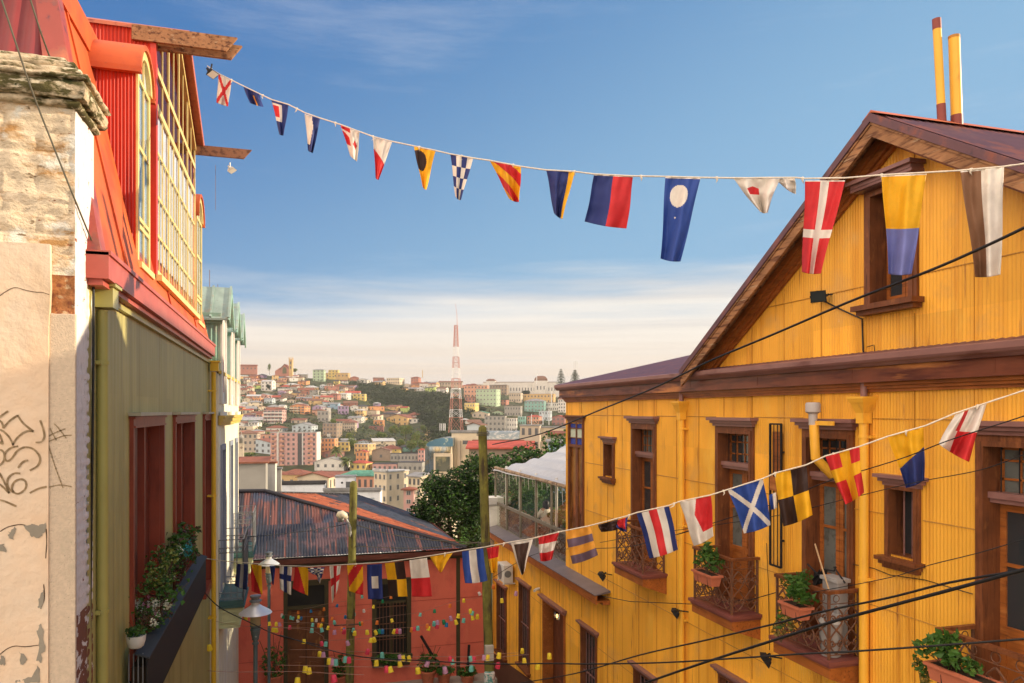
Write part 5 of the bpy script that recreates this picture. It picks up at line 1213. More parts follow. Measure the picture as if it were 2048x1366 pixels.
lowplant((10.3, 22.3, CH - 3.6), (.7, .7, .55), 700, .12, 'bright green bush in a terracotta trough near the seated person', 23)
lowplant((10.9, 20.9, CH - 3.5), (.6, .6, .6), 500, .12, 'leafy bush beside the corner bay of the yellow house', 24)
mb = MB(); mb.box(9.6, 11.8, 20.5, 24.5, CH - 4.4, CH - 3.75); mb.build('planter_bench', mat('brown_planter', (.30, .19, .11), .8, vary=.2), None, label='low brown planter wall behind the seated person on the terrace', cat='planter')
mb = MB(); mb.box(9.4, 9.9, 24.9, 27.8, CH - 4.4, CH - 3.9); mb.build('planter_bench', mat('grey_planter', (.2, .19, .17), .8, vary=.2), None, label='dark low planter at the far end of the terrace', cat='planter')
mb = MB(); mb.box(7.2, 7.75, 27.75, 28.3, CH - 6, CH - 3.55); mb.box(7.1, 7.85, 27.65, 28.4, CH - 3.55, CH - 3.3); mb.build('gate_pier', mat('white_stone_pier', (.58, .56, .52), .8, vary=.1), None, label='white stone pier with flat cap at the terrace end', cat='pier')
# AC unit, camera, lantern, floodlights on the yellow wall
a0 = PX(1008, 1144, XW - .3); ac = thing('air_conditioner', 'white air conditioner box on the yellow wall above the far barred window', 'air conditioner', (XW - .2, a0.y, a0.z))
mb = MB(); mb.box(XW - .42, XW - .08, a0.y - .38, a0.y + .42, a0.z - .32, a0.z + .3); mb.build('case', M['plastic'], ac, bevel=.02)
mb = MB(); cx = a0.y + .1; mb.tube([(XW - .425, cx, a0.z), (XW - .435, cx, a0.z)], .26, 22); mb.tube([(XW - .27, a0.y - .385, a0.z), (XW - .27, a0.y - .395, a0.z)], .12, 16); mb.build('fan_grille', M['grey'], ac)
mb = MB(); mb.box(XW - .44, XW, a0.y - .36, a0.y - .32, a0.z - .36, a0.z - .32); mb.box(XW - .44, XW, a0.y + .34, a0.y + .38, a0.z - .36, a0.z - .32); mb.build('bracket', M['plastic'], ac)
c0 = PX(1072, 1179, XW - .12); cm = thing('security_camera', 'small white security camera beside the entrance door', 'camera', c0)
mb = MB(); mb.tube([c0 + Vector((.12, 0, .02)), c0, c0 + Vector((-.08, -.08, -.02))], .045, 10); mb.build('body', M['plastic'], cm, smooth=R(40))
l0 = PX(1114, 1232, XW + .1); ln = thing('wall_lantern', 'small lit lantern hanging in the entrance doorway', 'lantern', l0)
mb = MB(); mb.lathe(l0, [(.05, -.12), (.08, -.08), (.1, .1), (.03, .16), (0, .2)], 8); mb.build('cage', M['glass'], ln)
mb = MB(); mb.tube([l0 + Vector((0, 0, .16)), l0 + Vector((0, 0, .35)), l0 + Vector((.2, 0, .4))], .012, 6); mb.lathe(l0, [(.11, .09), (.03, .16), (0, .18)], 8); mb.build('hanger', M['black'], ln)
mb = MB(); mb.lathe(l0, [(.02, -.05), (.035, 0), (.02, .05), (0, .06)], 10); mb.build('bulb', mat('glowing_bulb', (1, .7, .3), .5, emis=((1, .50, .14), 3.5), vary=0), ln, smooth=True)
def wflood(x, y, s, label, X=XW - .22, dr=(-.8, .5, -.7)): p = PX(x, y, X); return flood('floodlight', p, dr, s, label, 'black', None, (XW, p.y - .1, p.z + .02))
wflood(1205, 1151, .30, 'black floodlight on the yellow wall below the farthest balcony')
wflood(1352, 1225, .26, 'black floodlight beside the far downpipe')
wflood(1533, 1318, .28, 'black floodlight under the pot filled balcony')
wflood(1638, 592, .22, 'black floodlight on the gable wall with a cable arm', X=XW - .16, dr=(-.7, -.5, -.3))
mb = MB(); p = PX(1630, 592, XW - .01); mb.box(XW - .02, XW, p.y - .07, p.y + .09, p.z - .09, p.z + .07); mb.build('mounting_plate', M['olive'], bpy.data.objects['floodlight.005'] if 'floodlight.005' in bpy.data.objects else None)
def wallcable(px, X, r, label, n=1):
    P = [PX(a, b, X) for a, b in px]; mb = MB(); mb.tube(P, r, 5); mb.build('cable', M['cable'], None, smooth=True, label=label, cat='cable')
wallcable([(1640, 598), (1680, 618), (1724, 638), (1726, 700), (1728, 708)], XW - .03, .012, 'black cable from the gable floodlight down to the gutter')
wallcable([(1734, 694), (1748, 690), (1750, 706)], XW - .04, .006, 'thin curled wire loose end under the gable window')
wallcable([(1704, 1128), (1748, 1137), (1780, 1150), (1850, 1160), (1945, 1188)], XW - .03, .006, 'thin grey cable running along the wall under the small window')
wallcable([(1533, 1086), (1534, 1110), (1537, 1180), (1539, 1300)], XW - .02, .005, 'thin cable dropping down the wall beside the iron grille')
wallcable([(1193, 1190), (1260, 1203), (1380, 1208), (1500, 1200), (1552, 1185)], XW - .25, .008, 'thin cable sagging between the lower cornice and the balconies')
# terracotta troughs hanging on the balcony rails, each with its plant
def railtrough(y0, y1, z, label, plabel, seed, n, rad, X=6.80):
    t = thing('balcony_trough', label, 'planter', (X, (y0 + y1) / 2, z), group=None); h = .17
    mb = MB(); a, b = .075, .10; ym = (y0 + y1) / 2; l = (y1 - y0) / 2
    def rg(hx, l2, zz): return [(X - hx, ym - l2, zz), (X + hx, ym - l2, zz), (X + hx, ym + l2, zz), (X - hx, ym + l2, zz)]
    mb.hexa(rg(a, l - .04, z) + rg(b, l - .01, z + h)); 
    o, i_ = rg(b + .018, l + .015, z + h - .02), rg(b + .018, l + .015, z + h + .015)
    for k in range(4):
        kk = (k + 1) % 4; inner = rg(b - .015, l - .03, z + h + .015); innb = rg(b - .015, l - .03, z + h + .004)
        mb.quad(o[k], o[kk], i_[kk], i_[k]); mb.quad(i_[k], i_[kk], inner[kk], inner[k]); mb.quad(inner[k], inner[kk], innb[kk], innb[k])
    mb.build('box', M['terra'], t)
    mb = MB(); mb.poly(rg(b - .016, l - .03, z + h + .006)); mb.build('soil_fill', M['soil'], t)
    mb = MB()
    for yy in (ym - l * .5, ym + l * .5): mb.tube([(X - a - .01, yy, z + h * .6), (X - a + .0, yy, z - .01), (X + a, yy, z - .01), (X + .11, yy, z + h + .03)], .007, 5)
    mb.build('hook', M['black'], t)
    plant('geranium', plabel, (X, ym + (0 if seed != 33 else .22), z + h), rad, n, .075, ('leaf', 'leaf', 'leaf'), 12, seed, stemr=.006)
p = PX(1412, 1150, 6.8); railtrough(p.y - .34, p.y + .28, CH - 2.92, 'terracotta trough hooked on the middle balcony rail', 'upright green geranium above the middle balcony', 31, 210, (.17, .27, .24))
p = PX(1596, 1215, 6.8); railtrough(p.y - .18, p.y + .28, CH - 2.88, 'terracotta trough on the balcony with the white bins', 'bushy green geranium spilling over the balcony with white bins', 32, 260, (.18, .32, .22))
p = PX(1590, 1235, 6.75); plant('trailing_geranium', 'yellowing leaves trailing below the trough of the bin balcony', (6.74, p.y + .3, CH - 3.3), (.1, .25, .22), 110, .06, ('leaf', 'leafdry'), 5, 37)
railtrough(5.85, 6.62, CH - 2.93, 'long terracotta trough on the nearest balcony', 'green geranium at the far end of the nearest balcony', 33, 260, (.18, .24, .18))
plant('trailing_geranium', 'dry and green leaves trailing at the corner of the nearest balcony', (6.78, 6.72, CH - 3.25), (.1, .14, .26), 130, .05, ('leaf', 'leafdry', 'leaf'), 6, 38)
plant('seedling', 'small sprouts in the long trough of the nearest balcony', (6.8, 6.15, CH - 2.76), (.1, .2, .09), 90, .05, ('leaf',), 5, 39)
# clutter on the third balcony
M['binm'] = mat('dusty_grey_plastic', (.30, .285, .275), .6)
bn = thing('white_bin', 'white plastic drum with lid on the third balcony', 'bin', (7.2, 8.75, ZF))
mb = MB(); mb.lathe((7.16, 8.68, ZF), [(.13, 0), (.16, .42), (.16, .47)], 18); mb.build('drum', M['binm'], bn, smooth=R(50))
mb = MB(); mb.lathe((7.16, 8.68, ZF), [(.175, .46), (.175, .51), (.15, .56), (0, .57)], 18); mb.build('lid', mat('grey_plastic_lid', (.42, .41, .40), .5), bn, smooth=R(40))
b2_ = thing('white_crate', 'tall grey white box behind the drum on the third balcony', 'box', (7.3, 8.75, ZF))
mb = MB(); mb.box(7.24, 7.42, 8.64, 8.96, ZF, ZF + 1.0); mb.build('body', M['binm'], b2_, bevel=.02); mb = MB(); mb.box(7.22, 7.44, 8.62, 8.98, ZF + .99, ZF + 1.04); mb.build('lid', mat('grey_lid', (.35, .34, .33), .5), b2_)
mb = MB(); mb.tube([PX(1630, 1088, 7.25), PX(1661, 1190, 7.1)], .012, 6); mb.build('broom_handle', mat('pale_wood_stick', (.45, .30, .16), .6), None, label='pale wooden broom stick leaning in the third balcony', cat='broom')
fc = thing('folding_chair', 'black metal chair folded upside down in the third balcony doorway', 'chair', PX(1640, 1160, 7.3)); mb = MB()
for px in ([(1615, 1128), (1655, 1168)], [(1632, 1170), (1646, 1138), (1668, 1142), (1672, 1134)], [(1668, 1134), (1690, 1166)], [(1625, 1160), (1640, 1140)]): mb.tube([PX(a, b, 7.32) for a, b in px], .012, 6)
mb.build('frame', M['black'], fc); mb = MB(); mb.poly([PX(a, b, 7.34) for a, b in ((1628, 1145), (1655, 1140), (1652, 1165), (1625, 1172))]); mb.build('seat', M['black'], fc)
# ---------------------------------------------------------------- bunting
def inter(pl, x):
    for (x0, y0), (x1, y1) in zip(pl[:-1], pl[1:]):
        if x <= x1: return y0 + (y1 - y0) * (x - x0) / (x1 - x0)
    return pl[-1][1]
L1_ = [(415, 132), (425, 140), (437, 147), (463, 160), (487, 172), (520, 188), (543, 199), (577, 209), (611, 226), (640, 236), (681, 249), (719, 263), (746, 273), (785, 283), (828, 292), (871, 301), (901, 308), (946, 316), (980, 321), (1042, 333), (1093, 340), (1149, 343), (1188, 348), (1266, 352), (1330, 353), (1400, 355), (1467, 356), (1590, 355), (1610, 357), (1690, 356), (1763, 350), (1853, 345), (1921, 341), (2008, 333), (2060, 326), (2180, 308)]
L2_ = [(395, 1115), (450, 1122), (509, 1127), (560, 1131), (618, 1133), (693, 1129), (774, 1124), (852, 1113), (930, 1100), (970, 1094), (1021, 1084), (1064, 1077), (1117, 1064), (1181, 1051), (1253, 1032), (1274, 1025), (1338, 1011), (1359, 1003), (1421, 990), (1456, 979), (1526, 957), (1551, 946), (1612, 930), (1651, 912), (1719, 893), (1775, 873), (1852, 851), (1909, 827), (1972, 806), (2060, 777), (2200, 735)]
def dep(which, x):
    if which == 1: t = (x - 415) / (2180 - 415); return 1 / ((1 - t) / 11.6 + t / 6.9)
    t = (x - 395) / (2200 - 395); return 1 / ((1 - t) / 17.2 + t / 6.9)
for wh, pl, lab in ((1, L1_, 'white twisted cord holding the upper signal flags across the sky'), (2, L2_, 'white twisted cord holding the lower signal flags across the lane')):
    mb = MB(); P = [PD(x, y, dep(wh, x)) for x, y in pl]; Q = []
    for a, b in zip(P[:-1], P[1:]):
        for t in (0, .25, .5, .75): Q.append(a.lerp(b, t))
    Q.append(P[-1]); r = .009
    n = len(Q); rr = [r * (1.0 + .35 * rnd(i * .9, wh, 0)) for i in range(n)]
    mb.tube(Q, rr, 6)
    rn = random.Random(wh)
    for q in Q[3::9]:
        mb.tube([q + Vector((0, 0, .012)), q, q + Vector((rn.gauss(0, .01), 0, -.03)), q + Vector((rn.gauss(0, .02), 0, -.055))], [.014, .016, .008, .003], 6)
    mb.build('bunting_cord', M['rope'], None, smooth=True, label=lab, cat='cord')
def quarter(a, b, c, d): return lambda u, v: (a if u < .5 else b) if v < .5 else (c if u < .5 else d)
def diag(a, b, k=0): return lambda u, v: a if (v + k > u) else b
def vs(*cs): return lambda u, v: cs[min(len(cs) - 1, int(u * len(cs)))]
def hs_(*cs): return lambda u, v: cs[min(len(cs) - 1, int(v * len(cs)))]
def dstripe(a, b, n=4, s=1): return lambda u, v: a if int((u * .9 * s + v * 1.1 + 8) * n / 1.0) % 2 == 0 else b
def saltire(a, b, w=.13): return lambda u, v: b if abs(u - v) < w or abs(u + v - 1) < w else a
def cross(a, b, w=.12, cu=.5, cv=.5, wv=None): return lambda u, v: b if abs(u - cu) < w or abs(v - cv) < (wv or w) else a
def checks(a, b, n=4): return lambda u, v: a if (int(u * n) + int(v * n)) % 2 == 0 else b
def circ(a, b, cu, cv, ru, rv): return lambda u, v: b if ((u - cu) / ru) ** 2 + ((v - cv) / rv) ** 2 < 1 else a
FL = [  # line, TL, TR, BR, BL, pattern, amp, label
 (1, (437, 147), (463, 160), (456, 213), (433, 205), saltire('w', 'r', .12), .03, 'small white flag with red saltire, nearest to the upper beam'),
 (1, (487, 172), (519, 187), (527, 214), (500, 206), lambda u, v: 'y' if abs(u - .55) < .05 and v > .3 else 'n', .05, 'crumpled navy flag with thin yellow edge near the upper beam'),
 (1, (543, 199), (577, 209), (567, 271), (559, 269), lambda u, v: 'r' if u < .42 and .12 < v < .48 else ('w' if u < .62 and .05 < v < .6 and v < 1.3 - u else 'n'), .03, 'tapering navy flag with white square and red centre'),
 (1, (609, 226), (640, 236), (626, 306), (616, 301), lambda u, v: 'w' if u < .62 - .5 * abs(v - .3) and v < .8 else 'n', .04, 'narrow twisted navy and white flag'),
 (1, (681, 249), (719, 263), (714, 323), (700, 311), lambda u, v: 'r' if (v < .1 + .1 * u and u < .5) or (u < .38 and .18 < v < .6 and v > u * .6 + .1) or (abs(u - .72) + abs(v - .5) < .16) else 'w', .04, 'white twisted flag with red patches'),
 (1, (746, 273), (784, 283), (757, 360), (751, 356), lambda u, v: 'w' if v < .28 + .32 * u else 'r', .04, 'tapering flag, white above and red below'),
 (1, (828, 292), (871, 301), (853, 379), (845, 373), circ('y', 'k', .22, .32, .42, .26), .03, 'yellow flag with black disc'),
 (1, (901, 308), (946, 316), (922, 400), (911, 393), checks('n', 'w'), .03, 'upper flag of navy and white checks'),
 (1, (980, 321), (1042, 333), (1038, 404), (1018, 397), dstripe('r', 'y', 2.4, -.8), .06, 'upper crumpled flag with red and yellow diagonal bars'),
 (1, (1093, 340), (1149, 343), (1125, 438), (1108, 426), lambda u, v: 'y' if u > .80 else 'n', .05, 'navy flag with one yellow edge'),
 (1, (1188, 348), (1266, 352), (1253, 457), (1169, 443), vs('n', 'r'), .04, 'wide flag, navy one side and red the other'),
 (1, (1331, 353), (1401, 355), (1361, 523), (1321, 517), lambda u, v: 'w' if ((u - .46) / .28) ** 2 + ((v - .22) / .135) ** 2 < 1 or ((u - .42) / .03) ** 2 + ((v - .48) / .012) ** 2 < 1 else 'b2', .04, 'long blue flag with cream disc'),
 (1, (1467, 356), (1560, 356), (1535, 425), (1520, 423), lambda u, v: 'r' if .18 < u < .52 and .22 + .4 * abs(u - .35) < v < .46 else 'w', .06, 'white drooping flag with red arc'),
 (1, (1548, 356), (1590, 355), (1592, 388), (1566, 372), lambda u, v: 'w', .04, 'white folded scrap of flag beside the drooping one'),
 (1, (1610, 361), (1690, 361), (1642, 547), (1604, 544), cross('r', 'w', .11, .5, .57, .045), .04, 'long red flag with white cross in front of the gable'),
 (1, (1763, 350), (1853, 346), (1823, 548), (1777, 548), lambda u, v: 'y' if v < .54 else 'l', .04, 'long flag, glowing yellow above and pale blue below'),
 (1, (1921, 341), (2008, 333), (2001, 549), (1950, 554), lambda u, v: 't' if u < .47 else 'w', .04, 'long flag split brown and white'),
 (2, (474, 1126), (495, 1127), (494, 1180), (470, 1172), vs('n', 'g', 'n'), .03, 'navy and grey striped flag by the cream house balcony'),
 (2, (502, 1127), (523, 1129), (525, 1189), (503, 1182), lambda u, v: 'y' if u > v * .9 else 'r', .02, 'first red and yellow flag near the lamps'),
 (2, (539, 1130), (551, 1131), (547, 1170), (544, 1166), vs('n'), .02, 'narrow navy flag hiding the farther lamp post'),
 (2, (559, 1131), (584, 1132), (582, 1190), (560, 1178), cross('w', 'n', .13, .5, .42, .12), .03, 'white flag with navy cross'),
 (2, (590, 1133), (616, 1133), (616, 1191), (585, 1177), lambda u, v: 'y' if u > .25 + v * .6 else 'r', .02, 'second red and yellow flag above the coral door'),
 (2, (612, 1134), (650, 1133), (642, 1150), (624, 1148), checks('n', 'w', 5), .06, 'bunched navy and white checked flag'),
 (2, (628, 1138), (648, 1137), (640, 1167), (636, 1160), checks('w', 'n', 3), .03, 'hanging tip of the checked flag above the door'),
 (2, (659, 1131), (682, 1130), (675, 1180), (664, 1206), cross('w', 'r', .13, .5, .45, .1), .03, 'narrow white flag with red cross'),
 (2, (694, 1129), (726, 1128), (726, 1190), (698, 1182), dstripe('r', 'y', 1.9), .02, 'lower flag with red and yellow diagonal bars'),
 (2, (734, 1128), (764, 1126), (766, 1198), (736, 1198), lambda u, v: 'w' if .3 < u < .75 and .34 < v < .68 else 'n', .02, 'navy flag with white square'),
 (2, (770, 1125), (808, 1121), (815, 1193), (778, 1192), quarter('y', 'k', 'k', 'y'), .02, 'yellow and black quartered flag by the barred window'),
 (2, (819, 1119), (854, 1114), (864, 1193), (824, 1193), lambda u, v: 'w' if v < .5 else 'r', .02, 'flag white above and dark red below'),
 (2, (860, 1112), (905, 1105), (884, 1143), (878, 1142), vs('y'), .04, 'small yellow triangular pennant'),
 (2, (924, 1102), (966, 1095), (975, 1161), (930, 1166), vs('b2', 'w', 'b2'), .03, 'blue flag with white centre stripe beside the tall pole'),
 (2, (973, 1095), (998, 1090), (994, 1143), (982, 1146), lambda u, v: 'r' if v < .45 else 'y', .05, 'knotted red and yellow flag over the tall pole'),
 (2, (1021, 1084), (1066, 1077), (1049, 1142), (1043, 1150), lambda u, v: 't2' if .12 < u < .86 and v > .07 else 'w', .04, 'dark brown pennant with white edges'),
 (2, (1077, 1073), (1118, 1064), (1104, 1118), (1081, 1122), lambda u, v: 'r' if v < .3 or v > .66 else 'w', .07, 'crumpled red and white flag before the terrace'),
 (2, (1131, 1061), (1181, 1051), (1196, 1110), (1145, 1128), lambda u, v: 'op'[int(v * 4) % 2], .04, 'flag of orange and purple bars'),
 (2, (1196, 1048), (1236, 1037), (1234, 1060), (1202, 1064), lambda u, v: 'k', .06, 'bunched black cloth flag'),
 (2, (1222, 1043), (1256, 1032), (1253, 1063), (1241, 1061), lambda u, v: 'n' if u > .85 or v > .5 + u * .4 or (u < .25 and v > .2) else 'r', .04, 'red triangle flag with navy edges'),
 (2, (1273, 1026), (1338, 1011), (1356, 1099), (1299, 1117), lambda u, v: 'n' if u < .16 or u > .84 else ('r' if .38 < u < .62 else 'w'), .03, 'flag of navy, white and red upright stripes'),
 (2, (1359, 1003), (1422, 990), (1427, 1072), (1388, 1092), lambda u, v: 'r' if u > .35 + .5 * abs(v - .35) and v < .78 else 'w', .04, 'white flag with large red wedge'),
 (2, (1456, 979), (1526, 957), (1541, 1050), (1488, 1067), saltire('b2', 'w', .085), .04, 'blue flag with white saltire'),
 (2, (1538, 990), (1552, 985), (1554, 1015), (1542, 1020), lambda u, v: 'w' if u > .5 else 'b2', .02, 'small blue and white scrap between two large flags'),
 (2, (1549, 947), (1613, 930), (1625, 1030), (1567, 1053), quarter('y', 'k', 'k', 'y'), .05, 'large yellow and dark brown quartered flag'),
 (2, (1651, 912), (1719, 893), (1728, 985), (1691, 1009), cross('r', 'y', .15, .55, .42, .13), .05, 'red flag with yellow cross before the downpipe'),
 (2, (1775, 873), (1847, 853), (1849, 960), (1812, 976), lambda u, v: 'y' if v + u * .25 < .62 else 'n', .04, 'flag yellow above and navy below over the small window'),
 (2, (1910, 828), (1973, 806), (1938, 924), (1877, 888), lambda u, v: ('w' if u < .3 else ('r' if u < .42 else 'w')) if v < .5 else ('w' if u < .36 else 'r'), .06, 'nearest lower flag with red and white quarters'),
]
M['cb2'] = mat('flag_cloth_royal_blue', (.03, .075, .33), .65, trans=.2, vary=.08, vscale=9); M['ct2'] = mat('flag_cloth_dark_brown', (.075, .04, .03), .65, trans=.15, vary=.1, vscale=9)
keys = list(CL.keys()) + ['b2', 't2']; FM = ['c' + k for k in keys]
for i, (wh, TL, TR, BR, BL, pat, amp, lab) in enumerate(FL):
    rn = random.Random(100 + i); ph = rn.uniform(0, 6)
    big = abs(TR[0] - TL[0]); n = 20 if big < 35 else (40 if big < 55 else 64); m = int(n * 1.4) if big > 35 else 32
    dl, drr = dep(wh, TL[0]), dep(wh, TR[0]); pl = L1_ if wh == 1 else L2_
    vs_ = []; scale = big * dl / F; tw = rn.uniform(-.25, .25)
    for j in range(m + 1):
        v = j / m
        for k in range(n + 1):
            u = k / n
            xt = TL[0] + (TR[0] - TL[0]) * u; yt = inter(pl, xt) + 1.5 * (1 if TL[1] - inter(pl, TL[0]) < 3 else 0) + (TL[1] - inter(pl, TL[0])) * (1 - u) + (TR[1] - inter(pl, TR[0])) * u
            xb = BL[0] + (BR[0] - BL[0]) * u; yb = BL[1] + (BR[1] - BL[1]) * u + 2.5 * math.sin(math.pi * u) * (1 if big > 40 else .3)
            s = v; x = xt + (xb - xt) * s + math.sin(v * 3.2 + ph) * 1.2 * math.sin(math.pi * v) * big / 50; y = yt + (yb - yt) * s
            d = dl + (drr - dl) * u
            w_ = 1.5 * amp * (.25 + 1.0 * v) * math.sin(2 * math.pi * (1.35 * u + .18 * v) + ph) + amp * .55 * rnd(u * 3.5 + i, v * 3.5, ph) + amp * .35 * math.sin(2 * math.pi * (3.2 * u + .6 * v) + ph * 2) * (1 - v) + tw * (u - .5) * scale * v
            vs_.append(PD(x, y, d + w_))
    me = bpy.data.meshes.new('flag'); fs, mi = [], []; used = {}
    for j in range(m):
        for k in range(n):
            fs.append((j * (n + 1) + k, j * (n + 1) + k + 1, (j + 1) * (n + 1) + k + 1, (j + 1) * (n + 1) + k))
            c = pat((k + .5) / n, (j + .5) / m)
            if j == 0 and big > 30 and wh == 1 and i > 9: c = 'w'
            mi.append(used.setdefault(c, len(used)))
    org = PD(*TL, dl)
    me.from_pydata([tuple(q - org) for q in vs_], [], fs)
    for c in used: me.materials.append(M['c' + c])
    me.polygons.foreach_set('material_index', mi); me.polygons.foreach_set('use_smooth', [True] * len(fs)); me.update()
    o = bpy.data.objects.new('signal_flag', me); COL.objects.link(o); o.location = org
    sm = o.modifiers.new('thickness', 'SOLIDIFY'); sm.thickness = .0015
    setprops(o, lab, 'flag', 'signal flags on the upper cord' if wh == 1 else 'signal flags on the lower cord')
# ---------------------------------------------------------------- power and phone cables
def C3(px, d0, d1, r, label, m='cable'):
    n = len(px); P = []
    tot = px[-1][0] - px[0][0]
    for (x, y) in px: t = (x - px[0][0]) / tot; P.append((x, y, 1 / ((1 - t) / d0 + t / d1)))
    wire('cable', P, r, label, 'cable', m)
C3([(985, 889), (1080, 868), (1200, 820), (1310, 775), (1420, 722), (1560, 663), (1700, 603), (1850, 545), (1950, 502), (2060, 450), (2160, 400)], 20.3, 6.0, .014, 'thick black twin cable rising from the tall pole across the gable')
C3([(1290, 1366), (1400, 1328), (1540, 1283), (1660, 1245), (1780, 1212), (1900, 1180), (2060, 1136), (2150, 1110)][0:], 11, 5.5, .017, 'thickest black cable crossing the bin balcony')
C3([(1040, 1366), (1150, 1347), (1280, 1310), (1400, 1283), (1540, 1250), (1660, 1220), (1780, 1195), (1900, 1165), (2060, 1138), (2150, 1120)], 16, 5.6, .012, 'twisted grey and black cable above the thickest one')
C3([(560, 1270), (700, 1310), (860, 1322), (980, 1328), (1100, 1327), (1180, 1328), (1330, 1325), (1480, 1316), (1600, 1308), (1700, 1303), (1850, 1293), (2060, 1277), (2150, 1270)], 18, 5.8, .010, 'grey cable running low across the coral and yellow walls')
C3([(1350, 1070), (1430, 1045), (1560, 1003), (1650, 965), (1800, 918), (1900, 880), (2060, 828), (2130, 800)], 11, 6.5, .006, 'thin cable passing behind the large flags, upper of the two')
C3([(1200, 1085), (1300, 1068), (1430, 1050), (1560, 1030), (1700, 996), (1830, 965), (1960, 940), (2060, 905), (2130, 885)], 13, 6.5, .005, 'thin cable passing behind the large flags, lower of the two')
C3([(1625, 1185), (1780, 1155), (1860, 1130), (1960, 1105), (2060, 1075), (2130, 1055)], 8.2, 6.2, .005, 'thin black cable below the barred small window')
C3([(985, 1155), (1080, 1105), (1240, 1095), (1300, 1083), (1380, 1062)], 20, 12, .007, 'thin wire behind the purple barred flag')
wire('cable', [(407, 1183, 15), (440, 1215, 15.2), (500, 1245, 16), (560, 1272, 18), (640, 1290, 19)], .012, 'dark cable dropping from the green wall past the nearer lamp', 'cable')
wire('cable', [(480, 1075, 20), (560, 1068, 22), (640, 1058, 24), (702, 1046, 25)], .012, 'cable from the cream house to the slimmer pole', 'cable')
wire('cable', [(712, 1050, 25), (780, 1068, 24), (860, 1080, 22.5), (968, 1086, 20.6)], .013, 'upper pale cable between the two wooden poles', 'cable', 'wire')
wire('cable', [(710, 1092, 25), (800, 1096, 24), (880, 1094, 22), (968, 1084, 20.6)], .012, 'lower pale cable between the two wooden poles', 'cable', 'wire')
# ---------------------------------------------------------------- paper cup garlands
CC = {'y': (.80, .62, .04), 'p': (.50, .26, .40), 'r': (.66, .05, .10), 't': (.16, .50, .42), 'b': (.02, .17, .38), 'o': (.72, .20, .03), 'g': (.01, .22, .10), 'w': (.62, .55, .52)}
CN = {'y': 'yellow', 'p': 'lilac', 'r': 'red', 't': 'mint', 'b': 'blue', 'o': 'orange', 'g': 'green', 'w': 'pale pink'}
CMt = {k: mat(CN[k].replace(' ', '_') + '_paper_cup', v, .6, trans=.25, vary=0) for k, v in CC.items()}
cup_me = {}
M['gstr'] = mat('dull_garland_string', (.30, .17, .13), .8, vary=0)
ORD = {27.0: 'highest and farthest', 26.5: 'second highest', 24.0: 'third highest', 21.0: 'fullest middle', 18.0: 'short sagging', 16.0: 'sixth', 14.5: 'seventh', 13.5: 'eighth', 12.0: 'lowest and nearest'}
for k in CC:
    mb = MB(); mb.lathe((0, 0, 0), [(.046, -.05), (.040, 0), (.033, .048), (.0, .049)], 12)
    me = bpy.data.meshes.new('paper_cup'); me.from_pydata(mb.v, [], mb.f[:-2] + mb.f[-1:]); me.materials.append(CMt[k]); me.polygons.foreach_set('use_smooth', [True] * len(me.polygons)); cup_me[k] = me
z4 = lambda x, y: (400 + x / 3.207, 940 + y / 3.207)
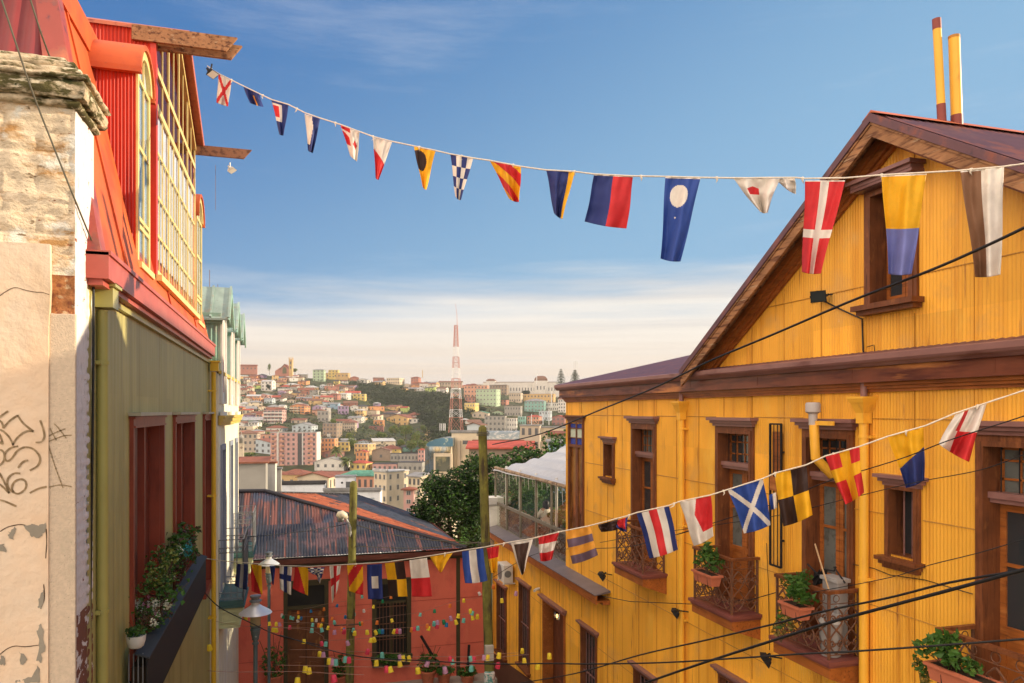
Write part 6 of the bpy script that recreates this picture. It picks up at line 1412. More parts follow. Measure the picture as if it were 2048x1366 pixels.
rows_ = [  # depth, size factor, items (zoom coords, colour)
 (27.0, 1.0, [(300, 848, 'o'), (292, 878, 'o'), (465, 914, 'o'), (478, 912, 'g'), (545, 915, 't'), (558, 916, 'y'), (630, 913, 'o'), (712, 905, 'b'), (795, 892, 'o'), (880, 870, 'b'), (1040, 812, 't'), (1172, 842, 'g'), (1225, 815, 'o')]),
 (26.5, 1.0, [(525, 932, 'w'), (533, 942, 'g'), (582, 946, 't'), (597, 951, 't'), (632, 943, 'y'), (649, 950, 'b'), (626, 968, 'w'), (719, 961, 'y'), (746, 963, 'w'), (788, 960, 'o'), (848, 953, 'o'), (932, 942, 'b'), (990, 925, 't'), (1051, 903, 'w'), (1113, 876, 'y')]),
 (24.0, 1.05, [(446, 986, 'y'), (489, 987, 'y'), (510, 990, 'p'), (576, 1009, 'r'), (723, 993, 't'), (761, 995, 'o'), (777, 998, 'y'), (822, 1012, 'y'), (862, 977, 't'), (910, 1020, 'o'), (922, 1025, 'b'), (984, 1026, 't'), (1028, 985, 'g'), (1038, 984, 'o'), (1136, 978, 'o'), (1231, 965, 'y'), (1413, 928, 't'), (1504, 905, 'g'), (1604, 870, 'o'), (1692, 837, 'y'), (1792, 793, 'w')]),
 (21.0, 1.1, [(470, 1023, 'y'), (489, 1026, 'y'), (717, 1029, 't'), (781, 1026, 't'), (863, 1041, 'p'), (924, 1036, 'r'), (992, 1046, 'y'), (1072, 1040, 'y'), (1127, 1042, 'y'), (1151, 1034, 'g'), (1170, 1034, 'b'), (1245, 1035, 'y'), (1263, 1032, 'r'), (1282, 1034, 'p'), (1358, 1023, 'o'), (1374, 1020, 'r'), (1397, 1014, 't'), (1458, 1000, 'o'), (1467, 1016, 'y'), (1501, 985, 't'), (1523, 978, 'p'), (1521, 1002, 'r'), (1564, 975, 'g'), (1581, 993, 'b'), (1608, 951, 'p'), (1642, 976, 'y'), (1657, 936, 'y'), (1691, 965, 't'), (1735, 905, 'y'), (1747, 917, 't'), (1748, 948, 'y'), (1779, 940, 'y')]),
 (18.0, 1.1, [(294, 949, 'y'), (667, 1099, 'y'), (781, 1113, 'r'), (806, 1116, 't'), (947, 1110, 'p'), (1096, 1091, 'y'), (1117, 1088, 'y')]),
 (16.0, 1.1, [(768, 1180, 'y'), (791, 1184, 'p'), (1075, 1165, 'r'), (1168, 1187, 't'), (1282, 1202, 'p'), (1303, 1206, 'y'), (1341, 1208, 'y'), (1605, 1212, 'r'), (1618, 1230, 't'), (1736, 1210, 't'), (1757, 1212, 'r'), (1821, 1203, 'p'), (1846, 1202, 'y')]),
 (14.5, 1.1, [(828, 1226, 'y'), (850, 1230, 'p'), (871, 1234, 't'), (932, 1215, 't'), (955, 1218, 'r'), (1131, 1238, 'y'), (1282, 1245, 'y'), (1458, 1242, 'p'), (1740, 1271, 't'), (1918, 1190, 'y'), (1912, 1253, 'r')]),
 (13.5, 1.1, [(675, 1277, 'y'), (699, 1287, 'y'), (1197, 1277, 'r'), (1221, 1279, 'y'), (1397, 1285, 'y'), (1571, 1283, 'p')]),
 (12.0, 1.15, [(625, 1355, 'y'), (859, 1336, 'r')])]
extra = [(1044.5, 1301.5, 'y', 18), (1048.5, 1321.5, 'y', 16), (1098.7, 1311.9, 'y', 15), (1075.8, 1332.4, 'y', 14.5), (1003.7, 1201, 'y', 21), (997.6, 1310.4, 'y', 18), (995.7, 1330.9, 'r', 16), (1832 / 4.464 * 0 + 1032, 1187, 'p', 21), (987, 1173.5, 'o', 22), (419, 1295, 'y', 14)]
cups = []
for d, s, it in rows_:
    for (x, y, c) in it: a, b = z4(x, y); cups.append((a, b, c, d, s))
for (a, b, c, d) in extra: cups.append((a, b, c, d, 1.1))
rn = random.Random(5); seen = {}
for (x, y, c, d, s) in cups:
    o = bpy.data.objects.new('paper_cup', cup_me[c]); COL.objects.link(o); o.location = PD(x, y, d)
    k = s * (1.0 if d < 20 else 1.12) ; o.scale = (k, k, k); o.rotation_euler = (rn.gauss(0, .15), rn.gauss(0, .15), 0)
    zone = 'before the coral wall' if x < 985 else 'before the yellow wing'
    hgt = 'high' if y < 1262 else ('midway' if y < 1300 else 'low')
    setprops(o, f'{CN[c]} paper cup hanging {hgt} {zone}', 'paper cup', f'{CN[c]} paper cups {hgt} {zone}')
for (d, s, it) in rows_:
    pts = sorted([z4(x, y - 16) for x, y, c in it]); 
    if len(pts) < 3: pts = [(pts[0][0] - 120, pts[0][1] - 18)] + pts
    if d < 20: pts = [(pts[0][0] - 60, pts[0][1] - 12)] + pts + [(pts[-1][0] + 60, pts[-1][1] - 12)]
    sm = []
    for i in range(len(pts)):
        lo, hi = max(0, i - 2), min(len(pts), i + 3); sm.append((pts[i][0], sum(p[1] for p in pts[lo:hi]) / (hi - lo)))
    wire('garland_string', [(a, b, d) for a, b in sm], .0042, ORD[d] + ' thin string of paper cups before the coral wall', 'string', 'gstr')
# ---------------------------------------------------------------- big dark tree behind the pole
M['dleaf'] = mat('dark_evergreen_leaves', (.018, .045, .010), .5, [((.05, .10, .016), (1.2, 1.2, 1.2), .5, .65)], trans=.2, vary=.35, vscale=3)
M['bark'] = mat('grey_brown_bark', (.08, .06, .045), .9, bump=((9, 9, 2), .6, .03))
def tree(name, label, base, crowns, size, leafmats, seed, trunk_r=.3, per=1500, group=None, cat='tree', limbs=True):
    t = thing(name, label, cat, base, group=group); base = Vector(base); rn = random.Random(seed)
    mb = MB(); c0 = sum((Vector(c[0]) for c in crowns), Vector()) / len(crowns)
    fork = base.lerp(c0, .45); mb.tube([base, base.lerp(fork, .5) + Vector((trunk_r * .4, 0, 0)), fork], [trunk_r * 1.2, trunk_r, trunk_r * .8], 8)
    for (c, r) in crowns: c = Vector(c); mb.tube([fork, fork.lerp(c, .6) + Vector((0, 0, .1 * r[2])), c], [trunk_r * .5, trunk_r * .3, trunk_r * .08], 6)
    mb.build('trunk', M['bark'], t, smooth=R(60))
    mb = MB()
    for i, (c, r) in enumerate(crowns):
        c = Vector(c); k = int(per * (r[0] * r[1] * r[2]) ** (2 / 3) / size ** 2 / 260) + 30
        sub = 9
        for q in range(sub):
            dv = Vector((rn.gauss(0, 1), rn.gauss(0, 1), rn.gauss(0, 1))).normalized(); f = rn.uniform(.35, .95)
            cc = c + Vector((dv.x * r[0], dv.y * r[1], dv.z * r[2])) * f; rr = [x * rn.uniform(.35, .6) for x in r]
            leaves(mb, cc, rr, max(8, k // sub), size, mi=list(range(len(leafmats))), seed=seed * 97 + i * 11 + q, shell=.2)
    mb.build('crown', [M[x] for x in leafmats], t); return t
def TC(x, y, d, r, rz=None): return (PD(x, y, d), (r, r, rz or r))
tree('evergreen_tree', 'large dark evergreen tree behind the tall wooden pole', (PD(910, 1000, 36).x, PD(910, 1000, 36).y, -2), [TC(925, 1000, 36, 1.8, 1.5), TC(868, 1035, 36, 1.1), TC(892, 990, 36, 1.15), TC(935, 955, 36, 1.3, 1.0), TC(975, 948, 37, 1.5, 1.0), TC(1005, 968, 37, 1.3), TC(840, 1015, 36, .6), TC(925, 1055, 36, 1.6), TC(860, 1055, 36, .9), TC(965, 1010, 37, 1.6), TC(965, 1070, 37, 1.3), TC(862, 985, 36, .6)], .13, ['dleaf', 'dleaf', 'dleaf', 'leaf'], 11, .35, per=3600)
tree('leafy_tree', 'sunlit green tree tops rising behind the terrace canopy', (PD(1075, 920, 44).x, PD(1075, 920, 44).y, -4), [TC(1020, 926, 44, 1.4, .8), TC(1060, 916, 44, 1.3, .8), TC(1100, 912, 45, 1.2, .9), TC(1120, 900, 45, 1.1), TC(1050, 950, 44, 1.6), TC(1100, 960, 45, 2)], .2, ['dleaf', 'leaf'], 12, .3, per=2600)
tree('leafy_tree', 'small bright green bush at the foot of the dark tree', (PD(925, 1100, 33).x, PD(925, 1100, 33).y, 0), [TC(924, 1083, 33, .5)], .12, ['leaf'], 13, .05, per=1500)
# ---------------------------------------------------------------- person seated on the terrace
def person_seated(base, yaw):
    me = bpy.data.meshes.new('person'); import bmesh
    P = {'pel': (0, 0, .48), 'sp': (0, .02, .68), 'ch': (0, .05, .88), 'nk': (0, .05, 1.03), 'hd': (0, .03, 1.16), 'ht': (0, .03, 1.26),
         'sl': (.17, .05, .98), 'el': (.25, -.08, .74), 'wl': (.12, -.30, .74), 'sr': (-.17, .05, .98), 'er': (-.25, -.08, .74), 'wr': (-.12, -.30, .74),
         'hl': (.1, -.02, .47), 'kl': (.12, -.42, .5), 'al': (.12, -.44, .09), 'fl': (.12, -.6, .04), 'hr': (-.1, -.02, .47), 'kr': (-.12, -.42, .5), 'ar': (-.12, -.44, .09), 'fr': (-.12, -.6, .04)}
    E_ = [('pel', 'sp'), ('sp', 'ch'), ('ch', 'nk'), ('nk', 'hd'), ('hd', 'ht'), ('ch', 'sl'), ('sl', 'el'), ('el', 'wl'), ('ch', 'sr'), ('sr', 'er'), ('er', 'wr'), ('pel', 'hl'), ('hl', 'kl'), ('kl', 'al'), ('al', 'fl'), ('pel', 'hr'), ('hr', 'kr'), ('kr', 'ar'), ('ar', 'fr')]
    rad = {'pel': .15, 'sp': .14, 'ch': .16, 'nk': .055, 'hd': .095, 'ht': .07, 'sl': .08, 'sr': .08, 'el': .055, 'er': .055, 'wl': .035, 'wr': .035, 'hl': .1, 'hr': .1, 'kl': .07, 'kr': .07, 'al': .045, 'ar': .045, 'fl': .04, 'fr': .04}
    # fingers
    for s, w_ in (('l', 1), ('r', -1)):
        wv = Vector(P['w' + s]); P['m' + s] = tuple(wv + Vector((-.01 * w_, -.06, -.01))); rad['m' + s] = .028; E_.append(('w' + s, 'm' + s))
        for f in range(4):
            k = f'f{s}{f}'; a = wv + Vector((.026 * (f - 1.5), -.10, -.012)); b = a + Vector((0, -.045 + .006 * abs(f - 1.5), -.03)); P[k] = tuple(a); P[k + 'b'] = tuple(b); rad[k] = .009; rad[k + 'b'] = .007; E_ += [('m' + s, k), (k, k + 'b')]
        k = 't' + s; P[k] = tuple(wv + Vector((-.045 * w_, -.06, 0))); P[k + 'b'] = tuple(wv + Vector((-.055 * w_, -.09, -.015))); rad[k] = .011; rad[k + 'b'] = .008; E_ += [('m' + s, k), (k, k + 'b')]
    ks = list(P); idx = {k: i for i, k in enumerate(ks)}
    me.from_pydata([P[k] for k in ks], [(idx[a], idx[b]) for a, b in E_], [])
    o = bpy.data.objects.new('body', me); COL.objects.link(o)
    md = o.modifiers.new('skin', 'SKIN'); me.skin_vertices.new() if not me.skin_vertices else None
    for k in ks: me.skin_vertices[0].data[idx[k]].radius = (rad[k], rad[k])
    me.skin_vertices[0].data[idx['pel']].use_root = True
    sb = o.modifiers.new('sub', 'SUBSURF'); sb.levels = 1; sb.render_levels = 2
    t = thing('person', 'person with dark hair and white jacket seated on the terrace, seen from behind', 'person', base, rz=yaw)
    o.parent = t; me.materials.append(mat('skin', (.42, .22, .14), .6, vary=0)); WM[o.name] = WM[t.name]
    def sh(vs_fn, nm, m_): mb = MB(); vs_fn(mb); return mb.build(nm, m_, t, smooth=True, local=True)
    jk = mat('white_jacket_cloth', (.68, .62, .52), .8, vary=.08, vscale=12)
    sh(lambda mb: (mb.lathe((0, .02, 0), [(.20, .42), (.205, .5), (.19, .65), (.21, .85), (.20, .95), (.11, 1.02), (.06, 1.05)], 16), mb.tube([(.15, .05, .96), (.26, -.07, .74), (.13, -.29, .75)], [.095, .075, .055], 10), mb.tube([(-.15, .05, .96), (-.26, -.07, .74), (-.13, -.29, .75)], [.095, .075, .055], 10)), 'jacket', jk)
    sh(lambda mb: (mb.tube([(.1, 0, .47), (.12, -.42, .5), (.12, -.44, .1)], [.12, .09, .065], 10), mb.tube([(-.1, 0, .47), (-.12, -.42, .5), (-.12, -.44, .1)], [.12, .09, .065], 10)), 'trousers', mat('dark_trousers', (.04, .045, .06), .8))
    sh(lambda mb: (mb.lathe((0, .055, 0), [(.10, .98), (.12, 1.08), (.125, 1.17), (.11, 1.25), (.06, 1.295), (0, 1.30)], 16)), 'hair', mat('dark_hair', (.02, .013, .01), .5))
    def face(mb):
        for s in (-1, 1): mb.tube([(s * .04, -.085, 1.165), (s * .04, -.092, 1.165)], .012, 8)
    sh(face, 'eyes', M['dark']); sh(lambda mb: mb.tube([(0, -.075, 1.15), (0, -.11, 1.13)], [.012, .016], 6), 'nose', me.materials[0])
    return t
pp = PX(1090, 1068, 8.55); PB = Vector((pp.x, pp.y, CH - 4.40))
person_seated(PB, R(200))
chh = thing('terrace_chair', 'white terrace chair carrying the seated person', 'chair', PB)
mb = MB(); mb.box(PB.x - .23, PB.x + .23, PB.y - .23, PB.y + .23, PB.z + .38, PB.z + .42); mb.build('seat', M['white'], chh)
for sx in (-1, 1):
    for sy in (-1, 1): mb = MB(); mb.tube([(PB.x + sx * .2, PB.y + sy * .2, PB.z), (PB.x + sx * .2, PB.y + sy * .2, PB.z + .38)], .018, 6); mb.build('leg', M['white'], chh)
mb = MB(); mb.box(PB.x - .22, PB.x + .22, PB.y - .27, PB.y - .25, PB.z + .42, PB.z + .78); mb.build('backrest', M['white'], chh)
c2 = thing('terrace_chair', 'empty white chair in the corner seen through the screen beside the yellow house', 'chair', (8.6, 20.9, CH - 4.4)); q = Vector((8.6, 20.9, CH - 4.4))
mb = MB(); mb.box(q.x - .25, q.x + .25, q.y - .25, q.y + .25, q.z + .42, q.z + .46); mb.build('seat', M['white'], c2)
mb = MB(); mb.prism([(q.x - .25, q.y + .25, q.z + .46), (q.x + .25, q.y + .25, q.z + .46), (q.x + .2, q.y + .42, q.z + 1.05), (q.x - .2, q.y + .42, q.z + 1.05)], (0, .03, 0)); mb.build('backrest', M['white'], c2)
for sx in (-1, 1):
    for sy in (-1, 1): mb = MB(); mb.tube([(q.x + sx * .22, q.y + sy * .22, q.z), (q.x + sx * .22, q.y + sy * .22, q.z + .42)], .02, 6); mb.build('leg', M['white'], c2)
# ---------------------------------------------------------------- terrain, city and hill
FWD = Vector((SP, CP, 0)); RGT = Vector((CP, -SP, 0))
def CF(px, D, z): return FWD * D + RGT * ((px - CX) / F * D) + Vector((0, 0, z))
crest = [(-400, 750), (300, 748), (480, 748), (560, 752), (640, 758), (700, 760), (760, 765), (850, 772), (950, 776), (1010, 786), (1100, 792), (1400, 790), (2600, 790)]
def lin(tb, x):
    if x <= tb[0][0]: return tb[0][1]
    for (a, b), (c, d) in zip(tb[:-1], tb[1:]):
        if x <= c: return b + (d - b) * (x - a) / (c - a)
    return tb[-1][1]
def Hh(px, D):
    """ground height relative to the camera"""
    hc = (HY - lin(crest, px)) / F * 760
    if D < 330: return lin([(30, -11), (48, -16), (100, -27), (180, -34), (330, -34)], D)
    t = min(1, (D - 330) / 430)
    g = 0
    if D > 420: g = -9 * math.exp(-((px - 850 - (D - 420) * -.30) / 70) ** 2) * math.sin(math.pi * min(1, (D - 420) / 340))
    z = -34 + (hc + 34) * t + g + 2.0 * rnd(px * .012, D * .012, 5) * (1 if D < 760 else .4)
    if D > 760: z -= (D - 760) * .02
    return z
def hit(px, py, D0=330, D1=1000):
    D = D0
    while D < D1:
        if Hh(px, D) >= (HY - py) / F * D: return D
        D += 4
    return None
M['hill'] = mat('dry_green_hillside', (.045, .05, .022), .95, [((.12, .09, .05), (.03, .03, .03), .55, .65), ((.05, .07, .025), (.08, .08, .08), .5, .6)], vary=.3, vscale=.2)
mb = MB(); pxs = [-1600 + i * 60 for i in range(80)]; Ds = [30, 40, 48, 70, 100, 140, 180, 240, 300, 330] + [330 + 18 * i for i in range(1, 26)] + [900, 1200, 2000]
vs_ = [CF(p, D, CH + Hh(p, D)) for D in Ds for p in pxs]; n = len(pxs)
mb.add(vs_, [(j * n + i, j * n + i + 1, (j + 1) * n + i + 1, (j + 1) * n + i) for j in range(len(Ds) - 1) for i in range(n - 1)])
mb.build('terrain', M['hill'], None, smooth=True, kind='structure')
mb = MB(); mb.quad((-3900, -380, -61), (3900, -380, -61), (3900, 4900, -61), (-3900, 4900, -61)); mb.build('ground', M['hill'], None, kind='structure')
# palette
PAL = {'white': (.66, .62, .56), 'cream': (.62, .50, .34), 'pink': (.55, .27, .24), 'salmon': (.58, .25, .15), 'ochre': (.55, .33, .10), 'yellow': (.66, .46, .09), 'teal': (.13, .38, .33), 'sky blue': (.20, .36, .50), 'brick red': (.38, .10, .06), 'grey': (.26, .245, .22), 'orange': (.62, .22, .05), 'mint green': (.34, .48, .30), 'lilac': (.36, .22, .40), 'beige': (.47, .37, .27), 'brown': (.22, .14, .09), 'maroon': (.22, .04, .04), 'lime green': (.38, .50, .09), 'pale blue': (.42, .50, .55)}
PAL['bright white'] = (.95, .95, .97)
PAL = {k: tuple(min(.8, c * 1.0 * .80 + .20 * g) for c, g in zip(v, (.62, .56, .46))) for k, v in PAL.items()}
WMt = {k: mat(k.replace(' ', '_') + '_plaster', v, .85, [(tuple(c * .6 for c in v), (.4, .4, .15), .56, .8)], vary=.08, vscale=.6) for k, v in PAL.items()}
RPAL = {'rusty': (.24, .085, .045), 'grey tin': (.27, .26, .25), 'red': (.42, .08, .045), 'dark': (.06, .055, .055), 'pale tin': (.48, .47, .45), 'brown tile': (.20, .10, .06), 'green tin': (.10, .27, .19)}
RMt = {k: mat(k.replace(' ', '_') + '_roofing', v, .6, [(tuple(c * .5 for c in v), (.5, .5, .5), .5, .7)], vary=.2, vscale=1.5) for k, v in RPAL.items()}
winm = mat('dark_window_glass', (.10, .10, .10), .3, spec=.5, vary=0); winf = mat('pale_window_frame', (.5, .47, .42), .7, vary=0)
def mkmesh(name, mbx, mats):
    me = bpy.data.meshes.new(name); me.from_pydata([tuple(v) for v in mbx.v], [], mbx.f)
    for m_ in mats: me.materials.append(m_)
    if len(mats) > 1: me.polygons.foreach_set('material_index', mbx.m)
    return me
mb = MB(); mb.box(-.5, .5, -.05, .02, -.5, .5, 0); win_me = mkmesh('window', mb, [winm])
mb = MB(); mb.box(-.5, .5, -.04, .02, -.5, .5, 1); mb.box(-.40, -.04, -.055, -.03, -.42, .42, 0); mb.box(.04, .40, -.055, -.03, -.42, .42, 0); win2_me = mkmesh('window', mb, [winm, winf])
def addwin(parent, x, y, z, w_, h_, rz, me, name='window'):
    o = bpy.data.objects.new(name, me); COL.objects.link(o); o.parent = parent; o.location = (x, y, z); o.rotation_euler = (0, 0, rz); o.scale = (w_, 1, h_); return o
VYAW = lambda p: -math.atan2(p.x, p.y)
boxes = []
RW = random.Random(99)
def building(x0, x1, yt, yb, D, col, roof='flat', rcol='grey tin', floors=2, cols=4, yaw=20, label=None, name='house', group=None, dr=.7, win='plain', found=6, side=True, sidecol=None, wsize=None, cat=None, skip=0.0):
    if D >= 170 and yb < 968: D = hit((x0 + x1) / 2, yb) or 765; found = min(found, 2.5)
    W = (x1 - x0) / F * D; th = R(yaw); w_ = W / (math.cos(th) + dr * abs(math.sin(th))); d = dr * w_
    H = (yb - yt) / F * D; zb = CH + (HY - yb) / F * D
    fx = (x0 + x1) / 2
    c = CF(fx, D + d * .5, zb)
    view = math.atan2((fx - CX) / F, 1)
    rz = -(PHI + view) - th          # front normal swings away from the sun, sunny side shows on the right
    t = thing(name, label, cat or name.replace('_', ' ').split()[-1], c, rz=rz, group=group)
    rh = {'flat': .0, 'parapet': .3, 'gable': .32 * min(d, w_) * .6, 'sidegable': .3 * d * .6, 'hip': .28 * min(d, w_) * .7, 'mono': .14 * d}[roof]
    hw = H - rh; hx, hy = w_ / 2, d / 2
    mb = MB(); mb.box(-hx, hx, -hy, hy, -found, hw)
    if roof == 'gable': mb.prism([(-hx, -hy, hw), (hx, -hy, hw), (0, -hy, hw + rh * .97)], (0, d, 0))
    if roof == 'sidegable': mb.prism([(-hx, -hy, hw), (-hx, hy, hw), (-hx, 0, hw + rh * .97)], (w_, 0, 0))
    if roof == 'mono': mb.prism([(hx, -hy, hw), (hx, hy, hw), (hx, hy, hw + rh * .95)], (-w_, 0, 0))
    wl = mb.build('wall', WMt[col], t, local=True)
    o = .25 + .01 * w_; mb = MB()
    if roof in ('flat', 'parapet'):
        mb.box(-hx - .1, hx + .1, -hy - .1, hy + .1, hw - .05, hw + .12)
        if roof == 'parapet': mb.box(-hx - .15, hx + .15, -hy - .2, -hy + .15, hw + .12, hw + .45)
    elif roof == 'gable':
        for s in (-1, 1): k = o / hx * rh; mb.prism([(0, -hy - o, hw + rh), (s * (hx + o), -hy - o, hw - k), (s * (hx + o), -hy - o, hw - k + .14), (0, -hy - o, hw + rh + .16)], (0, d + 2 * o, 0))
    elif roof == 'sidegable':
        for s in (-1, 1): k = o / hy * rh; mb.prism([(-hx - o, 0, hw + rh), (-hx - o, s * (hy + o), hw - k), (-hx - o, s * (hy + o), hw - k + .14), (-hx - o, 0, hw + rh + .16)], (w_ + 2 * o, 0, 0))
    elif roof == 'mono': mb.prism([(-hx - o, -hy - o, hw - .05), (-hx - o, hy + o, hw + rh + .1), (-hx - o, hy + o, hw + rh + .25), (-hx - o, -hy - o, hw + .1)], (w_ + 2 * o, 0, 0))
    else:
        e = [(-hx - o, -hy - o, hw), (hx + o, -hy - o, hw), (hx + o, hy + o, hw), (-hx - o, hy + o, hw)]
        if w_ >= d: r0, r1 = (-(hx - hy), 0, hw + rh), (hx - hy, 0, hw + rh)
        else: r0, r1 = (0, -(hy - hx), hw + rh), (0, hy - hx, hw + rh)
        mb.add(e + [r0, r1], [(0, 1, 5, 4), (2, 3, 4, 5), (1, 2, 5), (3, 0, 4)] if w_ >= d else [(0, 1, 4), (1, 2, 5, 4), (2, 3, 5), (3, 0, 4, 5)])
        mb.box(-hx - o, hx + o, -hy - o, hy + o, hw - .12, hw)
    mb.build('roof', RMt[rcol], t, local=True)
    me = win_me if win == 'plain' else win2_me
    if floors and cols:
        fh = hw / floors; ws = wsize or min(1.25, w_ / cols * .45); wh = min(1.5, fh * .5)
        for f in range(floors):
            for k in range(cols):
                if RW.random() < skip: continue
                j = skip * 2
                addwin(t, -hx + w_ * (k + .5 + RW.uniform(-.2, .2) * j) / cols, -hy, fh * (f + .55), ws * (1 + RW.uniform(-.3, .6) * j), wh * (1 + RW.uniform(-.25, .25) * j), 0, me)
            if side:
                ks = max(1, int(cols * dr * .8))
                for k in range(ks): addwin(t, hx, -hy + d * (k + .5) / ks, fh * (f + .55), ws, wh, R(90), me)
    boxes.append((x0, x1, yt, yb)); return t, (hx, hy, hw, rh)
B = building
# ---- high on the hill
B(477, 514, 729, 744, 780, 'brick red', 'sidegable', 'rusty', 1, 5, 5, 'long brick red hall at the left end of the skyline', dr=.3)
B(626, 651, 738, 763, 700, 'mint green', 'hip', 'grey tin', 4, 3, 22, 'tall pale green block on the skyline', 'apartment_block', dr=.4)
B(657, 679, 740, 756, 720, 'yellow', 'flat', 'pale tin', 3, 3, 12, 'plain yellow block next to the green block on the skyline', 'apartment_block')
B(652, 700, 746, 758, 700, 'ochre', 'flat', 'rusty', 1, 6, 15, 'long low ochre building in front of the yellow skyline block', 'house', dr=.3)
B(523, 551, 760, 782, 620, 'white', 'sidegable', 'pale tin', 3, 3, 28, 'white three storey house over dark stilts below the church', 'house')
B(714, 741, 757, 769, 690, 'white', 'gable', 'grey tin', 2, 4, 25, 'white house with a bright end wall above the dark ravine')
B(773, 809, 756, 769, 720, 'cream', 'flat', 'pale tin', 2, 6, 30, 'wide cream block on the crest above the ravine', 'apartment_block')
B(822, 842, 753, 764, 740, 'brick red', 'hip', 'rusty', 2, 3, 25, 'brick red house beside the slim skyline chimney')
B(878, 925, 762, 772, 720, 'beige', 'sidegable', 'brown tile', 1, 8, 5, 'very long low tiled shed crossing behind the radio tower', 'shed', dr=.25)
B(706, 733, 788, 801, 560, 'yellow', 'flat', 'pale tin', 2, 3, 12, 'bright yellow flat house at the near lip of the ravine')
B(676, 697, 812, 829, 500, 'lilac', 'flat', 'grey tin', 2, 3, 4, 'lilac boxy house halfway down the near hill')
B(773, 832, 829, 852, 455, 'ochre', 'gable', 'rusty', 2, 4, 30, 'large ochre house with rusty gable roof on the near spur')
B(808, 838, 838, 853, 440, 'white', 'flat', 'pale tin', 2, 3, 12, 'white stepped terrace house at the tip of the near spur', 'house')
B(747, 769, 840, 852, 440, 'orange', 'flat', 'pale tin', 1, 2, 8, 'orange cube house above the maroon wall', 'house')
B(738, 768, 852, 861, 425, 'maroon', 'flat', 'dark', 1, 1, 4, 'maroon retaining storey under the orange cube house', 'house', side=False)
B(685, 714, 842, 864, 430, 'beige', 'hip', 'brown tile', 3, 6, 14, 'dark roofed beige mansion with three rows of windows')
B(585, 635, 846, 866, 430, 'pale blue', 'gable', 'grey tin', 2, 4, 25, 'pale blue and cream gabled house over the pink apartment slab')
B(646, 684, 847, 878, 425, 'brown', 'flat', 'grey tin', 4, 4, 30, 'unfinished brown block of flats right of the pink slab roof', 'apartment_block')
B(635, 662, 822, 845, 450, 'grey', 'flat', 'pale tin', 2, 3, 18, 'grey box house on concrete piers in the middle of the hill')
# pink terraced flats: rows of pale balconies
t_, (hx, hy, hw, rh) = B(528, 572, 820, 848, 450, 'pink', 'flat', 'grey tin', 4, 5, 18, 'pink terraced flats with pale balcony bands', 'apartment_block', wsize=2)
for f in range(4): mb = MB(); mb.box(-hx, hx, -hy - .9, -hy, hw * f / 4, hw * f / 4 + .9); mb.build('balcony_front', WMt['white'], t_, local=True)
t_, (hx, hy, hw, rh) = B(581, 620, 808, 828, 470, 'orange', 'gable', 'rusty', 3, 4, 30, 'orange flats with balcony bands right of the pink terraced flats', 'apartment_block', wsize=2)
for f in range(3): mb = MB(); mb.box(-hx, hx * .3, -hy - .9, -hy, hw * f / 3, hw * f / 3 + .8); mb.build('balcony_front', WMt['cream'], t_, local=True)
# big pink slab block with white end wall and balcony stacks
t_, (hx, hy, hw, rh) = B(543, 641, 864, 932, 380, 'pink', 'parapet', 'pale tin', 7, 9, 11, 'big pink apartment slab with a blinding white end wall', 'apartment_block', dr=.55, side=False, wsize=1.1)
mb = MB(); mb.box(hx - .05, hx + .06, -hy, hy, 0, hw); mb.build('end_wall', WMt['white'], t_, local=True)
for k in (-.86, -.5, .72):
    for f in range(7): mb = MB(); mb.box(hx * k - 1.1, hx * k + 1.1, -hy - .9, -hy, hw * (f + .1) / 7, hw * (f + .45) / 7); mb.build('balcony', WMt['salmon'], t_, local=True)
mb = MB(); mb.box(hx * .18, hx * .36, -hy - .06, -hy + .02, 0, hw - .4); mb.build('stair_glazing', mat('dark_panel', (.08, .075, .075), .5), t_, local=True)
mb = MB(); mb.box(-hx * .72, -hx * .64, -hy - .5, -hy, 0, hw); mb.box(hx * .37, hx * .42, -hy - .3, -hy, 0, hw); mb.build('pier_fin', WMt['white'], t_, local=True)
# ---- right part of the far hill
B(928, 978, 771, 796, 640, 'salmon', 'flat', 'rusty', 3, 7, 12, 'long salmon block left of the mint green tenement', 'apartment_block', dr=.3)
B(930, 952, 795, 809, 560, 'brick red', 'flat', 'dark', 2, 3, 8, 'brick red two storey house under the salmon block')
t_, dm_ = B(952, 1001, 778, 812, 540, 'mint green', 'parapet', 'grey tin', 4, 6, 22, 'mint green four storey tenement with a sunlit end wall', 'tenement', win='frame', dr=.5)
B(929, 958, 806, 829, 500, 'yellow', 'flat', 'pale tin', 2, 4, 30, 'yellow two storey house close to the radio tower', win='frame')
B(992, 1018, 800, 812, 520, 'brick red', 'flat', 'dark', 2, 3, 20, 'dark red house beneath the mint green tenement')
B(979, 1018, 770, 790, 600, 'brown', 'parapet', 'dark', 3, 6, 10, 'brown ruin-like block with a row of top openings', 'warehouse')
B(1047, 1111, 788, 808, 540, 'ochre', 'flat', 'rusty', 2, 9, 14, 'long ochre building stepping behind the aqua one', 'house', dr=.25)
t_, dm_ = B(1049, 1093, 797, 824, 480, 'teal', 'hip', 'grey tin', 3, 6, 10, 'aqua three storey house with white framed windows', 'house', win='frame')
B(1092, 1119, 805, 822, 470, 'white', 'parapet', 'grey tin', 2, 6, 6, 'white house with two rows of small windows near the yellow eave')
B(1116, 1134, 798, 825, 460, 'white', 'parapet', 'brick red' if False else 'red', 4, 3, 15, 'narrow white tower house with red roof touching the yellow eave')
B(1018, 1046, 786, 806, 560, 'beige', 'flat', 'grey tin', 2, 5, 16, 'beige stepped house between the mint and ochre blocks')
B(944, 980, 822, 836, 420, 'beige', 'gable', 'green tin', 1, 3, 10, 'low beige shed with green tin roof below the tenement', 'shed')
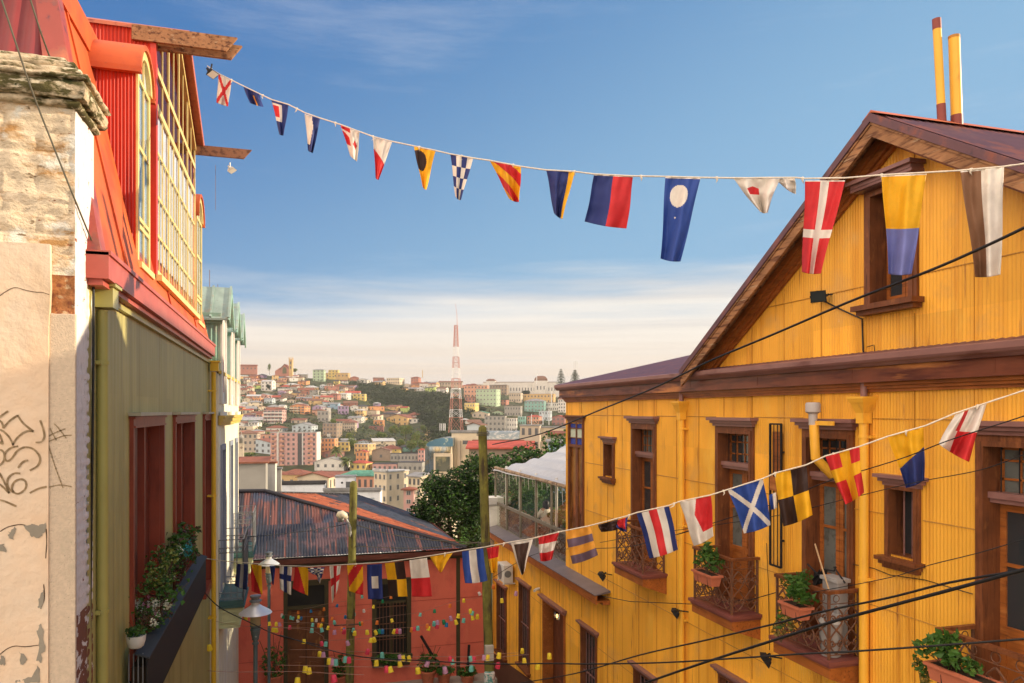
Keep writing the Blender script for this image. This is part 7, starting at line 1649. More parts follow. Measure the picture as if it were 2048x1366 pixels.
B(969, 1014, 832, 864, 330, 'grey', 'flat', 'dark', 3, 5, 8, 'dark grey warehouse block to the right of the radio tower', 'warehouse')
B(1004, 1035, 836, 864, 310, 'white', 'flat', 'brown tile', 3, 6, 6, 'white building with dark framed window rows', 'house', win='frame')
B(1009, 1045, 812, 834, 400, 'grey', 'flat', 'dark', 2, 6, 10, 'grey two tone building with white window bands')
B(1036, 1052, 833, 850, 330, 'teal', 'flat', 'pale tin', 2, 3, 10, 'small teal building right of the window row building')
B(1054, 1084, 830, 848, 330, 'salmon', 'hip', 'red', 2, 4, 20, 'salmon house with red roof among the masts')
B(1104, 1135, 831, 852, 300, 'maroon', 'gable', 'red', 2, 3, 20, 'maroon gabled house just above the corner window cable')
B(1078, 1104, 822, 842, 350, 'pale blue', 'flat', 'grey tin', 2, 4, 12, 'pale blue house beside the maroon gabled one')
# museum: long white palace with two brown domed pavilions
D = 600
t_, (hx, hy, hw, rh) = B(966, 1120, 764, 790, D, 'white', 'parapet', 'brown tile', 0, 0, 4, 'long white palace with brown domed pavilions on the hill crest', 'palace', dr=.18)
for k in range(26): addwin(t_, -hx + (k + .5) * 2 * hx / 26, -hy, hw * .45, .9, 3.2, 0, win_me)
for (k, wd_, ht_, dh) in ((-.80, 4.5, hw + 1.2, 2.6), (.52, 6.5, hw + 1.5, 5)):
    mb = MB(); mb.box(hx * k - wd_, hx * k + wd_, -hy - 1.2, hy, -3, ht_); pv = mb.build('pavilion', WMt['white'], t_, local=True)
    mb = MB(); n = 6
    pr = [(wd_ * math.cos(math.pi / 2 * i / n * .85), dh * math.sin(math.pi / 2 * i / n)) for i in range(n + 1)]
    vv = []
    for r_, z in pr: vv += [(hx * k - r_, -hy * r_ / wd_ - 1.0 * r_ / wd_, ht_ + z), (hx * k + r_, -hy * r_ / wd_ - 1.0 * r_ / wd_, ht_ + z), (hx * k + r_, hy * r_ / wd_, ht_ + z), (hx * k - r_, hy * r_ / wd_, ht_ + z)]
    mb.add(vv, [(4 * i + j, 4 * i + (j + 1) % 4, 4 * i + 4 + (j + 1) % 4, 4 * i + 4 + j) for i in range(n) for j in range(4)] + [(4 * n, 4 * n + 1, 4 * n + 2, 4 * n + 3)])
    mb.build('dome_roof', RMt['brown tile'], t_, local=True)
    for q in (-.5, 0, .5): addwin(t_, hx * k + wd_ * q, -hy - 1.2, ht_ * .5, 1.1, 3.6, 0, win_me)
# church
D = 740; cpos = CF(568, D, CH + (HY - 747) / F * D); ct = thing('church', 'brick red church with gothic gable and square bell tower on the skyline', 'church', cpos, rz=-(PHI - .29) - R(12))
u_ = D / F
mb = MB(); mb.prism([(-8 * u_, 0, -8), (10 * u_, 0, -8), (10 * u_, 0, 8 * u_), (1 * u_, 0, 18 * u_), (-8 * u_, 0, 8 * u_)], (0, 14, 0)); mb.build('nave', WMt['brick red'], ct, local=True)
mb = MB(); mb.prism([(-18 * u_, 1, -8), (-8 * u_, 1, -8), (-8 * u_, 1, 12 * u_), (-18 * u_, 1, 5 * u_)], (0, 12, 0)); mb.build('aisle', WMt['brick red'], ct, local=True)
mb = MB()
for s in (-1, 1): mb.prism([(1 * u_, -.5, 18.3 * u_), (1 * u_ + s * 10 * u_, -.5, 7.6 * u_), (1 * u_ + s * 10 * u_, -.5, 8.6 * u_), (1 * u_, -.5, 19.3 * u_)], (0, 15, 0))
mb.build('roof', RMt['rusty'], ct, local=True)
mb = MB(); mb.poly([(-3 * u_, -.1, 0)] + [(1 * u_ + 4 * u_ * math.cos(math.pi * i / 10) * -1, -.1, 7 * u_ + 6 * u_ * math.sin(math.pi * i / 10)) for i in range(11)] + [(5 * u_, -.1, 0)]); mb.build('arch_window', mat('olive_glass', (.12, .11, .05), .5), ct, local=True)
mb = MB(); mb.box(10 * u_, 16.5 * u_, -1, 4, -8, 28 * u_); mb.box(9.6 * u_, 17 * u_, -1.2, 4.2, 24 * u_, 25 * u_)
for a in (10.3, 16.2):
    for b in (-.8, 3.8): mb.prism([(a * u_ - .3, b - .3, 28 * u_), (a * u_ + .3, b - .3, 28 * u_), (a * u_ + .3, b + .3, 28 * u_), (a * u_ - .3, b + .3, 28 * u_)], (0, 0, 2.2))
mb.tube([(13.2 * u_, 1.5, 28 * u_), (13.2 * u_, 1.5, 34 * u_)], .12, 4); mb.build('bell_tower', WMt['ochre'], ct, local=True)
for z in (12, 21): addwin(ct, 13.2 * u_, -1, z * u_, 1.0, 2.6, 0, win_me)
# ---- lower town, hand placed
B(562, 626, 894, 925, 300, 'beige', 'hip', 'grey tin', 1, 6, 16, 'old beige hall with tall windows and grey hip roof in front of the pink slab', 'hall', dr=.5)
B(488, 562, 878, 908, 330, 'pale blue', 'gable', 'rusty', 2, 5, 32, 'pale blue gabled warehouse left of the pink slab', 'warehouse', dr=.6)
B(643, 676, 877, 912, 340, 'orange', 'flat', 'grey tin', 4, 4, 24, 'orange block with white penthouse to the right of the pink slab', 'apartment_block', dr=.6)
B(654, 672, 868, 879, 350, 'white', 'flat', 'pale tin', 0, 0, 10, 'white penthouse cube over the orange block', 'rooftop_hut')
B(674, 701, 884, 903, 345, 'yellow', 'flat', 'pale tin', 2, 3, 10, 'pale yellow block behind the tall palm', 'apartment_block')
t_, dm_ = B(709, 751, 888, 914, 320, 'ochre', 'flat', 'pale tin', 3, 4, 32, 'ochre block with a white windowed end in the lower town', 'apartment_block', dr=.9)
B(744, 784, 896, 925, 280, 'brown', 'gable', 'brown tile', 1, 1, 8, 'brown brick hall with broad gable and arched door', 'hall', dr=.8)
B(781, 838, 907, 926, 275, 'grey', 'flat', 'dark', 1, 8, 6, 'long low grey building right of the brown gabled hall', 'warehouse', dr=.3)
B(712, 738, 901, 926, 285, 'orange', 'gable', 'red', 2, 3, 20, 'bright orange gabled house in the lower town')
B(645, 690, 900, 918, 290, 'maroon', 'gable', 'brown tile', 1, 2, 20, 'dark red shed roof house behind the palms')
B(836, 852, 897, 926, 240, 'pink', 'hip', 'red', 3, 2, 15, 'pink turret house with pointed red roof', 'house', dr=1)
B(700, 745, 921, 943, 200, 'yellow', 'hip', 'red', 1, 3, 30, 'yellow walled house with red and white roof beyond the palms')
B(630, 700, 915, 942, 190, 'white', 'gable', 'grey tin', 1, 4, 18, 'white shed with grey roof under the palms', 'shed')
B(745, 800, 928, 945, 190, 'pink', 'flat', 'dark', 1, 5, 10, 'low pink roofed building with dark terrace', 'house')
B(796, 850, 925, 950, 170, 'grey', 'flat', 'dark', 1, 5, 10, 'low slate coloured building behind the pink street row', 'house')
t_, (hx, hy, hw, rh) = B(680, 793, 942, 985, 150, 'salmon', 'hip', 'green tin', 1, 9, 14, 'long building under a pale green tin hip roof', 'hall', dr=.45)
B(596, 672, 946, 985, 135, 'cream', 'gable', 'rusty', 1, 5, 20, 'salmon rooftops with rusty gables behind the white block')
B(538, 650, 964, 1010, 92, 'white', 'flat', 'dark', 0, 0, 9, 'big white blank walled block right behind the rusty roof', 'white_block', dr=.5, cat='building', name=None) if False else None
t_, (hx, hy, hw, rh) = B(538, 652, 964, 1012, 92, 'bright white', 'parapet', 'dark', 0, 0, 6, 'big white blank walled block just beyond the rusty roof', 'flat_roofed_block', dr=.45)
addwin(t_, -hx * .28, -hy, hw * .42, .42, .42, 0, win_me); addwin(t_, -hx * .05, -hy, hw * .45, .55, .36, 0, win_me); addwin(t_, hx * .0, -hy, hw * .12, 1.2, .9, 0, win_me)
t_, (hx, hy, hw, rh) = B(650, 765, 978, 1012, 90, 'bright white', 'parapet', 'grey tin', 0, 0, 8, 'low white building with blue grey terrace behind the slimmer pole', 'flat_roofed_block', dr=.4)
mb = MB(); mb.box(-hx, hx * .8, -hy - .08, -hy - .02, hw * .50, hw * .56); mb.build('ledge', WMt['pale blue'], t_, local=True)
t_, (hx, hy, hw, rh) = B(671, 712, 954, 984, 93, 'bright white', 'flat', 'grey tin', 0, 0, 6, 'white rooftop room with porthole and glazed door', 'rooftop_hut', dr=.8)
addwin(t_, hx * .35, -hy, hw * .42, .6, 1.0, 0, win_me); 
mb = MB(); mb.tube([(-hx * .3, -hy - .01, hw * .62), (-hx * .3, -hy - .04, hw * .62)], .13, 14); mb.build('porthole', M['dark'], t_, local=True)
t_, (hx, hy, hw, rh) = B(748, 818, 940, 1010, 110, 'cream', 'parapet', 'pale tin', 3, 3, 48, 'sunlit pink and white street row receding beside the green roof', 'row_building', dr=1.6, win='frame')
B(816, 856, 950, 1000, 105, 'cream', 'mono', 'grey tin', 2, 3, 40, 'cream building with sloping parapet above the dark tree')
t_, (hx, hy, hw, rh) = B(807, 831, 974, 1030, 80, 'pink', 'hip', 'rusty', 3, 1, 10, 'pink mansard house peeping between street row and dark tree', win='frame', dr=1)
# grey concrete building at far left
t_, (hx, hy, hw, rh) = B(440, 534, 921, 1010, 70, 'grey', 'mono', 'rusty', 0, 0, 8, 'grey concrete party wall building with a rusty roof edge', 'concrete_building', dr=.4)
B(531, 553, 926, 1000, 74, 'white', 'flat', 'rusty', 0, 0, 12, 'narrow white rooftop hut against the grey party wall', 'rooftop_hut')
B(540, 563, 938, 990, 78, 'grey', 'flat', 'grey tin', 0, 0, 6, 'dark grey panelled box beside the white hut', 'rooftop_hut')
B(478, 520, 862, 905, 300, 'beige', 'hip', 'brown tile', 3, 4, 14, 'beige block behind the domed clock tower', 'apartment_block')
tw = CF(483, 200, CH + (HY - 925) / F * 200); tt = thing('clock_tower', 'slim cream clock tower with dome at the edge of the cream house', 'tower', tw)
u_ = 200 / F; mb = MB(); mb.box(-4.5 * u_, 4.5 * u_, -.6, .6, -8, 38 * u_); mb.box(-5.2 * u_, 5.2 * u_, -.7, .7, 36 * u_, 37.5 * u_); mb.build('shaft', WMt['cream'], tt, local=True)
mb = MB(); mb.lathe((0, 0, 38 * u_), [(4 * u_, 0), (4 * u_, 10 * u_), (4.6 * u_, 10.5 * u_), (4.2 * u_, 13 * u_), (2.6 * u_, 16 * u_), (.6 * u_, 18 * u_), (.3 * u_, 24 * u_), (0, 24 * u_)], 14); mb.build('dome', WMt['grey'], tt, local=True, smooth=True)
mb = MB(); mb.tube([(0, -.62, 30 * u_), (0, -.66, 30 * u_)], 2.6 * u_, 16); mb.build('clock_face', WMt['brown'], tt, local=True)
# glazed dome building and its beige neighbour
D = 118; u_ = D / F
g0 = CF(852, D, 0); rzv = -(PHI + math.atan((880 - CX) / F)); gt_ = thing('glass_building', 'modern building with blue barrel glass roof and mirror glass front', 'building', CF(881, D + 4, CH + (HY - 940) / F * D), rz=rzv - R(8))
M['mirror'] = mat('mirror_glass', (.25, .30, .32), .05, [((.42, .33, .18), (.5, .5, .9), .45, .6), ((.06, .09, .08), (.7, .7, .3), .55, .65)], metal=.75, vary=0)
mb = MB(); mb.box(-26 * u_, 26 * u_, -2, 6, -20, 46 * u_); mb.build('core', WMt['cream'], gt_, local=True)
for k in range(7): mb = MB(); a = -28 + 7.4 * k; mb.box(a * u_, (a + 6.9) * u_, -2.2, -2.0, -18, 46 * u_) if k < 3 else mb.box(a * u_, (a + 6.9) * u_, -2.2, -2.0, 33 * u_, 46 * u_); mb.build('glass_panel', M['mirror'], gt_, local=True)
mb = MB(); mb.box(-9 * u_, 28 * u_, -2.8, -2.0, -20, 32 * u_); mb.build('bay_surround', WMt['cream'], gt_, local=True)
mb = MB(); mb.box(-5 * u_, 24 * u_, -2.86, -2.8, -4 * u_, 26 * u_)
mb.build('bay_glass', mat('smoky_bay_glass', (.09, .10, .08), .08, [((.25, .22, .12), (.6, .6, .6), .5, .6)], spec=.8, vary=0), gt_, local=True)
mb = MB(); n = 12
arc = [(-26 * u_ + 40 * u_ * (1 - math.cos(math.pi / 2 * i / n)), 46 * u_ + 17 * u_ * math.sin(math.pi / 2 * i / n)) for i in range(n + 1)]
mb.prism([(x, -2.3, z) for x, z in arc] + [(29 * u_, -2.3, 63 * u_), (29 * u_, -2.3, 46 * u_)], (0, 8.5, 0)); mb.build('glass_barrel_roof', mat('blue_roof_glass', (.07, .16, .22), .15, [((.30, .36, .30), (.9, .9, .9), .55, .6)], metal=.3, vary=.1, vscale=1), gt_, local=True)
t_, (hx, hy, hw, rh) = B(903, 980, 862, 952, 122, 'cream', 'parapet', 'grey tin', 0, 0, 12, 'plain beige office block carrying the radio tower', 'office_block', dr=.6)
for k in (-.25, -.1, .02): addwin(t_, hx * k, -hy, hw * .78, .5, .6, 0, win_me)
mb = MB(); mb.box(-hx * .62, -hx * .45, -hy - .5, -hy, -6, hw * .82); mb.build('service_shaft', WMt['beige'], t_, local=True)
B(934, 972, 846, 864, 150, 'pale blue', 'gable', 'brown tile', 0, 0, 30, 'small pyramid roofed hut behind the beige office block', 'rooftop_hut')
t_, (hx, hy, hw, rh) = B(972, 1040, 880, 900, 112, 'cream', 'flat', 'grey tin', 0, 0, 5, 'low hall with curved glass vault behind the tall pole', 'hall', dr=.4)
mb = MB(); n = 10; arc = [(-hy - .2 + 2.6 * i / n * 1.2, hw + 1.3 * math.sin(math.pi / 2 * i / n)) for i in range(n + 1)]
mb.prism([(-hx, y, z) for y, z in arc] + [(-hx, arc[-1][0], hw)], (2 * hx, 0, 0))
mb.build('glass_vault', mat('pale_vault_glass', (.28, .30, .27), .15, [((.55, .5, .4), (1.6, 1.6, 1.6), .5, .6)], metal=.2, vary=0), t_, local=True)
B(938, 1066, 889, 935, 72, 'brown', 'mono', 'red', 0, 0, 2, 'wide dark building under a flat red painted roof behind the dark tree', 'shed', dr=.45)
B(946, 1048, 882, 893, 84, 'salmon', 'flat', 'rusty', 0, 0, 4, 'orange roof light box on the red roof', 'rooftop_hut', dr=.2, side=False)
B(1040, 1082, 851, 905, 96, 'beige', 'flat', 'grey tin', 2, 3, 8, 'beige flat building with a corrugated upper wall', 'house', dr=.5)
B(1076, 1140, 855, 880, 98, 'cream', 'flat', 'grey tin', 0, 0, 5, 'blank cream wall beside the corner bay window', 'warehouse', dr=.4)
B(1096, 1140, 866, 910, 90, 'brown', 'mono', 'rusty', 0, 0, 10, 'old stone walled shed with blue awning beside the yellow house', 'shed', dr=.4)
B(1096, 1132, 883, 893, 80, 'sky blue', 'mono', 'grey tin', 0, 0, 5, 'small blue tarpaulin covered hut near the corner bay', 'rooftop_hut', dr=.3)
# radio tower
D = 124; u_ = D / F; rt = thing('radio_tower', 'tall red and white lattice radio tower on the beige office roof', 'radio tower', CF(912, D + 2, CH + (HY - 866) / F * D), rz=R(-25))
levels = [(0, 0, 12.6)]
bands = [(866, 835, 'red'), (835, 819, 'white'), (819, 797, 'red'), (797, 777, 'white'), (777, 756, 'red'), (756, 735, 'white'), (735, 712, 'red'), (712, 692, 'white'), (692, 648, 'red')]
def tww(y): return 3.2 + (13.5 - 3.2) * ((y - 648) / (866 - 648)) ** 1.15
Tm = {'red': mat('tower_red_paint', (.50, .22, .17), .5), 'white': mat('tower_white_paint', (.72, .70, .68), .5)}
for (ya, yb, c) in bands:
    mb = MB(); n = max(1, round((ya - yb) / (tww((ya + yb) / 2) * 1.7)))
    for k in range(n):
        y0, y1 = ya + (yb - ya) * k / n, ya + (yb - ya) * (k + 1) / n; w0, w1 = tww(y0) * u_ * .92, tww(y1) * u_ * .92; z0, z1 = (866 - y0) * u_, (866 - y1) * u_
        c0 = [(-w0, -w0), (w0, -w0), (w0, w0), (-w0, w0)]; c1 = [(-w1, -w1), (w1, -w1), (w1, w1), (-w1, w1)]
        for q in range(4):
            r = (q + 1) % 4; P = lambda cc, z: (cc[0], cc[1], z)
            mb.tube([P(c0[q], z0), P(c1[q], z1)], .042, 4); mb.tube([P(c0[q], z0), P(c1[r], z1)], .018, 4); mb.tube([P(c0[r], z0), P(c1[q], z1)], .018, 4); mb.tube([P(c1[q], z1), P(c1[r], z1)], .025, 4)
    mb.build('lattice_section', Tm[c], rt, local=True)
mb = MB(); w0 = tww(775) * u_ * .9; mb.box(-w0, w0, -w0, w0, (866 - 778) * u_, (866 - 775.5) * u_); mb.build('platform', Tm['white'], rt, local=True)
mb = MB(); mb.tube([(.2, 0, 218 * u_), (.15, 0, 240 * u_), (-.1, 0, 262 * u_)], [.05, .035, .02], 5); mb.build('whip_antenna', Tm['red'], rt, local=True)
for k, px in enumerate((880, 883.5, 887, 890)): mb = MB(); mb.tube([CF(px, 121, CH + (HY - 861) / F * 121), CF(px, 121, CH + (HY - 847) / F * 121)], .07, 6); mb.build('roof_antenna', Tm['white'], None, label='thin white rod antenna on the beige office roof beside the radio tower', cat='antenna', group='white rod antennas beside the radio tower')
for px, y0, y1, D in ((1148, 768, 722, 560), (1151.5, 768, 721, 560), (1154.5, 768, 722, 560), (1073.5, 768, 741, 590), (1103, 812, 782, 460), (845, 756, 740, 700), (1098, 850, 818, 300), (1063, 850, 828, 300), (1086, 850, 826, 300)):
    u2 = D / F; mb = MB(); mb.tube([CF(px, D, CH + (HY - y0) * u2), CF(px, D, CH + (HY - y1) * u2)], .0009 * D * .55, 5)
    lab = 'thin mast between the two araucaria trees on the skyline' if px > 1140 else {1073.5: 'flagpole over the museum dome', 1103: 'white mast over the white house near the yellow eave', 845: 'slim brick chimney stack on the skyline'}.get(px, 'white mast among the salmon and maroon houses')
    mb.build('mast', Tm['white'] if px != 845 else WMt['ochre'], None, label=lab, cat='mast', group='thin masts on the far hill')
# ---- random houses over the slopes
rn = random.Random(21)
rav = [(690, 766), (745, 772), (800, 783), (868, 788), (925, 800), (940, 830), (925, 850), (915, 905), (868, 905), (860, 862), (838, 836), (800, 822), (745, 808), (715, 785)]
def inpoly(x, y, P):
    c = False; j = len(P) - 1
    for i in range(len(P)):
        if (P[i][1] > y) != (P[j][1] > y) and x < (P[j][0] - P[i][0]) * (y - P[i][1]) / (P[j][1] - P[i][1]) + P[i][0]: c = not c
        j = i
    return c
spur = [(775, 855), (835, 852), (862, 870), (858, 905), (800, 900), (760, 890), (690, 882), (700, 868)]
def foot(x, y): return y > 925 and x > 850
names_w = ['white'] * 6 + ['cream'] * 4 + ['beige'] * 4 + ['pink', 'salmon', 'salmon', 'ochre', 'ochre', 'yellow', 'teal', 'sky blue', 'brick red', 'brick red', 'grey', 'grey', 'orange', 'mint green', 'lilac', 'brown', 'pale blue', 'pale blue', 'lime green']
roofs_w = ['rusty', 'rusty', 'rusty', 'grey tin', 'brown tile', 'brown tile', 'red', 'dark', 'pale tin']
kinds_w = ['flat', 'gable', 'gable', 'sidegable', 'sidegable', 'mono', 'hip', 'hip']
placed = []; landmarks = list(boxes); rows_y = []
y = 757.0
while y < 962: rows_y.append(y); y += 6.5 + (y - 757) * .025
def zone(x, y):
    v = 'skyline' if y < 763 else ('upper slope' if y < 790 else ('middle slope' if y < 825 else ('lower slope' if y < 870 else 'hill foot')))
    if x < 540: h = 'near cream house'
    elif x < 600: h = 'under church'
    elif x < 665: h = 'under green block'
    elif x < 760: h = 'above palms'
    elif x < 880: h = 'by ravine'
    elif x < 960: h = 'near radio tower'
    elif x < 1050: h = 'below palace'
    else: h = 'near yellow eave'
    return v + ' ' + h
cand = []
for yb in rows_y:
    x = 470 + rn.uniform(0, 18); sc_ = .72 + (yb - 757) / 170 * .62
    while x < 1140:
        wpx = rn.uniform(15, 40) * sc_; xc = x + wpx / 2; ybj = yb + rn.uniform(-2.5, 2.5)
        if not inpoly(xc, ybj, rav) and not inpoly(xc, ybj, spur) and not foot(xc, ybj) and rn.random() < (.93 if ybj < 800 else .84):
            ybase = max(ybj, lin(crest, xc) + 1)
            hpx = rn.uniform(8.5, 15) * sc_
            bad = False
            for (a, b, c, d) in landmarks:
                if x < b - 3 and x + wpx > a + 3 and ybase > c + 3 and ybase - hpx < d and ybase > d - 7: bad = True; break
            if not bad: cand.append((x, x + wpx, ybase - hpx, ybase))
        x += wpx * rn.uniform(.75, 1.12)
cand.sort(key=lambda c: c[3])
print('random houses', len(cand))
labels = {}
objs = []
for (x0, x1, yt, yb) in cand:
    xc = (x0 + x1) / 2; D = hit(xc, yb) or 760
    col = rn.choice(names_w); rf_ = rn.choice(roofs_w); kd = rn.choice(kinds_w); fl_ = 1 if (yb - yt) / F * D < 4.2 else 2
    if (yb - yt) / F * D > 8: fl_ = 3
    yw = rn.uniform(-18, 42)
    lab = f'{col} house, {rf_} {"flat" if kd in ("flat","parapet") else ("sloping" if kd=="mono" else "hipped" if kd=="hip" else "gabled")} roof, {zone(xc, yb)}'
    t, _ = B(x0, x1, yt, yb, D, col, kd, rf_, fl_, rn.choice([2, 3, 3, 4]), yw, lab, 'hillside_house', 'houses scattered over the far hill', dr=rn.uniform(.6, 1.0), wsize=rn.uniform(.7, 1.2), skip=.3, side=rn.random() < .7, cat='house')
    labels.setdefault(lab, []).append((xc, yb, t)); objs.append((xc, yb, col, t))
for lab, L3 in labels.items():
    if len(L3) < 2: continue
    for (xc, yb, t) in L3:
        nb = min((o for o in objs if o[3] is not t), key=lambda o: abs(o[0] - xc) + 1.5 * abs(o[1] - yb)); t['label'] = ' '.join((lab.split(', ')[0] + ', ' + lab.split(', ')[1] + f', beside {nb[2]} house').split())
# ---- town floor: low roofs between
rn = random.Random(77); tc_ = []
for D, hmin, hmax in ((300, 6, 13), (255, 7, 14), (215, 8, 15), (175, 9, 16), (140, 8, 13)):
    x = 470
    while x < (860 if D > 130 else 700):
        wm = rn.uniform(9, 20); wpx = wm / D * F; h = rn.uniform(hmin, hmax); ybase = HY + 34 * F / D; yt = ybase - h * F / D
        ok = all(not (x < b - 4 and x + wpx > a + 4 and yt < c + 6 and D < 260) for (a, b, c, d) in landmarks)
        yt2 = max(yt, {300: 942, 255: 947, 215: 952, 175: 958, 140: 966}[D] + rn.uniform(-3, 6))
        if ok or rn.random() < .25:
            col = rn.choice(names_w); rf_ = rn.choice(roofs_w + ['rusty', 'red']); kd = rn.choice(['flat', 'gable', 'sidegable', 'hip', 'mono'])
            nm = {300: 'farthest', 255: 'second', 215: 'third', 175: 'fourth', 140: 'closest'}[D]
            lab = f'{col} town building, {rf_} {kd.replace("side","long ")} roof, {nm} row of the lower town'
            t, _ = B(x, x + wpx, yt2, yt2 + 14 * F / D, D, col, kd, rf_, 2, rn.choice([3, 4, 5]), rn.uniform(-10, 35), lab, 'town_house', 'roofs of the lower town', dr=.8, found=12, cat='house'); tc_.append(t)
        x += wpx * rn.uniform(.9, 1.2)
ld = {}
for t in tc_: ld.setdefault(t['label'], []).append(t)
for l, L3 in ld.items():
    if len(L3) > 1:
        for k, t in enumerate(L3): t['label'] = l + f', {["leftmost", "next", "third", "fourth", "fifth"][min(k, 4)]} of them'
# ---- vegetation on the far hill
M['wood'] = M['wood']
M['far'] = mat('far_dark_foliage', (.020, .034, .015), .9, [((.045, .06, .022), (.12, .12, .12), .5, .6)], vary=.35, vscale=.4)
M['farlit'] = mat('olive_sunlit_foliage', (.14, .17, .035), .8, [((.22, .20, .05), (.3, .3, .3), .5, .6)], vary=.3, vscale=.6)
rn = random.Random(4); mb = MB(); cnt = 0
for _ in range(7500):
    x = rn.uniform(470, 1140); y = rn.uniform(760, 905)
    ir = inpoly(x, y, rav)
    if not ir and rn.random() < .60: continue
    D = hit(x, y)
    if not D: continue
    p = CF(x, D, CH + Hh(x, D)); s = rn.uniform(2.2, 5.2) if ir else rn.uniform(1.2, 3.0)
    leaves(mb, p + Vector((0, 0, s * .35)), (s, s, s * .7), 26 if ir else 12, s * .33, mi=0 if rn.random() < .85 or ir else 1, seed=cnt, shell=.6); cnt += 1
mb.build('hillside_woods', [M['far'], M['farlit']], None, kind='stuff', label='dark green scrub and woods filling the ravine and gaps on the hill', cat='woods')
def fartree(x, y, wpx, hpx, D, lab, mats=('farlit',), grp=None):
    D = hit(x, y) or 765
    u2 = D / F; b = CF(x, D, CH + (HY - y) * u2); w_, h_ = wpx * u2 / 2, hpx * u2
    rr = random.Random(int(x * 7 + y)); cr = [(b + Vector((rr.uniform(-.5, .5) * w_, rr.uniform(-.5, .5) * w_, h_ * rr.uniform(.45, .75))), (w_ * .55, w_ * .55, h_ * .28)) for _ in range(6)]
    t = thing('leafy_tree', lab, 'tree', b, group=grp); mb = MB(); mb.tube([b - Vector((0, 0, 2)), b + Vector((0, 0, h_ * .6))], [w_ * .1, w_ * .05], 6); mb.build('trunk', M['bark'], t)
    mb = MB()
    for i, (c, r) in enumerate(cr): leaves(mb, c, r, 170, max(.3, w_ * .16), mi=list(range(len(mats))), seed=i + int(x), shell=.5)
    mb.build('crown', [M[m_] for m_ in mats], t)
for i, (x, y, w_, h_, D, lab) in enumerate([(790, 872, 26, 22, 410, 'yellow green tree at the top of the lit spur'), (812, 880, 28, 30, 400, 'tall yellow green tree on the lit spur'), (832, 892, 26, 30, 395, 'broad olive tree at the spur shoulder'), (846, 905, 22, 26, 390, 'yellowing tree by the cliff foot'), (822, 908, 26, 28, 385, 'bright green tree low on the spur'), (800, 900, 20, 22, 390, 'round green tree low on the spur'), (848, 868, 16, 18, 420, 'small tree at the spur edge under the lamps'), (762, 880, 24, 16, 400, 'olive bushy tree under the maroon wall'), (705, 902, 24, 30, 330, 'rounded yellow green tree between ochre and yellow blocks'), (698, 885, 16, 20, 350, 'smaller tree above the rounded one'), (537, 782, 10, 14, 640, 'dark tree left of the white stilt house'), (539, 746, 9, 20, 745, 'slender tree standing left of the church'), (590, 746, 12, 10, 740, 'round tree right of the church'), (962, 826, 22, 16, 480, 'dark tree beneath the mint green tenement'), (1080, 785, 16, 20, 560, 'olive palm-like tree before the palace dome'), (1101, 783, 11, 16, 560, 'small tree before the palace wing'), (570, 925, 22, 16, 260, 'low green tree before the beige hall'), (500, 915, 34, 10, 180, 'green shrubs above the grey party wall'), (1052, 793, 20, 12, 560, 'dark shrubs at the palace terrace'), (667, 850, 14, 12, 430, 'yellowish tree beside the brown flats'), (925, 805, 12, 10, 600, 'bush by the salmon block')]):
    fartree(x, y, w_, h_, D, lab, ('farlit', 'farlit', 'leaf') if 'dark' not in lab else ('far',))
M['frond'] = mat('palm_frond', (.09, .13, .03), .7, [((.2, .19, .05), (.8, .8, .8), .5, .6)], vary=.2, vscale=1)
def palm(x, yb, yt, D, lab):
    D = hit(x, yb); u2 = D / F; b = CF(x, D, CH + (HY - yb) * u2); H = (yb - yt) * u2; t = thing('palm_tree', lab, 'palm', b, group='palms in the lower town'); rr = random.Random(int(x))
    mb = MB(); mb.tube([b - Vector((0, 0, 4)), b + Vector((0, 0, H * .72))], [.35, .28], 8); mb.build('trunk', M['bark'], t)
    top = b + Vector((0, 0, H * .72)); L2 = 16 * u2; mb = MB()
    for k in range(46):
        a = rr.uniform(0, 6.28); e = rr.uniform(-.5, 1.35); pts = []
        for j in range(7): s = j / 6; r_ = L2 * s * math.cos(e * (1 - .3 * s)); pts.append(top + Vector((math.cos(a) * r_, math.sin(a) * r_, L2 * (math.sin(e) * s - .55 * s * s))))
        sd = Vector((-math.sin(a), math.cos(a), 0))
        for j in range(6):
            w0 = .5 * math.sin(math.pi * (j / 6 * .9 + .08)); w1 = .5 * math.sin(math.pi * ((j + 1) / 6 * .9 + .08))
            for s in (-1, 1): mb.quad(pts[j], pts[j + 1], pts[j + 1] + sd * s * w1 - Vector((0, 0, .28 * w1)), pts[j] + sd * s * w0 - Vector((0, 0, .28 * w0)))
    mb.build('crown', M['frond'], t)
palm(673, 937, 884, 215, 'tallest palm tree in the lower town'); palm(687, 940, 913, 205, 'short palm to the left of the pair'); palm(695, 942, 914, 200, 'short palm to the right of the pair')
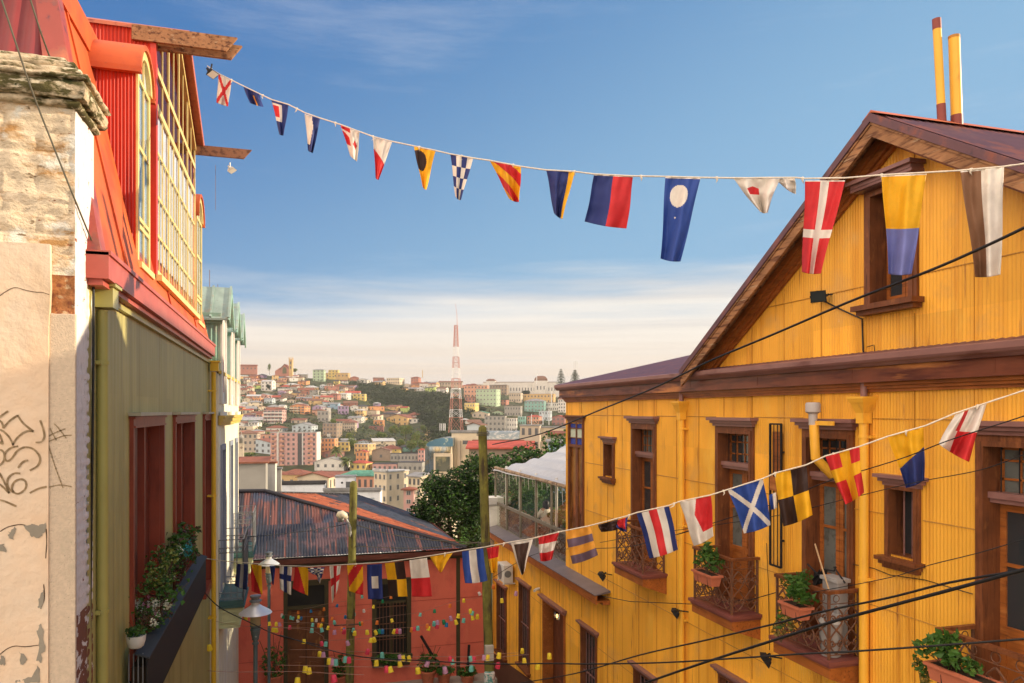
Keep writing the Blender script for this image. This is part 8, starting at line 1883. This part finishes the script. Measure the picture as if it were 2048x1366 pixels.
def araucaria(x, yb, yt, wpx, D, lab):
    u2 = D / F; b = CF(x, D, CH + (HY - yb) * u2); H = (yb - yt) * u2; W = wpx * u2 / 2; t = thing('araucaria_tree', lab, 'tree', b, group='araucarias on the skyline'); rr = random.Random(int(x))
    mb = MB(); mb.tube([b - Vector((0, 0, 3)), b + Vector((0, 0, H))], [.4, .08], 6); mb.build('trunk', M['bark'], t)
    mb = MB(); n = 11
    for k in range(n):
        z = H * (.12 + .86 * k / n); rl = W * (1 - (k / n) ** 1.6) * rr.uniform(.85, 1.1) + .25
        for j in range(10):
            a = 6.28 * j / 10 + k; tip = b + Vector((math.cos(a) * rl, math.sin(a) * rl, z + .25 * rl)); c0 = b + Vector((0, 0, z))
            for q in range(6): leaves(mb, c0.lerp(tip, (q + 1) / 6) , (.35, .35, .25), 5, .38, seed=k * 100 + j * 7 + q, shell=.1)
    mb.build('crown', mat('araucaria_needles', (.045, .06, .025), .9, vary=.2), t)
araucaria(1122, 778, 736, 18, 545, 'left araucaria tree on the skyline over the yellow eave'); araucaria(1150, 775, 738, 22, 550, 'araucaria tree standing behind the three masts')
cl_ = MB(); P = []
for j in range(15):
    for i in range(13):
        y = 856 + j * 3.6; x = 846 - j * .6 + (i / 12) * (18 + j * .9) + 1.5 * rnd(j * .7, 1, 1); D = (hit(x, y) or 400) - 3 - 4 * math.sin(math.pi * i / 12) + 2.5 * rnd(i * .9, j * .9, 3); P.append(CF(x, D, CH + (HY - y) / F * D))
cl_.add(P, [(j * 13 + i, j * 13 + i + 1, (j + 1) * 13 + i + 1, (j + 1) * 13 + i) for j in range(14) for i in range(12)])
cl_.build('cliff', mat('tan_cliff_rock', (.42, .27, .13), .95, [((.16, .15, .05), (.25, .25, .25), .5, .6)], bump=((.5, .5, .5), 1, .6), vary=.25, vscale=.4), None, kind='structure', smooth=True)
# ---------------------------------------------------------------- unseen block added behind the yellow house to shade the left wall
shade_blk = thing('added_shade_block', 'plain ochre block added unseen behind the yellow house to shade the left wall', 'house', (20, 11, 0))
mb = MB(); mb.box(15.25, 23, 7.6, 18.4, 0, CH + 5.9); mb.build('wall', M['ytrim'], shade_blk)
mb = MB(); mb.prism([(15.15, 8.7, CH + 5.9), (23.1, 8.7, CH + 5.9), (19.5, 8.7, CH + 6.0)], (0, 9.8, 0)); mb.build('roof', M['roofp'], shade_blk)
# ---------------------------------------------------------------- air
hz = bpy.data.materials.new('thin_haze'); hz.use_nodes = True; N = hz.node_tree.nodes; N.remove(N['Principled BSDF'])
pv_ = N.new('ShaderNodeVolumePrincipled'); pv_.inputs['Color'].default_value = (.95, .93, .90, 1); pv_.inputs['Density'].default_value = .00013; pv_.inputs['Anisotropy'].default_value = .2
hz.node_tree.links.new(pv_.outputs[0], N['Material Output'].inputs['Volume'])
mb = MB(); mb.box(-4000, 4000, -400, 5000, -62, 120); mb.build('haze', hz, None, kind='stuff')
